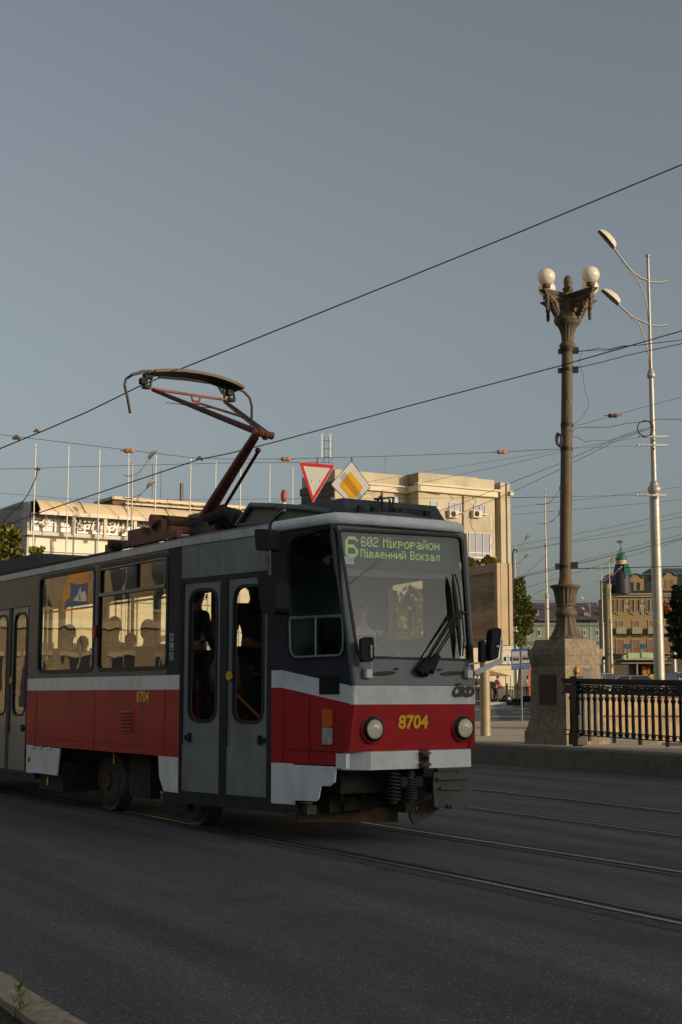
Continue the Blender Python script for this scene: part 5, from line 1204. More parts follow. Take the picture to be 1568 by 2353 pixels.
# lettering and diamond emblem on the terrace
P1 = lambda x, y, o: pl(x, y, p0+n1*o, n1)
part('lettering', text_mb('Чайхана', .95, P1(163, 1214.5, .5), e1, Z, .05, .012, .3, 'LEFT', .93), m_rw, rs, label='large white slanted cafe lettering on the terrace railing')
part('lettering', text_mb('Кухня', .50, P1(161, 1201.5, .6), e1, Z, .05, .006, .3, 'LEFT', .95), m_shade, rs, label='small dark lettering above the large white letters')
part('lettering', text_mb('Кухня', .50, P1(164, 1198, .62), e1, Z, .05, .008, .3, 'LEFT', 1.1), m_rw, rs)
dc = (107, 1200.5); rw_ = 12.5; rh = 13.0
mb = MB()
def dmd(f, o): return [P1(dc[0], dc[1]-rh*f, o), P1(dc[0]+rw_*f, dc[1], o), P1(dc[0], dc[1]+rh*f, o), P1(dc[0]-rw_*f, dc[1], o)]
mb.slab(dmd(1, .5), [dmd(.62, .5)], .05, n1); mb.slab(dmd(.48, .5), [dmd(.32, .5)], .05, n1); mb.slab(dmd(.17, .5), [], .05, n1); mb.slab(dmd(.62, .45), [], .02, n1) if False else None
for dx, dy in ((0, -1.12), (1.12, 0), (-1.12, 0), (0, 1.12)):
    ci = [P1(dc[0]+rw_*dx+3*math.cos(t*.7), dc[1]+rh*dy+3*math.sin(t*.7), .5) for t in range(9)]; mb.slab(ci, [], .05, n1)
part('emblem', mb, m_rw, rs, label='white nested diamond ornament on the railing')
# upper setback terrace roof
zu0 = zat(247, 1141)+.0; 
q = Vector((p0.x, p0.y, 0)); pu = p0+e2*5; su = solve_len(pu, e1, 247); zu = lambda y: pl(247, y, pu, n1).z; zr = zu(1163)
part('upper_roof', bxl(MB(), su, LF+4, 4.8, 8, zu(1147), zu(1140)), m_awn, rs)
part('upper_roof', bxl(MB(), su+.8, LF+4, 4.6, 8, zu(1157.5), zu(1153.5)), m_awn, rs)
mb = MB(); bxl(mb, su+1.0, LF+4, 5.0, 8, zu(1168), zu(1157.5)); bxl(mb, su+.1, su+1.6, 5, 8, zu(1158), zu(1147)); part('upper_recess', mb, mat('recess_brown', (.14, .075, .04), .8, var=.4, vs=1), rs)
mb = MB(); s = su+1.6
while s < LF+3.5:
    a = q+e1*s+e2*4.7; b = q+e1*(s+.75)+e2*4.7; mb.bar(a+Z*zu(1153.5), b+Z*zu(1147), .04).bar(a+Z*zu(1147), b+Z*zu(1153.5), .04).bar(a+Z*zu(1153.5), a+Z*zu(1147), .06); s += .75
part('truss', mb, mat('truss_grey', (.2, .18, .15), .7), rs)
mb = MB(); zr = zu(1140)-1.4
for x, h in ((436, 2.4), (457, 2.2)): 
    s = solve_len(p0, e1, x); a = q+e1*s+e2*6; mb.bar(a+Z*(zr+1.4), a+Z*(zr+1.4+h), .035)
    for k in range(2): mb.bar(a+Z*(zr+h+.5*k)-e1*.25, a+Z*(zr+h+.5*k)+e1*.25, .02)
s = solve_len(p0, e1, 494); bxl(mb, s-.1, s+.1, 5, 5.2, zr+1.4, zr+2.6)
bq = pl(653, 1140, p0+e2*3, n1); part('roof_beacon', MB().sphere(bq, .22, 10, (1, 1, 2.1)), m_po, rs); part('roof_dial', MB().sphere(bq-Z*.62, .22, 10).bar(bq-Z*.8, bq-Z*2.2, .08), m_rw, rs)
part('roof_aerial', mb, mat('aerial_grey', (.14, .13, .12), .7), rs)
# --- flagpoles in front of the restaurant
fl = None
fx = ((67, 1019.5), (144.7, 1026), (217.5, 1034), (286, 1038), (350, 1045.5), (431.5, 1054), (490.5, 1061.5), (548.5, 1068), (617, 1068.5), (670.8, 1073))
ords = ('leftmost', 'second from left', 'third from left', 'fourth from left', 'fifth from left', 'sixth from left', 'seventh from left', 'third from right, just behind the raised pantograph arm,', 'second from right', 'rightmost, nearest the triangular sign,')
for k, (x, yt) in enumerate(fx):
    b0 = p0+n1*1.9; s = solve_len(b0, e1, x); b = b0+e1*s; b.z = .7; z1_ = yP(x, yt, b.y).z
    lb = 'slender white flagpole, %s in the row' % ords[k]
    if fl is None:
        fl = solo('flagpole', MB().lathe([(.042, 0), (.038, 6), (.032, 12.5), (.045, 12.55), (.03, 12.62)], (0, 0, 0), 10), mat('pole_white', (.70, .66, .58), .5, var=.03), lb, 'flagpole', 'white flagpoles before the restaurant'); o = fl
    else: o = dup(fl, label=lb)
    o.location = b; o.scale = (1, 1, (z1_-.7)/12.62)
# old roof fragment far left
b0 = yP(-40, 1300, 130); b0.z = .7
ob = thing('tiled_house', 'pale house with sloping slate roof at the far left edge behind the tree', 'house', b0)
part('wall', MB().box(b0+Vector((-8, 3, 6.8)), (20.9, 10, 13.6)), mat('house_tan', (.5, .38, .24), .8), ob)
mb = MB(); mb.prism([(b0.x-19, b0.y-2.4, 14.3), (b0.x+3.2, b0.y-2.4, 14.3), (b0.x+1.2, b0.y+3, 17.6), (b0.x-19, b0.y+3, 17.6)], (0, .3, .3)); mb.box(b0+Vector((-8, -2.1, 13.6)), (22.5, .8, .5)); part('roof', mb, mat('roof_slate', (.16, .13, .11), .8, var=.2), ob)
# --- concrete building
c0 = yP(770, 1300, 95); c0.z = .7
cb = thing('concrete_building', 'tall sunlit beige concrete building with small windows behind the tram cab', 'building', c0)
m_con = mat('concrete_cream', (.49, .415, .29), .85, var=.14, vs=.5, bump=.15, bs=4, stain=(.40, .33, .22), ss=.35, streak=(.34, .28, .19), sf=.35)
m_corn = mat('cornice_cream', (.66, .57, .40), .8, var=.05, vs=.6)
sA = solve_len(c0, e1, 965.4); c1 = c0+n1*1.3; sB0 = solve_len(c1, e1, 965); sB1 = solve_len(c1, e1, 1143)
def zc_(x, y, o=0): return pl(x, y, c0+n1*o, n1).z
def bxc(mb, s0, s1, d0, d1, z0, z1): return bxl(mb, s0, s1, d0, d1, z0, z1, c0)
zt0 = zc_(770, 1078); zt1 = zc_(970, 1086, 1.3)
mb = MB(); bxc(mb, 0, sA+1, 0, 4.5, .7, zt0); bxc(mb, sB0, sB1, -1.3, 10, .7, zc_(1100, 1100, 1.3)); bxc(mb, sB0, sB0+5.0, -1.32, 9, zt1-1.2, zt1)
part('wall', mb, m_con, cb)
part('side_wall', bxc(MB(), -.06, 0, .02, 4.5, .7, zt0-.8), mat('side_wall_shade', (.085, .075, .06), .85, var=.2), cb)  # dark colour puts the shade of this face into the material
mb = MB(); zcn = zc_(770, 1109)
bxc(mb, -.1, sB0-.002, -.28, .0, zcn-.35, zcn); bxc(mb, -.1, sB0-.002, -.4, .0, zcn, zcn+.13); zc2 = zc_(965, 1116, 1.3)
bxc(mb, sB0-.25, sB1+.1, -1.6, -1.3, zc2-.4, zc2); bxc(mb, sB0-.35, sB1+.3, -1.75, -1.3, zc2, zc2+.15)
bxc(mb, sB0-.25, sB0, -1.6, 0, zc2-.4, zc2)
part('cornice', mb, m_corn, cb, bevel=.03)
mb = MB(); bxc(mb, -.12, -.06, 0, 4.6, zcn-.4, zcn+.1); bxc(mb, -.3, -.06, 0, 4.6, zcn-1.4, zcn-1.0); part('side_cornice', mb, mat('side_wall_shade', (.085, .075, .06)), cb)
c2_ = c0+n1*1.3
for (x0, y0, x1, y1, mu, q) in ((894, 1139.5, 920.5, 1170.5, 1, c0), (989.6, 1151, 1005.5, 1165.5, 0, c2_), (1032, 1154.5, 1058.8, 1175.8, 1, c2_), (1088.5, 1159, 1115.2, 1179.6, 1, c2_), (1077, 1223, 1126, 1280, 2, c2_)):
    ww = window(cb, q, e1, n1, x0, y0, x1, y1, mu, .03, mg=mat('window_sky_glass', (.24, .25, .29), .5, spec=.3, var=.05) if y1 > 1200 else None)
    if y1 > 1200: rq = RP(q, e1, n1, x0, 1268, x1, 1270, .06); part('transom', MB().slab(rq, [], .08, n1), m_wframe, ww)
for x, y in ((1038, 1182), (1092, 1182)):
    c = pl(x, y, c2_, n1)+n1*.18; ac = part('air_conditioner', MB().box(c, (.75, .32, .52), (e1, n1, Z)), m_corn, cb, bevel=.03)
    part('fan_grille', MB().lathe([(.2, 0), (.2, .02), (.15, .025), (.05, .02), (.01, .03)], c+n1*.16-e1*.08, 16, n1), m_shade, ac)
mb = MB(); z = zc_(1150, 1117)
for a, b, w_ in ((1143, 1149, -.9), (1151, 1162, -1.5), (1166, 1173, -1.5)):
    s0_, s1_ = solve_len(c0+n1*1.2, e1, a), solve_len(c0+n1*1.2, e1, b); bxc(mb, s0_, s1_, w_, 2, .7, z)
s1_ = solve_len(c0+n1*.6, e1, 1174); bxc(mb, sB1, s1_, -.5, 12, .7, z-.3)
part('pilaster', mb, m_con, cb)
mb = MB(); bxc(mb, solve_len(c0+n1*1.2, e1, 1170), solve_len(c0+n1*1.2, e1, 1178), -1.7, 0, z-.9, z-.6); part('gutter_bracket', mb, m_corn, cb)
mb = MB()
for (x, y0, y1) in ((1128, 1185, 1215), (1128, 1262, 1290), (1128, 1235, 1250)): rq = RP(c2_, e1, n1, x-1.5, y0, x+1.5, y1, .03); mb.slab(rq, [], .03, n1)
part('repair_patch', mb, m_corn, cb)
mb = MB(); q = Vector((c0.x, c0.y, 0))
for x0, y0, x1, y1 in ((770, 1127, 868, 1127), (800, 1131, 840, 1118), (960, 1128, 1010, 1137)):
    mb.bar(pl(x0, y0, c0 if x0 < 950 else c2_, n1)+n1*.03, pl(x1, y1, c0 if x0 < 950 else c2_, n1)+n1*.03, .04)
part('facade_cable', mb, m_shade, cb)
for x, ya, yb4, o in ((1066, 1128, 1230, 1.3), (880, 1120, 1170, 0), (1002, 1170, 1230, 1.3)): part('downpipe', MB().tube([pl(x, ya, c0+n1*(o+.08), n1), pl(x, yb4, c0+n1*(o+.08), n1)], .05, 6), mat('pipe_tan', (.34, .27, .17), .7), cb)
mb = MB(); random.seed(31)
for x, y, o in ((830, 1118, 0), (1030, 1135, 1.3), (1085, 1140, 1.3), (880, 1130, 0)):
    p = pl(x, y, c0+n1*(o+.012), n1); pts_ = [p]
    for k in range(9): pts_.append(pts_[-1]+e1*random.uniform(-.5, .5)-Z*random.uniform(.15, .5))
    mb.tube(pts_, .02, 4)
part('render_crack', mb, mat('crack_brown', (.22, .17, .11), .9), cb)
aq = yP(752, 1075, 103)
mb = MB()
for x0 in (741, 760): 
    a = yP(x0, 1053, 103); b = yP(x0, 997, 103); mb.bar(a, b, .2, .12)
an_ = part('antenna_panel', mb, mat('antenna_white', (.7, .68, .62), .5), cb)
mb = MB()
for x0 in (745, 756, 764): mb.bar(yP(x0, 1085, 103.3), yP(x0, 1003, 103.3), .06)
for y in (1012, 1030, 1050): mb.bar(yP(741, y, 103.2), yP(764, y+1, 103.2), .04)
mb.bar(yP(886, 1095, 100), yP(886, 1056, 100), .04).bar(yP(881, 1056, 100), yP(891, 1057, 100), .04).bar(yP(695, 1100, 100), yP(698, 1060, 100), .03)
part('antenna_frame', mb, m_alu, an_)
# --- low cream block under the billboard, tent
l0 = yP(1092, 1500, 88); l0.z = .7
lb_ = thing('low_shop', 'low bright cream tiled shop with small white windows under the billboard', 'building', l0)
m_cr = mat('shop_cream', (.72, .60, .40), .75, var=.05)
zl_ = yP(1130, 1481, 88).z; e3 = Vector((1, .12, 0)).normalized(); n3 = Vector((e3.y, -e3.x, 0))
xe = solve_len(l0, e3, 1181)
mb = MB().box(Vector((l0.x, l0.y, 0))+e3*(xe/2-2)-n3*4+Z*((zl_+.7)/2), (xe+4, 8, zl_-.7), (e3, n3, Z)); part('wall', mb, m_cr, lb_)
mb = MB()
for y in (1493, 1510, 1525, 1539): rq = RP(l0, e3, n3, 1092, y, 1181, y+.8, .01); mb.slab(rq, [], .02, n3)
for x in (1132, 1150): rq = RP(l0, e3, n3, x, 1540, x+.7, 1600, .01); mb.slab(rq, [], .02, n3)
part('tile_joint', mb, mat('joint_brown', (.30, .22, .13), .8), lb_)
for x0 in (1154, 1168): window(lb_, l0, e3, n3, x0, 1505, x0+12, 1524, 0, .1)
tn = thing('market_tent', 'tan peaked market tent canopy behind the pedestrian in pink', 'tent', (yP(1130, 1560, 86).x, 86, .7))
zt_ = yP(1130, 1541, 86).z; zb__ = yP(1130, 1553, 86).z; xa, xb = yP(1095, 1550, 86).x, yP(1166, 1550, 86).x
mb = MB(); mid = ((xa*.6+xb*.4), 85.3, zt_); c4 = [(xa-1, 84.4, zb__), (xb, 84.4, zb__), (xb, 86.8, zb__), (xa-1, 86.8, zb__)]
for i in range(4): mb.face([c4[i], c4[(i+1) % 4], mid])
part('canopy', mb, mat('tent_tan', (.42, .24, .10), .8), tn); mb = MB()
for c in c4: mb.bar((c[0], c[1], .7), c, .05)
part('leg', mb, m_alu, tn)
# --- pale green house
g0 = yP(1050, 1500, 200); g0.z = 2
gh = thing('green_house', 'long pale green house with purple metal roof behind the ornate lamp', 'house', g0)
m_gr = mat('house_green', (.25, .29, .22), .85, var=.06, vs=.3); zE, zR = yP(1300, 1425, 200).z, yP(1300, 1405, 203).z; xr = yP(1392, 1500, 200).x
e4 = Vector((1, 0, 0)); n4 = Vector((0, -1, 0))
part('wall', MB().box(((g0.x+xr)/2, 205, zE/2+1), (xr-g0.x, 10, zE-2)), m_gr, gh)
mb = MB(); 
for y in (1428, 1436, 1475, 1480): z = yP(1300, y, 200).z; mb.box(((g0.x+xr)/2, 199.9, z), (xr-g0.x, .3, .2))
part('moulding', mb, mat('moulding_green', (.20, .24, .18), .85), gh)
mb = MB().prism([(g0.x, 199, zE), (xr, 199, zE), (xr, 206, zR+3.2*0+1.2), (g0.x, 206, zR+1.2)], (0, .3, .2)); rf = part('roof', mb, mat('roof_purple', (.10, .065, .085), .6, var=.15), gh)
for x, w_, y0, y1 in ((1346, 11, 1427, 1408), (1232, 11, 1430, 1402), (1382, 9, 1420, 1400)): part('chimney', MB().box((yP(x, 1400, 201).x, 201, (yP(x, y0, 201).z+yP(x, y1, 201).z)/2), (w_*.06, .8, yP(x, y1, 201).z-yP(x, y0, 201).z)), mat('brick_pink', (.36, .25, .19), .9, var=.2), rf)
for x, y0, y1 in ((1235, 1445, 1463), (1211, 1447, 1464), (1340, 1446.5, 1462), (1369, 1446.5, 1462), (1212, 1483, 1497), (1236, 1483, 1497), (1370, 1483, 1500)):
    window(gh, g0, e4, n4, x, y0, x+7, y1, 0, .12, mg=m_shade if x % 2 else mat('shutter_red', (.12, .05, .035), .7), sill=False)
hb = thing('grey_roofed_block', 'dark roofed block with a pale chimney far behind the purple roof', 'building', (yP(1365, 1500, 240).x, 240, 2))
part('wall', MB().box((yP(1362, 1410, 240).x, 245, yP(1362, 1414, 240).z/2), (4.6, 10, yP(1362, 1412, 240).z)), mat('roof_dark', (.09, .08, .075), .8), hb)
part('chimney', MB().box((yP(1370, 1400, 239).x, 239, yP(1370, 1398, 239).z-1), (1.1, 1, yP(1370, 1386, 239).z-yP(1370, 1410, 239).z)), mat('chim_pale', (.36, .37, .36), .8), hb)
# --- ochre corner building with green turret
y0_ = yP(1408.6, 1500, 170); e5 = Vector((1, -.05, 0)).normalized(); n5 = Vector((-.05, -1, 0)).normalized(); y0_.z = 2
yb = thing('ochre_corner_building', 'ochre corner building with dark mansard roof and green domed turret', 'building', y0_)
m_oc = mat('ochre_plaster', (.30, .205, .095), .85, var=.08, vs=.5); m_pk = mat('shutter_pink', (.24, .125, .07), .8, var=.06); m_trim = mat('trim_grey', (.33, .29, .20), .8, var=.08)
m_sl = mat('mansard_dark', (.022, .022, .028), .6, var=.3, vs=4); m_gt = mat('turret_green', (.015, .13, .085), .45, coat=.3, var=.3, vs=3)
ZY = lambda y, x=1450: pl(x, y, y0_, n5).z
LB = solve_len(y0_, e5, 1640)
def bxy(mb, s0, s1, d0, d1, z0, z1):
    c = Vector((y0_.x, y0_.y, 0))+e5*((s0+s1)/2)-n5*((d0+d1)/2)+Z*((z0+z1)/2); return mb.box(c, (s1-s0, d1-d0, z1-z0), (e5, -n5, Z))
mb = MB(); bxy(mb, 0, LB, 0, 12, 2, ZY(1364)); part('wall', mb, m_oc, yb)
mb = MB(); bxy(mb, -.1, LB, -.35, 0, ZY(1372), ZY(1368)); bxy(mb, -.2, LB, -.6, 0, ZY(1367), ZY(1364)); bxy(mb, 0, LB, -.15, 0, ZY(1461), ZY(1459)); part('cornice', mb, m_trim, yb)
mb = MB(); q = Vector((y0_.x, y0_.y, 0)); dxe = -n5
rows = [[q+e5*a-n5*(-.3)*0+dxe*(-.3)+Z*ZY(1364), q+e5*a+dxe*1.0+Z*ZY(1318), q+e5*a+dxe*6+Z*(ZY(1316)+.0)] for a in (-.2, LB)]
mb.grid(rows, False); bxy(mb, 0, LB, 1.0, 10, ZY(1364), ZY(1318)-.05)
rf = part('roof', mb, m_sl, yb)
mb = MB(); mb.bar(q+e5*2+dxe*.95+Z*ZY(1319), q+e5*LB+dxe*.95+Z*(ZY(1318)+.1), .3, .15); part('ridge', mb, m_gt, rf)
mb = MB(); bxy(mb, 5, LB, 2, 8, ZY(1318), ZY(1303)); part('rear_roof', mb, mat('roof_purple2', (.05, .042, .055), .6), rf)
def YP_(x, y, o=0.0): return pl(x, y, y0_+n5*o, n5)
for xa, xb, yt, yb2 in ((1442.3, 1479.7, 1320, 1361), (1521.4, 1556, 1315, 1358)):
    w_ = xb-xa; sh_ = [(xa, yb2), (xb, yb2), (xb, yt+8), (xb-4, yt+7), (xb-10, yt+1), (xa+w_*.5, yt-1), (xa+12, yt+1), (xa+7, yt+7), (xa, yt+12)]
    d_ = part('dormer', MB().prism([YP_(x, y, .1) for x, y in sh_], -n5*1.6), m_oc, rf)
    part('dormer_roof', MB().tube([YP_(x, y-.6, .15) for x, y in sh_[2:]], .1, 6), m_gt, d_)
    mb = MB()
    for x in (xa+w_*.19, xa+w_*.58): mb.slab([YP_(x, yt+18, .13), YP_(x+w_*.2, yt+18, .13), YP_(x+w_*.2, yb2-5, .13), YP_(x, yb2-5, .13)], [], .05, n5)
    part('dormer_window', mb, m_shade if xa < 1500 else m_pk, d_)
# windows: three storeys
for c in range(7):
    xc = 1408.6+13.5+c*36.2
    for dx in (-8.5, 4):
        w_ = window(yb, y0_, e5, n5, xc+dx, 1378, xc+dx+7, 1406, 0, .05, m_trim, m_pk, sill=False)
    mb = MB()
    for dx in (-11, -.8, 1.2, 12): mb.slab([YP_(xc+dx, 1377, .12), YP_(xc+dx+1.6, 1377, .12), YP_(xc+dx+1.6, 1407, .12), YP_(xc+dx, 1407, .12)], [], .1, n5)
    mb.slab([YP_(xc-10, 1408, .15), YP_(xc+13, 1408, .15), YP_(xc+4, 1412, .15), YP_(xc-1, 1412, .15)], [], .12, n5)
    part('window_surround', mb, m_trim, yb)
    mb = MB(); x = xc+18
    mb.slab([YP_(x-5, 1390, .1), YP_(x+6, 1390, .1), YP_(x+5, 1399, .1), YP_(x-4, 1399, .1)], [], .08, n5)
    ci = [YP_(x+.5+4.5*math.cos(t*.785), 1381+5*math.sin(t*.785), .12) for t in range(8)]; mb.slab(ci, [], .1, n5)
    if c % 2: mb.slab([YP_(x-3, 1399, .1), YP_(x+4, 1399, .1), YP_(x+3, 1412, .1), YP_(x-2, 1412, .1)], [], .08, n5)
    part('wall_relief', mb, m_trim, yb)
    window(yb, y0_, e5, n5, xc-5, 1425, xc+12, 1442, 0, .1, m_trim, m_pk, sill=False)
    window(yb, y0_, e5, n5, xc-7, 1468, xc+13, 1502, 0, .1, m_trim, m_pk, sill=False)
    bs_ = RP(y0_, e5, n5, xc-8, 1443, xc+15, 1457, .0); cc = (bs_[0]+bs_[1])/2; bw = (bs_[1]-bs_[0]).length; bh = (bs_[3]-bs_[0]).length
    part('balcony', MB().box(cc+n5*.5+Z*bh/2, (bw, .9, bh), (e5, n5, Z)), m_trim, yb)
    if c < 3: part('blue_plate', MB().slab(RP(y0_, e5, n5, xc+14.5, 1479.5, xc+26.5, 1489, .12), [], .05, n5), m_blue, yb)
mb = MB(); bxy(mb, -1, 7, -1.2, 0, ZY(1505), ZY(1503)); 
for i in range(14): bxy(mb, -1+i*.5, -.95+i*.5, -1.2, -1.15, ZY(1503), ZY(1491))
bxy(mb, -1, 6, -1.2, -1.15, ZY(1491.5), ZY(1491)); part('long_balcony', mb, m_shade, yb)
mb = MB(); bxy(mb, 0, LB, -.05, 0, 2, ZY(1510)); part('ground_floor', mb, mat('ground_floor_brown', (.10, .075, .045), .8, var=.4, vs=.4), yb)
rc = Vector((yP(1399.5, 1500, 169.5).x, 169.5, 0)); m_by = mat('bay_ochre', (.32, .26, .12), .85, var=.08)
part('round_bay', MB().lathe([(.5, 2), (.5, ZY(1352)), (.58, ZY(1350)), (.56, ZY(1345)), (.62, ZY(1344)), (.62, ZY(1343))], rc, 20), m_by, yb)
part('medallion', MB().slab([rc+Vector((.15+.12*math.cos(t*.628), -.54, ZY(1350.5+4+0*t)-.25-.45+.35*math.sin(t*.628))) for t in range(10)], [], .05, Vector((0, -1, 0))), m_trim, yb)
tc_ = Vector((yP(1428, 1300, 169.6).x, 169.6, 0)); ty = lambda y: yP(1428, y, 169.6).z; tw = lambda wd: wd*169.6/3316
def quad_lathe(prof, c=tc_, k=8): return MB().lathe(prof, c, k)
tw_ = part('turret', quad_lathe([(tw(22), ty(1364)), (tw(21.5), ty(1345)), (tw(20), ty(1322)), (tw(17.5), ty(1309)), (tw(15), ty(1300)), (tw(12), ty(1296))]), m_sl, rf)
part('turret_facing', MB().slab([tc_+Vector((tw(a), -tw(20), ty(y)-0)) for a, y in ((2, 1297), (12, 1297), (20, 1319), (10, 1321), (7, 1332), (4, 1331))], [], .2, Vector((0, -1, 0))), m_gt, tw_)
part('turret_neck', quad_lathe([(tw(14.5), ty(1297.5)), (tw(14.5), ty(1295.5)), (tw(11), ty(1295)), (tw(11), ty(1287))]).lathe([(tw(12), ty(1295)), (tw(11.8), ty(1287))], tc_, 8), mat('neck_tan', (.50, .36, .19), .8), tw_)
part('onion_dome', quad_lathe([(tw(12.5), ty(1287)), (tw(14), ty(1284)), (tw(13), ty(1280)), (tw(9.5), ty(1274)), (tw(5.5), ty(1268)), (tw(2.8), ty(1263)), (tw(.8), ty(1258))]), m_gt, tw_)
part('weather_vane', MB().bar(tc_+Z*ty(1259), tc_+Z*ty(1244), .08).bar(tc_+Z*ty(1245)-Vector((.45, 0, 0)), tc_+Z*ty(1245)+Vector((.2, 0, 0)), .03, .35), m_iron, tw_)
# --- kiosk
ko_ = yP(1440, 1560, 140); ko_.z = 1.9
kz = lambda y: yP(1450, y, 140).z; kx = lambda x: yP(x, 1550, 140).x
ks = thing('kiosk', 'market kiosk with pale green roof box, brown canopy and interior coloured as if warmly lit', 'kiosk', (kx(1500), 141, 1.9))
part('roof_box', MB().box(((kx(1452)+kx(1526))/2, 143, (kz(1512)+kz(1499))/2), (kx(1526)-kx(1452), 3, kz(1499)-kz(1512))).box(((kx(1483)+kx(1502))/2, 142, kz(1504)), (kx(1502)-kx(1483), 1.2, kz(1499)-kz(1511))).prism([(kx(1439), 141.5, kz(1512)), (kx(1447), 141.5, kz(1512)), (kx(1449), 141.5, kz(1504)), (kx(1443), 141.5, kz(1504))], (0, 1, 0)), mat('kiosk_green', (.36, .45, .27), .7, var=.08), ks)
part('white_roof', MB().box(((kx(1435)+kx(1534))/2, 142.5, kz(1514.5)), (kx(1534)-kx(1435), 5, .18)), m_trim, ks)
part('upper_wall', MB().box(((kx(1436)+kx(1530))/2, 143, kz(1519)), (kx(1530)-kx(1436), 3, kz(1515)-kz(1523))), m_shade, ks)
part('canopy', MB().box(((kx(1425)+kx(1553))/2, 141.5, kz(1524)), (kx(1553)-kx(1425), 5, .14)), mat('canopy_brown', (.22, .17, .11), .8), ks)
for x in (1461, 1551): part('post', MB().box((kx(x), 139.2, (kz(1524)+1.9)/2), (.14, .14, kz(1524)-1.9)), m_alu, ks)
mb = MB().box(((kx(1464)+kx(1550))/2, 143, (kz(1525)+1.9)/2), (kx(1550)-kx(1464), 2, kz(1525)-1.9)); part('back_wall', mb, mat('kiosk_brown', (.07, .03, .015), .7, var=.4), ks)
for k, (xa, xb, ya, yb3, cc_) in enumerate(((1484, 1494, 1530, 1548, (.45, .17, .04)), (1496, 1502, 1528, 1552, (.30, .10, .03)), (1486, 1532, 1549, 1562, (.5, .32, .04)), (1522, 1530, 1530, 1545, (.4, .14, .03)))):
    part('lit_goods', MB().box(((kx(xa)+kx(xb))/2, 141.7, (kz(ya)+kz(yb3))/2), (kx(xb)-kx(xa), .4, kz(ya)-kz(yb3))), mat('goods_lit%d' % k, cc_, .6, var=.5, vs=3), ks)  # orange colours put the warm interior light into these blocks
# ================================================================= OUT-OF-FRAME BUILDINGS (shade the street, fill the reflections)
qn = Vector((math.cos(SUN_AZ), math.sin(SUN_AZ), 0)); sh_ = Vector((sdir.x, sdir.y, 0)).normalized(); qn = Vector((-sh_.y, sh_.x, 0))
if qn.y < 0: qn = -qn
T0 = 70.0; hh = 4.2+(T0+8)*math.tan(SUN_EL)
m_off = mat('block_grey', (.25, .22, .18), .85, var=.1, vs=.3)
QE = 25.4
def block(name, lab, c, ax, ay, sx_, sy_, h, mw, rows_=5, cols=14):
    b = thing(name, lab, 'building', c)
    part('wall', MB().box(c+Z*h/2, (sx_, sy_, h), (ax, ay, Z)), mw, b)
    part('cornice', MB().box(c+Z*(h-.3), (sx_+.6, sy_+.6, .3), (ax, ay, Z)), m_corn, b)
    wm = MB()
    return b
c = sh_*T0+qn*(QE-45); blk = block('apartment_block', 'long apartment block behind the camera shading the street', Vector((c.x, c.y, 0)), qn, -sh_, 90, 10, hh, m_off)
for r in range(4):
    for k in range(22): 
        a = c+qn*(-42+k*4)-sh_*5.05+Z*(2.4+r*4.2); part('window', MB().box(a, (1.4, .1, 2.2), (qn, -sh_, Z)), m_wglass, blk) if k % 2 == 0 else None
# unseen block added as a shadow caster, set clear of the ochre building
c = Vector((150, 150, 0)); block('added_block', 'tall unseen block added beyond the right edge of the view', c, Vector((0, 1, 0)), Vector((1, 0, 0)), 40, 12, 27, m_off)
# sunlit facade mirrored in the tram windows
rc0 = Vector((-42, 52, 0)); rn = Vector((.82, -.57, 0)).normalized(); re = Vector((-rn.y, rn.x, 0))
m_rf = mat('stucco_sunlit', (.44, .34, .21), .8, var=.2, vs=.4, stain=(.30, .23, .15), ss=.3)
fb = block('stucco_building', 'ornate sunlit stucco building across the street left of the view', rc0-rn*5, re, rn, 44, 10, 13, m_rf)
mb = MB()
for z in (4.6, 8.8, 12.4): mb.box(rc0+rn*.15+Z*z, (44, .5, .35), (re, rn, Z))
part('string_course', mb, m_corn, fb)
mb2 = MB()
for k in range(-10, 11):
    for z, h in ((1.9, 2.4), (6.6, 2.3), (10.6, 2.0)):
        a = rc0+re*(k*2.05)+Z*z
        w2 = part('window', MB().box(a+rn*.04, (1.15, .1, h), (re, rn, Z)), m_wglass, fb); part('surround', MB().box(a+rn*.08+Z*(h/2+.12), (1.5, .3, .2), (re, rn, Z)).box(a+rn*.06-Z*(h/2+.1), (1.4, .25, .12), (re, rn, Z)).box(a+rn*.07, (.06, .1, h), (re, rn, Z)), m_corn, w2)
# crossing sign mirrored in the side window
def mirror_at(x, y, D_):
    pz = pl(x, y, UV(0, P[0][1]), RT); d = (pz-C0).normalized(); r = d-2*d.dot(RT)*RT; return pz+r*D_, r
sc_, rdir = mirror_at(180, 1368, 34)
cs = thing('crossing_sign', 'blue pedestrian crossing sign on an orange board left of the view', 'road sign', (sc_.x, sc_.y, 0))
fnr = Vector((-rdir.x, -rdir.y, 0)).normalized(); fe = Vector((-fnr.y, fnr.x, 0))
part('pole', MB().tube([Vector((sc_.x, sc_.y, 0))-fnr*.08, sc_-fnr*.08+Z*.9], .05, 8), m_mast, cs)
part('board', MB().box(sc_, (.95, .03, 1.15), (fe, fnr, Z)).slab([sc_+fe*a+Z*(.58+b) for a, b in ((-.25, 0), (.3, 0), (.5, .35), (-.5, .38))], [], .03, fnr), mat('board_orange', (.75, .32, .02), .5), cs)
part('blue_field', MB().box(sc_+fnr*.02, (.72, .02, .9), (fe, fnr, Z)), m_blue, cs)
part('triangle', MB().slab([sc_+fnr*.04+fe*a+Z*b for a, b in ((-.29, -.22), (.29, -.22), (0, .36))], [], .01, fnr), m_sw, cs)
part('walker', MB().tube([sc_+fnr*.055+fe*a+Z*b for a, b in ((0, .16), (0, .0), (.08, -.18))], .03, 5).tube([sc_+fnr*.055+fe*a+Z*b for a, b in ((0, .0), (-.08, -.18))], .03, 5).sphere(sc_+fnr*.05+Z*.2, .04, 8), m_black, cs)
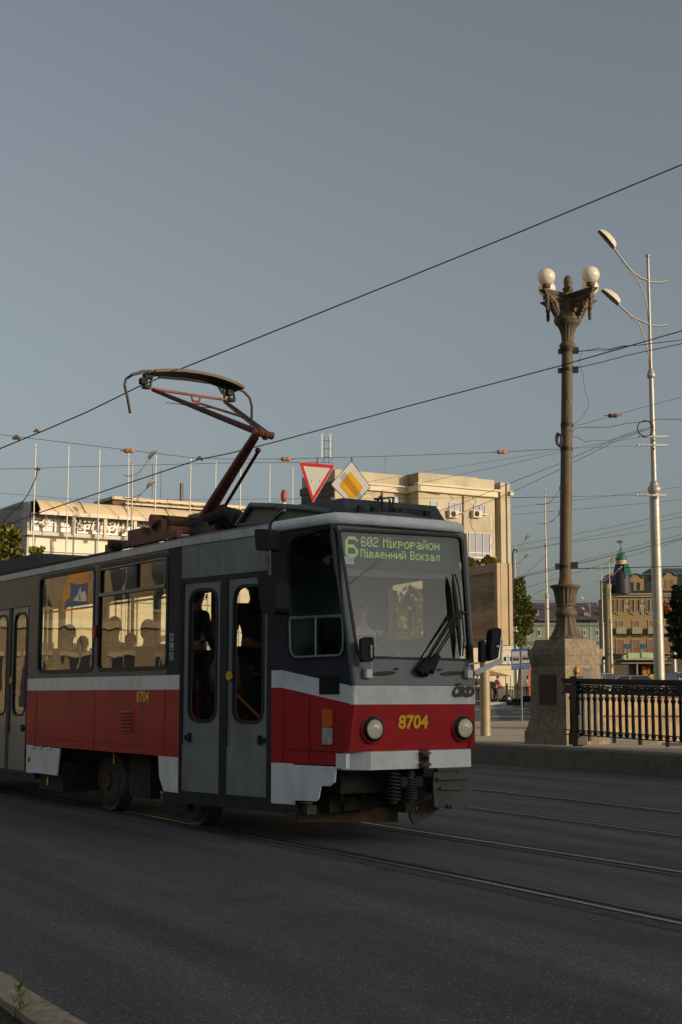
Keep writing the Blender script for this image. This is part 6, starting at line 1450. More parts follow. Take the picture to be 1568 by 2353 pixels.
# ================================================================= TREES
m_bark = mat('bark', (.10, .07, .045), .9, var=.3, bump=.3)
def leafmat(name, col): return mat(name, col, .7, var=.45, vs=1.1)
def tree(name, label, base, lobes, nl, ls, m, group=None, seed=1, trunk=.15, extra=None):
    random.seed(seed); base = Vector(base); t = thing(name, label, 'tree' if name != 'shrub' else 'shrub', base, 0, group)
    top = max(c[2]+r[2]*.3 for c, r in lobes); mb = MB()
    cx_ = sum(c[0] for c, r in lobes)/len(lobes); cy_ = sum(c[1] for c, r in lobes)/len(lobes)
    mid = Vector((cx_, cy_, base.z+(top-base.z)*.55))
    mb.tube([base, base*.6+mid*.4, mid, Vector((cx_, cy_, top))], [trunk, trunk*.8, trunk*.55, trunk*.2], 8)
    for c, r in lobes: mb.tube([base*.4+mid*.6, (mid+Vector(c))/2+Vector((0, 0, .1)), Vector(c)], [trunk*.45, trunk*.3, trunk*.1], 6)
    part('trunk', mb, m_bark, t); mb = MB(); vol = [r[0]*r[1]*r[2] for c, r in lobes]; tot = sum(vol)
    for (c, r), v in zip(lobes, vol):
        c = Vector(c); ncl = max(6, int(nl*v/tot/22))
        for k in range(ncl):
            d = Vector((random.gauss(0, 1), random.gauss(0, 1), random.gauss(0, 1))).normalized(); q = random.random()**.45*(1.0+random.random()*.18)
            cc = c+Vector((d.x*r[0], d.y*r[1], d.z*r[2]))*q; cr_ = min(r)*random.uniform(.13, .30)
            for j in range(22):
                o = Vector((random.gauss(0, 1), random.gauss(0, 1), random.gauss(0, .8)))*cr_*.6; p = cc+o
                a = Vector((random.uniform(-1, 1), random.uniform(-1, 1), random.uniform(-1, .6))).normalized(); b = a.cross(Vector((random.random(), random.random(), 1))).normalized(); s = ls*random.uniform(.6, 1.3)
                mb.face([p-a*s*.5, p+b*s*.3, p+a*s*.5, p-b*s*.3])
    part('crown', mb, m, t); return t
def lob(px, py, Y, rx, rz, dy=0): p = yP(px, py, Y+dy); k = Y/3316; return ((p.x, p.y, p.z), (rx*k, (rx+rz)*.45*k, rz*k))
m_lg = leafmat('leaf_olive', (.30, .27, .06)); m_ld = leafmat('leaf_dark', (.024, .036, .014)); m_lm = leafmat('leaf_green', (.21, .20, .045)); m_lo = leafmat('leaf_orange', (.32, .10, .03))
tree('broadleaf_tree', 'olive green sunlit tree at the left edge above the tram roof', (yP(10, 1500, 60).x, 60, .2), [lob(5, 1250, 60, 26, 34), lob(38, 1240, 60, 14, 26), lob(18, 1225, 60, 18, 20), lob(-25, 1240, 60, 30, 40), lob(40, 1275, 60, 18, 20), lob(10, 1300, 60, 40, 25)], 9000, .22, m_lm, seed=4)
tree('broadleaf_tree', 'small olive tree top before the white terrace slab', (yP(85, 1500, 66).x, 66, .3), [lob(82, 1268, 66, 12, 14), lob(96, 1262, 66, 9, 7), lob(86, 1288, 66, 22, 14), lob(72, 1280, 66, 9, 10)], 3500, .20, m_lg, seed=6)
tree('broadleaf_tree', 'sunlit green tree between the billboard and the ornate lamp', (yP(1190, 1560, 115).x, 115, 1.1), [lob(1192, 1350, 115, 14, 22), lob(1204, 1388, 115, 18, 18), lob(1216, 1402, 115, 14, 14), lob(1195, 1420, 115, 16, 16), lob(1206, 1446, 115, 16, 13), lob(1187, 1370, 115, 14, 22), lob(1194, 1468, 115, 13, 16), lob(1216, 1430, 115, 15, 14)], 8000, .36, leafmat('leaf_mid', (.17, .19, .045)), seed=9)
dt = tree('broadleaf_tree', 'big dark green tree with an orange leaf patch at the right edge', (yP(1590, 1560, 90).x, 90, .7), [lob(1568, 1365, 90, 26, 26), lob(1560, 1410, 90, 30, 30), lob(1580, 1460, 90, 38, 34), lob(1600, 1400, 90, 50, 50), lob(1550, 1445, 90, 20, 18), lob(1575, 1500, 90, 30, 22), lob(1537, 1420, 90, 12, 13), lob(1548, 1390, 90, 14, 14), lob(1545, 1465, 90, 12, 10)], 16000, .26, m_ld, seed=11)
random.seed(2); mb = MB()
for i in range(140):
    p = yP(1529+random.gauss(0, 5), 1399+random.gauss(0, 5), 88.3); a = Vector((random.uniform(-1, 1), random.uniform(-1, 1), random.uniform(-1, 1))).normalized(); b = a.cross(Z).normalized(); mb.face([p-a*.13, p+b*.09, p+a*.13, p-b*.09])
part('leaf_patch', mb, m_lo, dt, label='patch of orange leaves')
SYY = 92
tree('shrub', 'green climbing shrub on the annex roof left of the billboard', (yP(1095, 1300, SYY).x, SYY, yP(1095, 1320, SYY).z), [lob(1082, 1293, SYY, 11, 9), lob(1100, 1294, SYY, 6, 6)], 2400, .26, m_lg, seed=13, trunk=.04)
tree('shrub', 'leafy shrub just above the billboard top edge', (yP(1128, 1300, SYY).x, SYY, yP(1128, 1305, SYY).z), [lob(1121, 1288, SYY, 10, 9), lob(1133, 1290, SYY, 8, 7)], 2400, .26, m_lg, seed=14, trunk=.04)
ph = yP(1110, 1302, SYY); part_h = thing('annex', 'flat roofed annex carrying green shrubs behind the billboard', 'building', (ph.x, 94, .7))
part('wall', MB().box((ph.x-2.2, 94.5, (ph.z-.2+.7)/2), (7.9, 5, ph.z-.9)), m_con, part_h); part('roof_edge', MB().box((ph.x-2.2, 94.5, ph.z-.1), (8.1, 5.2, .2)), m_corn, part_h)
hd = MB(); random.seed(77)
for i in range(5200):
    p = Vector((-24+random.gauss(0, .35), random.uniform(-22, 24), random.uniform(0, 1.75))); a = Vector((random.uniform(-1, 1), random.uniform(-1, 1), random.uniform(-1, 1))).normalized(); b = a.cross(Z).normalized(); hd.face([p-a*.3, p+b*.2, p+a*.3, p-b*.2])
solo('hedge', hd, m_ld, 'unseen dark hedge added left of the view to darken the door glass', 'hedge')  # unseen, added to darken the reflection low in the door glass
tree('shrub', 'dry brown branches hanging beside the pedestal cornice', (yP(1395, 1515, 60).x, 60, yP(1395, 1530, 60).z), [lob(1372, 1508, 60, 8, 3), lob(1388, 1513, 60, 7, 3), lob(1380, 1511, 60, 8, 2)], 500, .14, mat('leaf_brown', (.10, .07, .03), .8), seed=15, trunk=.02)
tree('broadleaf_tree', 'dense green tree seen through the cab windows before the concrete building', (yP(930, 1500, 66).x, 66, .3), [lob(905, 1400, 66, 34, 36), lob(950, 1390, 66, 34, 34), lob(985, 1420, 66, 30, 30), lob(930, 1450, 66, 46, 30), lob(870, 1430, 66, 30, 36), lob(1020, 1440, 66, 26, 34)], 5000, .34, m_lm, seed=31)
tree('broadleaf_tree', 'green tree seen through the front door glass', (yP(830, 1500, 62).x, 62, .3), [lob(830, 1420, 62, 30, 40), lob(800, 1450, 62, 30, 36), lob(850, 1470, 62, 26, 30)], 3500, .34, m_lm, seed=32)
# unseen trees added to darken what the door glass and cab side mirror
for k, (x, y) in enumerate(((-30, 19), (-29, 12), (-28, 5), (-27, -2), (-27, -9), (-26, -16))):
    L_ = [((x+a, y+b, 2.9+c), (2.6, 3.4, 2.0)) for a, b, c in ((0, 0, 0), (.6, 1.8, 1.0), (-.6, -1.8, .8), (.3, -1.4, -.2), (-.5, 1.4, 1.6), (0, -.8, 2.0))]
    tree('broadleaf_tree', 'unseen tree added left of the view to darken glass, ' + ('nearest the stucco building', 'second from the stucco building', 'third from the stucco building', 'level with the camera', 'just behind the camera', 'furthest behind the camera')[k], (x, y, 0), L_, 6000, .5, m_ld, seed=20+k, trunk=.25)
# ================================================================= CARS
def car(loc, rz, label, body, scale=1.0, group=None):
    t = thing('parked_car', label, 'car', loc, rz, group); M_ = WM[t.name]
    mbm = mat('car_'+body[0], body[1], .3, .3, coat=.8, var=.05)
    prof_ = [(-2.15, .35), (-2.12, .75), (-1.95, .95), (-1.0, 1.02), (-.95, 1.0), (1.05, .98), (1.95, .88), (2.12, .7), (2.15, .35)]
    W_ = .86; V = lambda x, y, z: M_ @ Vector((x, y, z))
    rows = [[V(x, W_*k*(1 if z < .9 else .97), z) for k in (-1, 1)] for x, z in prof_]; mb = MB()
    mb.prism([V(x, -W_, z) for x, z in prof_], V(0, 2*W_, 0)-V(0, 0, 0)); part('body', mb, mbm, t, bevel=.06)
    roof = [(-1.9, .96), (-1.45, 1.38), (-.9, 1.46), (.1, 1.46), (.5, 1.36), (1.15, .96)]
    rows = [[V(x, -W_*(1-.18*(z-.9)/.55), z) for x, z in roof], [V(x, W_*(1-.18*(z-.9)/.55), z) for x, z in roof]]
    mb = MB(); mb.grid(rows, False); mb.face(rows[0]); mb.face(rows[1]); cb_ = part('cabin_glass', mb, mat('car_glass', (.03, .035, .045), .08, spec=.9), t)
    mb = MB(); mb.grid([[V(x, y, z+.012) for x, z in roof[1:5]] for y in (-W_*.83, W_*.83)], False)
    for s in (-1, 1):
        mb.bar(V(.5, s*W_*.83, 1.37), V(1.15, s*W_*.98, .96), .05); mb.bar(V(-.25, s*W_*.83, 1.44), V(-.25, s*W_*.97, .98), .05); mb.bar(V(-1.45, s*W_*.84, 1.38), V(-1.9, s*W_*.98, .96), .06); mb.bar(V(-1.45, s*W_*.84, 1.40), V(.5, s*W_*.84, 1.38), .05)
    part('roof', mb, mbm, t)
    for x in (-1.35, 1.35):
        for s in (-1, 1):
            yv = (M_.to_3x3() @ Vector((0, s, 0))); w2 = part('wheel', MB().lathe([(.1, -.1), (.30, -.1), (.32, -.05), (.32, .07), (.28, .1), (.1, .1)], V(x, s*.78, .32), 20, yv), m_black, t)
            part('rim', MB().lathe([(.19, .08), (.19, .115), (.05, .12), (.02, .13)], V(x, s*.78, .32), 14, yv), m_alu, w2)
    for s in (-1, 1):
        part('headlight', MB().box(V(2.05, s*.6, .72), (.18, .35, .14), rz=rz), m_wframe, t); part('tail_light', MB().box(V(-2.08, s*.62, .8), (.12, .3, .14), rz=rz), m_sred, t)
    return t
cz = lambda x, y, Y: (yP(x, y, Y).x, Y)
car((yP(1140, 1580, 87).x-.6, 87.5, .7), R_(-8), 'silver parked car behind the pedestrian in pink', ('silver', (.42, .37, .29)))
def car_top(x, ytop, Y, rz, label, body):
    z = yP(x, ytop, Y).z-1.46; return car((yP(x, ytop, Y).x, Y, z), rz, label, body)
car_top(1388, 1546, 112, R_(12), 'blue grey hatchback parked nearest the stone pedestal beyond the railing', ('bluegrey', (.16, .19, .22)))
car_top(1440, 1551, 104, R_(172), 'silver blue car beside the kiosk post beyond the railing', ('skyblue', (.30, .33, .36)))
car_top(1562, 1545, 118, R_(100), 'pale van like car at the right edge beyond the railing', ('pale', (.40, .42, .42)))
car_top(1475, 1556, 125, R_(10), 'dark orange car partly hidden beneath the kiosk canopy', ('orange', (.35, .12, .04)))
# raised car park on which they stand
zc_p = [yP(1388, 1546, 112).z-1.46, yP(1440, 1551, 104).z-1.46]
mb = MB().grid([[(x, y, z) for x in (11, 60)] for y, z in ((52, .9), (60, 1.2), (104, zc_p[1]-.01), (112, zc_p[0]-.01), (118, yP(1562, 1545, 118).z-1.47), (125, yP(1475, 1556, 125).z-1.47), (140, 1.95), (168, 2.12))], False)
solo('car_park', mb, m_asph, kind='structure')
# ================================================================= PEOPLE
m_skin = mat('skin', (.42, .22, .14), .6, var=.05, sub=.1); m_hair = mat('hair_dark', (.02, .014, .01), .6)
def skin_obj(name, verts, edges, rad, m, parent, sub=1):
    me = bpy.data.meshes.new(name); me.from_pydata([tuple(v) for v in verts], edges, [])
    o = bpy.data.objects.new(name, me); COL.objects.link(o)
    mo = o.modifiers.new('s', 'SKIN'); mo.use_smooth_shade = True; sv = me.skin_vertices[0].data
    for k, r in enumerate(rad): sv[k].radius = r if isinstance(r, tuple) else (r, r); sv[k].use_root = (k == 0)
    sb_ = o.modifiers.new('u', 'SUBSURF'); sb_.levels = sub; sb_.render_levels = sub
    me2 = bpy.data.meshes.new_from_object(o.evaluated_get(bpy.context.evaluated_depsgraph_get())); me2.name = name
    bpy.data.objects.remove(o); bpy.data.meshes.remove(me)
    me2.materials.clear(); me2.materials.append(m)
    for p in me2.polygons: p.use_smooth = True
    o = bpy.data.objects.new(name, me2); COL.objects.link(o); o.parent = parent; WM[o.name] = wmat(parent); return o
def person(label, loc, rz, pose='stand', top=(.3, .05, .1), legs=(.02, .02, .03), hair=(.03, .02, .012), arms=None, head=(0, 0), h=1.72, lean=0.0, longhair=False):
    t = thing('person', label, 'person', loc, rz); s = h/1.72; V = lambda x, y, z: Vector((x*s, y*s, z*s))
    # joints: x right, y forward, z up
    if pose == 'sit': hip = .0; kn = lambda d: (d*.11, .43, .03); an = lambda d: (d*.11, .42, -.40); ft = lambda d: (d*.12, .58, -.44)
    else: hip = .92; kn = lambda d: (d*.10, .02+lean*.2+.05*d, .49); an = lambda d: (d*.10, -.02+.08*d, .08); ft = lambda d: (d*.12, .14+.08*d, .03)
    L = lean
    P_ = {'pel': (0, 0, hip), 'wai': (0, L*.35, hip+.18), 'che': (0, L*.8, hip+.38), 'nek': (0, L*1.1, hip+.52), 'hd0': (0, L*1.2, hip+.585), 'hd1': (0, L*1.3+.02, hip+.67), 'hd2': (0, L*1.3+.01, hip+.755)}
    if arms is None: arms = {-1: ((-.24, .03+L, hip+.22), (-.25, .14+L, hip-.02)), 1: ((.24, .03+L, hip+.22), (.25, .14+L, hip-.02))}
    vs = []; ed = []; rd = []
    def add(p, r, par=None): vs.append(V(*p)); rd.append(tuple(k*s for k in (r if isinstance(r, tuple) else (r, r)))); i = len(vs)-1; (ed.append((par, i)) if par is not None else None); return i
    a = add(P_['pel'], (.15, .11)); b = add(P_['wai'], (.135, .10), a); c = add(P_['che'], (.165, .11), b); d = add(P_['nek'], .058, c); e = add(P_['hd0'], .06, d); f = add(P_['hd1'], (.078, .095), e); g = add(P_['hd2'], (.07, .085), f)
    hands = []
    for sd in (-1, 1):
        i = add((sd*.09, 0, hip-.03), .09, a); i = add(kn(sd), .062, i); i = add(an(sd), .042, i); add(ft(sd), .035, i)
        i = add((sd*.185, P_['che'][1], hip+.44), .055, c); el, wr = arms[sd]; i = add(el, .042, i); i = add(wr, .028, i)
        dr = (Vector(wr)-Vector(el)).normalized(); pm = Vector(wr)+dr*.05; j = add(tuple(pm), (.038, .018), i)
        side = dr.cross(Vector((0, 0, 1))); side = side.normalized() if side.length > .1 else Vector((1, 0, 0)); dn = Vector((0, 0, -1))
        for q, (o, l) in enumerate(((-.028, .07), (-.01, .08), (.01, .075), (.027, .06))):
            k = add(tuple(pm+dr*.04+side*o), .0095, j); k = add(tuple(pm+dr*(.04+l*.55)+side*o*1.1+dn*.01), .009, k); add(tuple(pm+dr*(.04+l*.9)+side*o*1.1+dn*.035), .008, k)
        k = add(tuple(pm-side*sd*.035+dr*.0), .011, j); add(tuple(pm-side*sd*.055+dr*.04+dn*.015), .009, k)
    skin_obj('body', vs, ed, rd, m_skin, t)
    def sub(name, chain_list, m):
        vs2 = []; ed2 = []; rd2 = []
        for ch in chain_list:
            pr_ = None
            for p, r in ch:
                if isinstance(p, int): pr_ = p; continue
                vs2.append(V(*p)); rd2.append(tuple(k*s for k in (r if isinstance(r, tuple) else (r, r)))); 
                if pr_ is not None: ed2.append((pr_, len(vs2)-1))
                pr_ = len(vs2)-1
        return skin_obj(name, vs2, ed2, rd2, m, t)
    mt = mat('cloth_%d_%d_%d' % tuple(int(k*100) for k in top), top, .85, var=.15, vs=10); ml = mat('cloth_%d_%d_%d' % tuple(int(k*100) for k in legs), legs, .85, var=.15, vs=10)
    sh = [[((0, P_['pel'][1], hip+.0), (.165, .125)), (P_['wai'], (.155, .12)), (P_['che'], (.185, .13)), ((0, P_['nek'][1]-.01, hip+.49), (.085, .075))]]
    for sd in (-1, 1):
        el, wr = arms[sd]; w2 = tuple(Vector(el)*.15+Vector(wr)*.85); sh.append([(2, 0), ((sd*.19, P_['che'][1], hip+.44), .072), (el, .056), (w2, .042)])
    sub('shirt', sh, mt)
    tr = [[((0, 0, hip+.02), (.165, .125))]]
    for sd in (-1, 1): tr.append([(0, 0), ((sd*.09, .01, hip-.05), .10), (kn(sd), .075), ((an(sd)[0], an(sd)[1], an(sd)[2]+.03), .055)])
    sub('trousers', tr, ml)
    for sd in (-1, 1): sub('shoe', [[((an(sd)[0], an(sd)[1]-.02, an(sd)[2]-.03), .045), (ft(sd), .042)]], m_plast)
    hc = V(0, P_['hd1'][1]-.018, hip+.71); M_ = wmat(t)
    mh = mat('hair_%d' % int(hair[0]*1000), hair, .6, var=.3, vs=20)
    hb_ = MB().sphere(M_ @ hc, .100*s, 14, (.92, 1.0, 1.02)).sphere(M_ @ V(0, P_['hd1'][1]-.045, hip+.655), .078*s, 12, (1.0, .8, 1.15))
    if longhair: hb_.sphere(M_ @ (hc+Vector((0, -.05*s, -.12*s))), .085*s, 12, (.95, .7, 1.5))
    part('hair', hb_, mh, t)
    fwd = V(0, P_['hd1'][1]+.098, hip+.665); nm = MB().sphere(M_ @ (fwd+Vector((0, -.0, .0))), .016*s, 8, (.8, 1, 1.4)); part('nose', nm, m_skin, t)
    for sd in (-1, 1): part('eye', MB().sphere(M_ @ V(sd*.032, P_['hd1'][1]+.086, hip+.69), .010*s, 8), m_black, t); part('ear', MB().sphere(M_ @ V(sd*.082, P_['hd1'][1]+.0, hip+.665), .022*s, 8, (.5, .8, 1.3)), m_skin, t)
    part('mouth', MB().sphere(M_ @ V(0, P_['hd1'][1]+.088, hip+.632), .018*s, 8, (1, .4, .3)), mat('lips', (.3, .1, .08), .5), t)
    return t
def rot_to(d): return math.atan2(-d.x, d.y)     # turn local +y to direction d
# driver
dl = UV(11.36, 7.42, 1.47)
ar = {-1: ((-.26, .16, .25), (-.16, .42, .20)), 1: ((.27, .14, .22), (.20, .45, .12))}
drv = person('tram driver in a dark t-shirt with white script seated at the controls', dl, rot_to(-B), 'sit', (.035, .04, .05), (.03, .03, .04), (.05, .035, .02), ar)
q0 = dl-B*.15+Z*.41
part('shirt_print', text_mb('Eastern', .10, q0, RT, Z, .004, .003, .3), m_swhite, drv, label='white script lettering on the shirt')
# passengers
def vis(x, v, z0): p = vP(x, 1500, v); return Vector((p.x, p.y, z0))
pas = [
 ('passenger in an olive jacket seated behind the left side window', vis(158, 6.85, 1.42), (.03, .028, .015), (.01, .008, .006), -B, 'sit', False),
 ('passenger with a hood at the left part of the wide side window', vis(262, 6.8, 1.45), (.03, .025, .018), (.02, .016, .012), -B, 'sit', True),
 ('dark haired passenger seated right in the wide side window', vis(340, 6.85, 1.38), (.04, .03, .02), (.01, .008, .006), -B, 'sit', False),
 ('dark clothed passenger standing inside the left front door leaf', vis(452, 7.1, .92), (.03, .03, .03), (.02, .015, .01), RT, 'stand', False),
 ('passenger with a patterned dark dress standing inside the right front door leaf', vis(585, 7.0, .92), (.05, .05, .045), (.02, .02, .02), B, 'stand', True),
 ('passenger in a grey coat on the far side seat behind the left window', vis(190, 8.35, 1.42), (.10, .10, .10), (.03, .02, .015), -B, 'sit', True),
 ('passenger in dark green on the far side seat between the windows', vis(300, 8.35, 1.40), (.03, .06, .04), (.02, .015, .01), -B, 'sit', False),
 ('passenger in brown seated near the middle door', vis(50, 7.6, 1.42), (.12, .07, .04), (.03, .02, .01), -B, 'sit', False),
]
for lab, loc, tp, hr, d, ps, lh in pas: person(lab, loc, rot_to(d), ps, tp, (.03, .03, .035), hr, None, h=1.68 if ps == 'sit' else 1.6, longhair=lh)
# street people
pk = ghit(1141, 1612)
pY = 83.6; 
person('person in a bright pink jacket leaning forward by the low street fence', (yP(1139, 1600, pY).x, pY, .84), R_(-70), 'stand', (.50, .05, .13), (.03, .035, .05), (.10, .08, .07), {-1: ((-.24, .22, 1.12), (-.18, .42, 1.0)), 1: ((.24, .22, 1.12), (.18, .42, 1.0))}, h=1.58, lean=.14)
person('dark clothed person half hidden behind the tram corner', (yP(1098, 1600, 83.4).x, 83.4, .84), R_(20), 'stand', (.03, .03, .035), (.02, .02, .02), h=1.7)
person('distant walker in dark trousers on the far steps left of the pedestal', (yP(1213, 1560, 100).x, 100, .9), R_(30), 'stand', (.35, .28, .20), (.02, .02, .03), h=1.7)
zf = 2.0
def far_p(label, x, y, Y, top, hr=(.03, .02, .01)): z = yP(x, y, Y).z-1.66; person(label, (yP(x, y, Y).x, Y, z), R_(160), 'stand', top, (.03, .03, .04), hr, h=1.7)
far_p('red haired person in dark top looking over the railing', 1383, 1549.5, 95, (.03, .025, .025), (.25, .07, .03))
far_p('person inside view of the silver blue car beyond the railing', 1446, 1555, 100, (.25, .10, .07))
far_p('dark haired person at the right edge beyond the railing', 1560, 1552, 80, (.04, .04, .045))
mb = MB().grid([[(x, y, z) for x in (12.5, 25)] for y, z in ((60, 1.2), (80, yP(1560, 1552, 80).z-1.66), (95, yP(1383, 1549.5, 95).z-1.66), (100, yP(1446, 1555, 100).z-1.66))], False)
solo('raised_pavement', mb, m_pav, kind='structure')
# low street fence behind the pink person
sf = thing('street_fence', 'low grey metal street fence along the black and white kerb', 'fence', (yP(1160, 1600, 84.5).x, 84.5, .84))
mb = MB(); xa, xb = yP(1090, 1600, 84.5).x, yP(1226, 1600, 84.5).x
for z in (1.0, 1.75): mb.bar((xa, 84.5, z), (xb, 84.5, z), .05)
part('rail', mb, m_under, sf); mb = MB(); x = xa
while x < xb: mb.bar((x, 84.5, 1.0), (x, 84.5, 1.75), .025); x += .14
part('bars', mb, m_under, sf)
for x in (1128, 1165.5, 1189, 1222): part('post', MB().bar((yP(x, 1600, 84.4).x, 84.4, .84), (yP(x, 1600, 84.4).x, 84.4, 1.95), .10), m_shade, sf)
# orange striped barrier and pole next to the pedestal
mz = yP(1221, 1527, 86).z; solo('marker_post', MB().box((yP(1221, 1600, 86).x, 86, (mz+.84)/2), (.3, .1, mz-.84)), mat('marker_orange', (.50, .17, .07), .7), 'orange marker post partly hidden by the pedestal edge', 'post')
# ================================================================= WIRES
m_wire = mat('wire_black', (.012, .012, .012), .6)
m_ins = mat('insulator_orange', (.50, .22, .06), .5, var=.2)
def wire(label, pts, px=1.0, name='overhead_wire', cat='wire', ext=True, m=None):
    """pts: list of (x, y, depth) along the cable; radius from its visible thickness"""
    P3 = [yP(x, y, Y) for x, y, Y in pts]
    rr_ = [max(.003, px*.5*p.y/3316) for p in P3]
    return solo(name, MB().tube(P3, rr_, 6), m or m_wire, label, cat, 'overhead wires and cables')
def zwire(label, pts, z, px): 
    P3 = [gP(x, y, z) for x, y in pts]; P3 = [P3[0]+(P3[0]-P3[1]).normalized()*25]+P3+[P3[-1]+(P3[-1]-P3[-2]).normalized()*7]
    return solo('contact_wire', MB().tube(P3, [max(.005, px*.5*p.y/3316) for p in P3], 6), m_wire, label, 'wire', 'overhead wires and cables')
w1 = zwire('thick contact wire running above the tram through the pantograph head', [(0, 1031), (100, 990), (200, 947), (320, 888), (415, 848), (800, 693), (1200, 531), (1568, 378)], 5.3, 3.0)
w2 = zwire('contact wire over the far track crossing behind the pantograph knee', [(8, 1210), (97, 1176), (460, 1055), (523, 1043), (635, 1015), (950, 930), (1290, 840), (1568, 760)], 5.3, 2.6)
def clampx(x, y, Y, s, lab, m=None): 
    c = yP(x, y, Y); mb = MB().box(c, (s*2.2, s, s*.7)).box(c+Z*s*.6, (s*.8, s*.8, s*.7)).box(c-Z*s*.5+Vector((s*.8, 0, 0)), (s*.5, s*.5, s*.6)); return solo('wire_clamp', mb, m or m_rust, lab, 'clamp')
clampx(38, 1007, 22.6, .055, 'brown clamp on the thick contact wire near the left edge'); clampx(84, 991, 22.1, .04, 'small brown clamp right of the left edge clamp')
clampx(459, 1054, 24, .05, 'brown clamp where the span wire meets the far contact wire'); clampx(87, 1078, 26, .04, 'rusty clamp at the top of the drooping cable'); clampx(9, 1209, 34, .06, 'clamp at the lower end of the drooping cable')
SPN = lambda x: 23.2+(28.2-23.2)*x/1290
wire('thin cross span wire carrying the two road signs', [(x, y, SPN(x)) for x, y in ((-60, 993), (0, 998.5), (277, 1032), (453, 1053), (523, 1054.8), (650, 1054.6), (900, 1048), (1148, 1039), (1290, 1031.5))], 1.3)
def ins(x, y, Y, lab, m=None, s=1.0):
    c = yP(x, y, Y); d = Vector((1, 0, 0)); return solo('insulator', MB().lathe([(.01*s, -.09*s), (.035*s, -.08*s), (.045*s, -.03*s), (.03*s, 0), (.045*s, .03*s), (.035*s, .08*s), (.01*s, .09*s)], c, 12, d).tube([c-d*.16*s, c+d*.16*s], .008, 5), m or m_ins, lab, 'insulator', 'insulators on the span wires')
ins(297, 1036, SPN(297), 'orange insulator on the span wire above the left street light'); ins(657, 1055, SPN(657), 'orange insulator left of the triangular sign'); ins(1153, 1038.7, SPN(1153), 'orange insulator between the diamond sign and the ornate lamp'); ins(1409, 955, 26, 'dark insulator right of the ornate lamp shaft', m_rust)
wire('drooping black feeder cable at the left edge', [(86.7, 1079.8, 26), (82, 1100, 26.3), (66.7, 1133, 27), (50, 1158, 28), (33, 1173, 30), (17, 1188, 32), (9, 1200, 33.5), (8.3, 1210, 34)], 2.4)
wire('thin wire running right from the drooping cable top', [(-60, 1076, 26), (0, 1077.5, 26), (85, 1076.5, 26), (143, 1073.5, 26.5), (523, 1063.8, 29), (760, 1062, 30)], 1.2)
wire('faint thin wire low across the restaurant flagpoles', [(-60, 1126, 50), (0, 1133, 50), (160, 1146, 50), (420, 1148, 52), (767, 1146, 54), (1206, 1143.5, 56), (1288, 1143, 56)], .8)
wire('black cable from the upper lamp clamp to the right', [(1324.5, 807, 28), (1345, 806, 27.7), (1373, 801, 27.3), (1400, 803, 27), (1430, 795, 26.5), (1470, 793, 26), (1568, 781, 24), (1640, 774, 23)], 1.8)
wire('second twisted cable from the upper lamp clamp', [(1324.5, 808, 28), (1370, 805, 27.3), (1395, 806, 27), (1420, 800, 26.6), (1440, 795, 26.4)], 1.3)
wire('black cable from the lower lamp clamp to the right', [(1319.5, 847, 28), (1340, 842, 27.6), (1380, 833, 27.2), (1440, 817, 26.4), (1490, 806, 25.5), (1568, 789.6, 24), (1640, 775, 23)], 1.9)
wire('loose thin cable looping beside the lamp shaft', [(1337, 809.5, 28), (1332.5, 825, 28), (1333, 842, 28), (1341, 862, 28), (1342, 880, 28), (1344.5, 899, 28), (1354, 924, 28), (1350, 940, 28), (1337, 961, 28), (1320, 974, 28), (1313, 985, 28.1)], 1.0)
wire('thin wire with a dark insulator rising to the right edge', [(1317, 980, 28.1), (1401.7, 957.7, 26.2), (1415, 953.5, 25.8), (1568, 911.7, 23), (1640, 893, 22)], .9)
wire('cable wavering from the lamp shaft past the big mast', [(1314, 996, 28), (1320, 985.5, 28), (1330, 982.5, 28), (1401.7, 981.4, 30), (1439, 973, 33), (1496, 967.7, 40), (1511, 962.7, 41), (1530, 964, 41), (1568, 963.5, 42), (1640, 962, 43)], 1.4)
wire('upper cable of the bundle sweeping down left from the big mast', [(1496, 981, 42.5), (1451, 994, 41), (1401.7, 1013.8, 40), (1315.7, 1052, 38), (1288, 1065, 37), (1177.5, 1108, 36), (1065, 1155, 34), (974, 1186, 32)], 1.3)
wire('lower cable of the bundle sweeping down left from the big mast', [(1496, 984, 42.5), (1414, 1013.8, 40), (1315.7, 1064, 38), (1288, 1078, 37), (1177.5, 1130.8, 36), (1090, 1166, 34), (1010, 1202, 32)], 1.3)
wire('kinked cable dipping between lamp and big mast', [(1316, 1003, 28.3), (1330, 1006, 30), (1348, 1017, 33), (1360, 1012, 35), (1400, 1012, 38), (1450, 998, 41), (1480, 988, 42.5)], 1.0)
wire('thin straight wire ending at the second bracket of the big mast', [(1499, 1023.5, 42.7), (1315.7, 1030, 40), (1177, 1037, 39)], .8)
wire('thin wire from the first mast insulator across the sky to the left', [(1495, 1001, 42.7), (1471, 1005, 42), (1316, 1030, 40), (1177.5, 1052.4, 38), (974, 1085, 36), (770, 1120, 34)], .8)
wire('second thin wire from the mast insulator to the concrete building', [(1316, 1033, 40), (1177.5, 1064.8, 42), (1000, 1103, 48), (770, 1150, 60)], .8)
wire('thin level wire ending at the lower mast bracket', [(1494, 1137.5, 42.7), (1316, 1141, 42), (1177.5, 1142.8, 42)], .8)
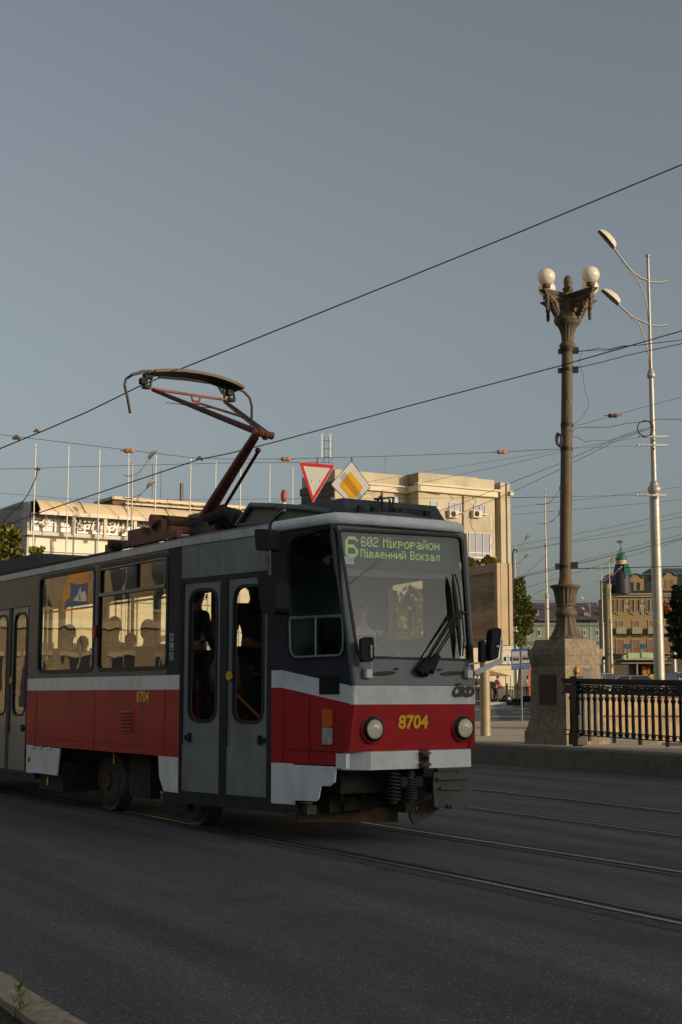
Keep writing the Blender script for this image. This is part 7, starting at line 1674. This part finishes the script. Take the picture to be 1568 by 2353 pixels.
for k, (xa, ya, xb, yb, t, lab) in enumerate(((1177.5, 1166, 1568, 1118.4, .8, 'first'), (1177.5, 1182.7, 1568, 1147.8, .8, 'second'), (1177.5, 1255.4, 1568, 1177, .8, 'third'), (1177.5, 1271, 1568, 1187, .8, 'fourth'), (1195, 1262, 1568, 1209, .8, 'fifth'), (1185, 1326, 1568, 1228, .8, 'sixth'), (1177.5, 1331, 1568, 1236.7, 1.5, 'seventh and thickest'), (1210, 1350, 1568, 1240, .8, 'eighth, lowest'))):
    sl_ = (yb-ya)/(xb-xa); wire('%s of eight thin wires rising rightwards behind the masts, counted downwards' % lab, [(xa, ya, 70), ((xa+xb)/2, (ya+yb)/2+1.2, 55), (xb, yb, 42), (xb+60, yb+60*sl_, 38)], t)
wire('black cable running level right from the low lamp clamp', [(1322, 1306.5, 28), (1345, 1306, 27.5), (1450, 1304, 26), (1568, 1301.5, 24), (1640, 1300, 23)], 2.0)
wire('thick cable strung level between the two left masts behind the lamp', [(1186, 1402.5, 122), (1210, 1403.5, 118), (1259, 1399, 93), (1290, 1397, 85)], 2.2)
for k, (ya, yb, lab) in enumerate(((1379, 1385, 'upper'), (1383, 1388, 'second'), (1393, 1399, 'third'), (1398, 1405, 'lowest'))):
    wire('%s of four distant level wires above the purple roof' % lab, [(1222, ya, 150), (1300, (ya+yb)/2, 150), (1390, yb, 150)], .8)
wire('thin diagonal wire rising from the tree to the second mast', [(1203, 1323, 110), (1259.5, 1275, 94)], .7)
wire('diagonal stay wire below the second mast collar', [(1225, 1366, 100), (1254, 1353, 94)], .7)
wire('taut wire along the concrete building and across the lamp', [(560, 1165, 60), (700, 1143, 62), (767, 1133, 64)], .7)
for (x, y, lab) in ((1492, 1003.5, 'top'), (1490, 1023, 'middle'), (1487, 1138, 'bottom')):
    c = yP(x, y, 42.7); solo('mast_insulator', MB().tube([c-Vector((.22, 0, 0)), c+Vector((.15, 0, 0))], .03, 8).box(c+Vector((.36, 0, 0)), (.42, .08, .06)).sphere(c-Vector((.3, 0, 0)), .04, 8), m_wframe, '%s small white insulator bracket on the big silver mast' % lab, 'insulator', 'brackets on the big mast')
c = yP(1484, 984, 42.6); solo('cable_coil', MB().tube([c+Vector((.24*math.cos(t*.4), .02*t/10, .24*math.sin(t*.4))) for t in range(40)], .014, 5), m_wire, 'loop of spare cable hanging on the big silver mast', 'cable')
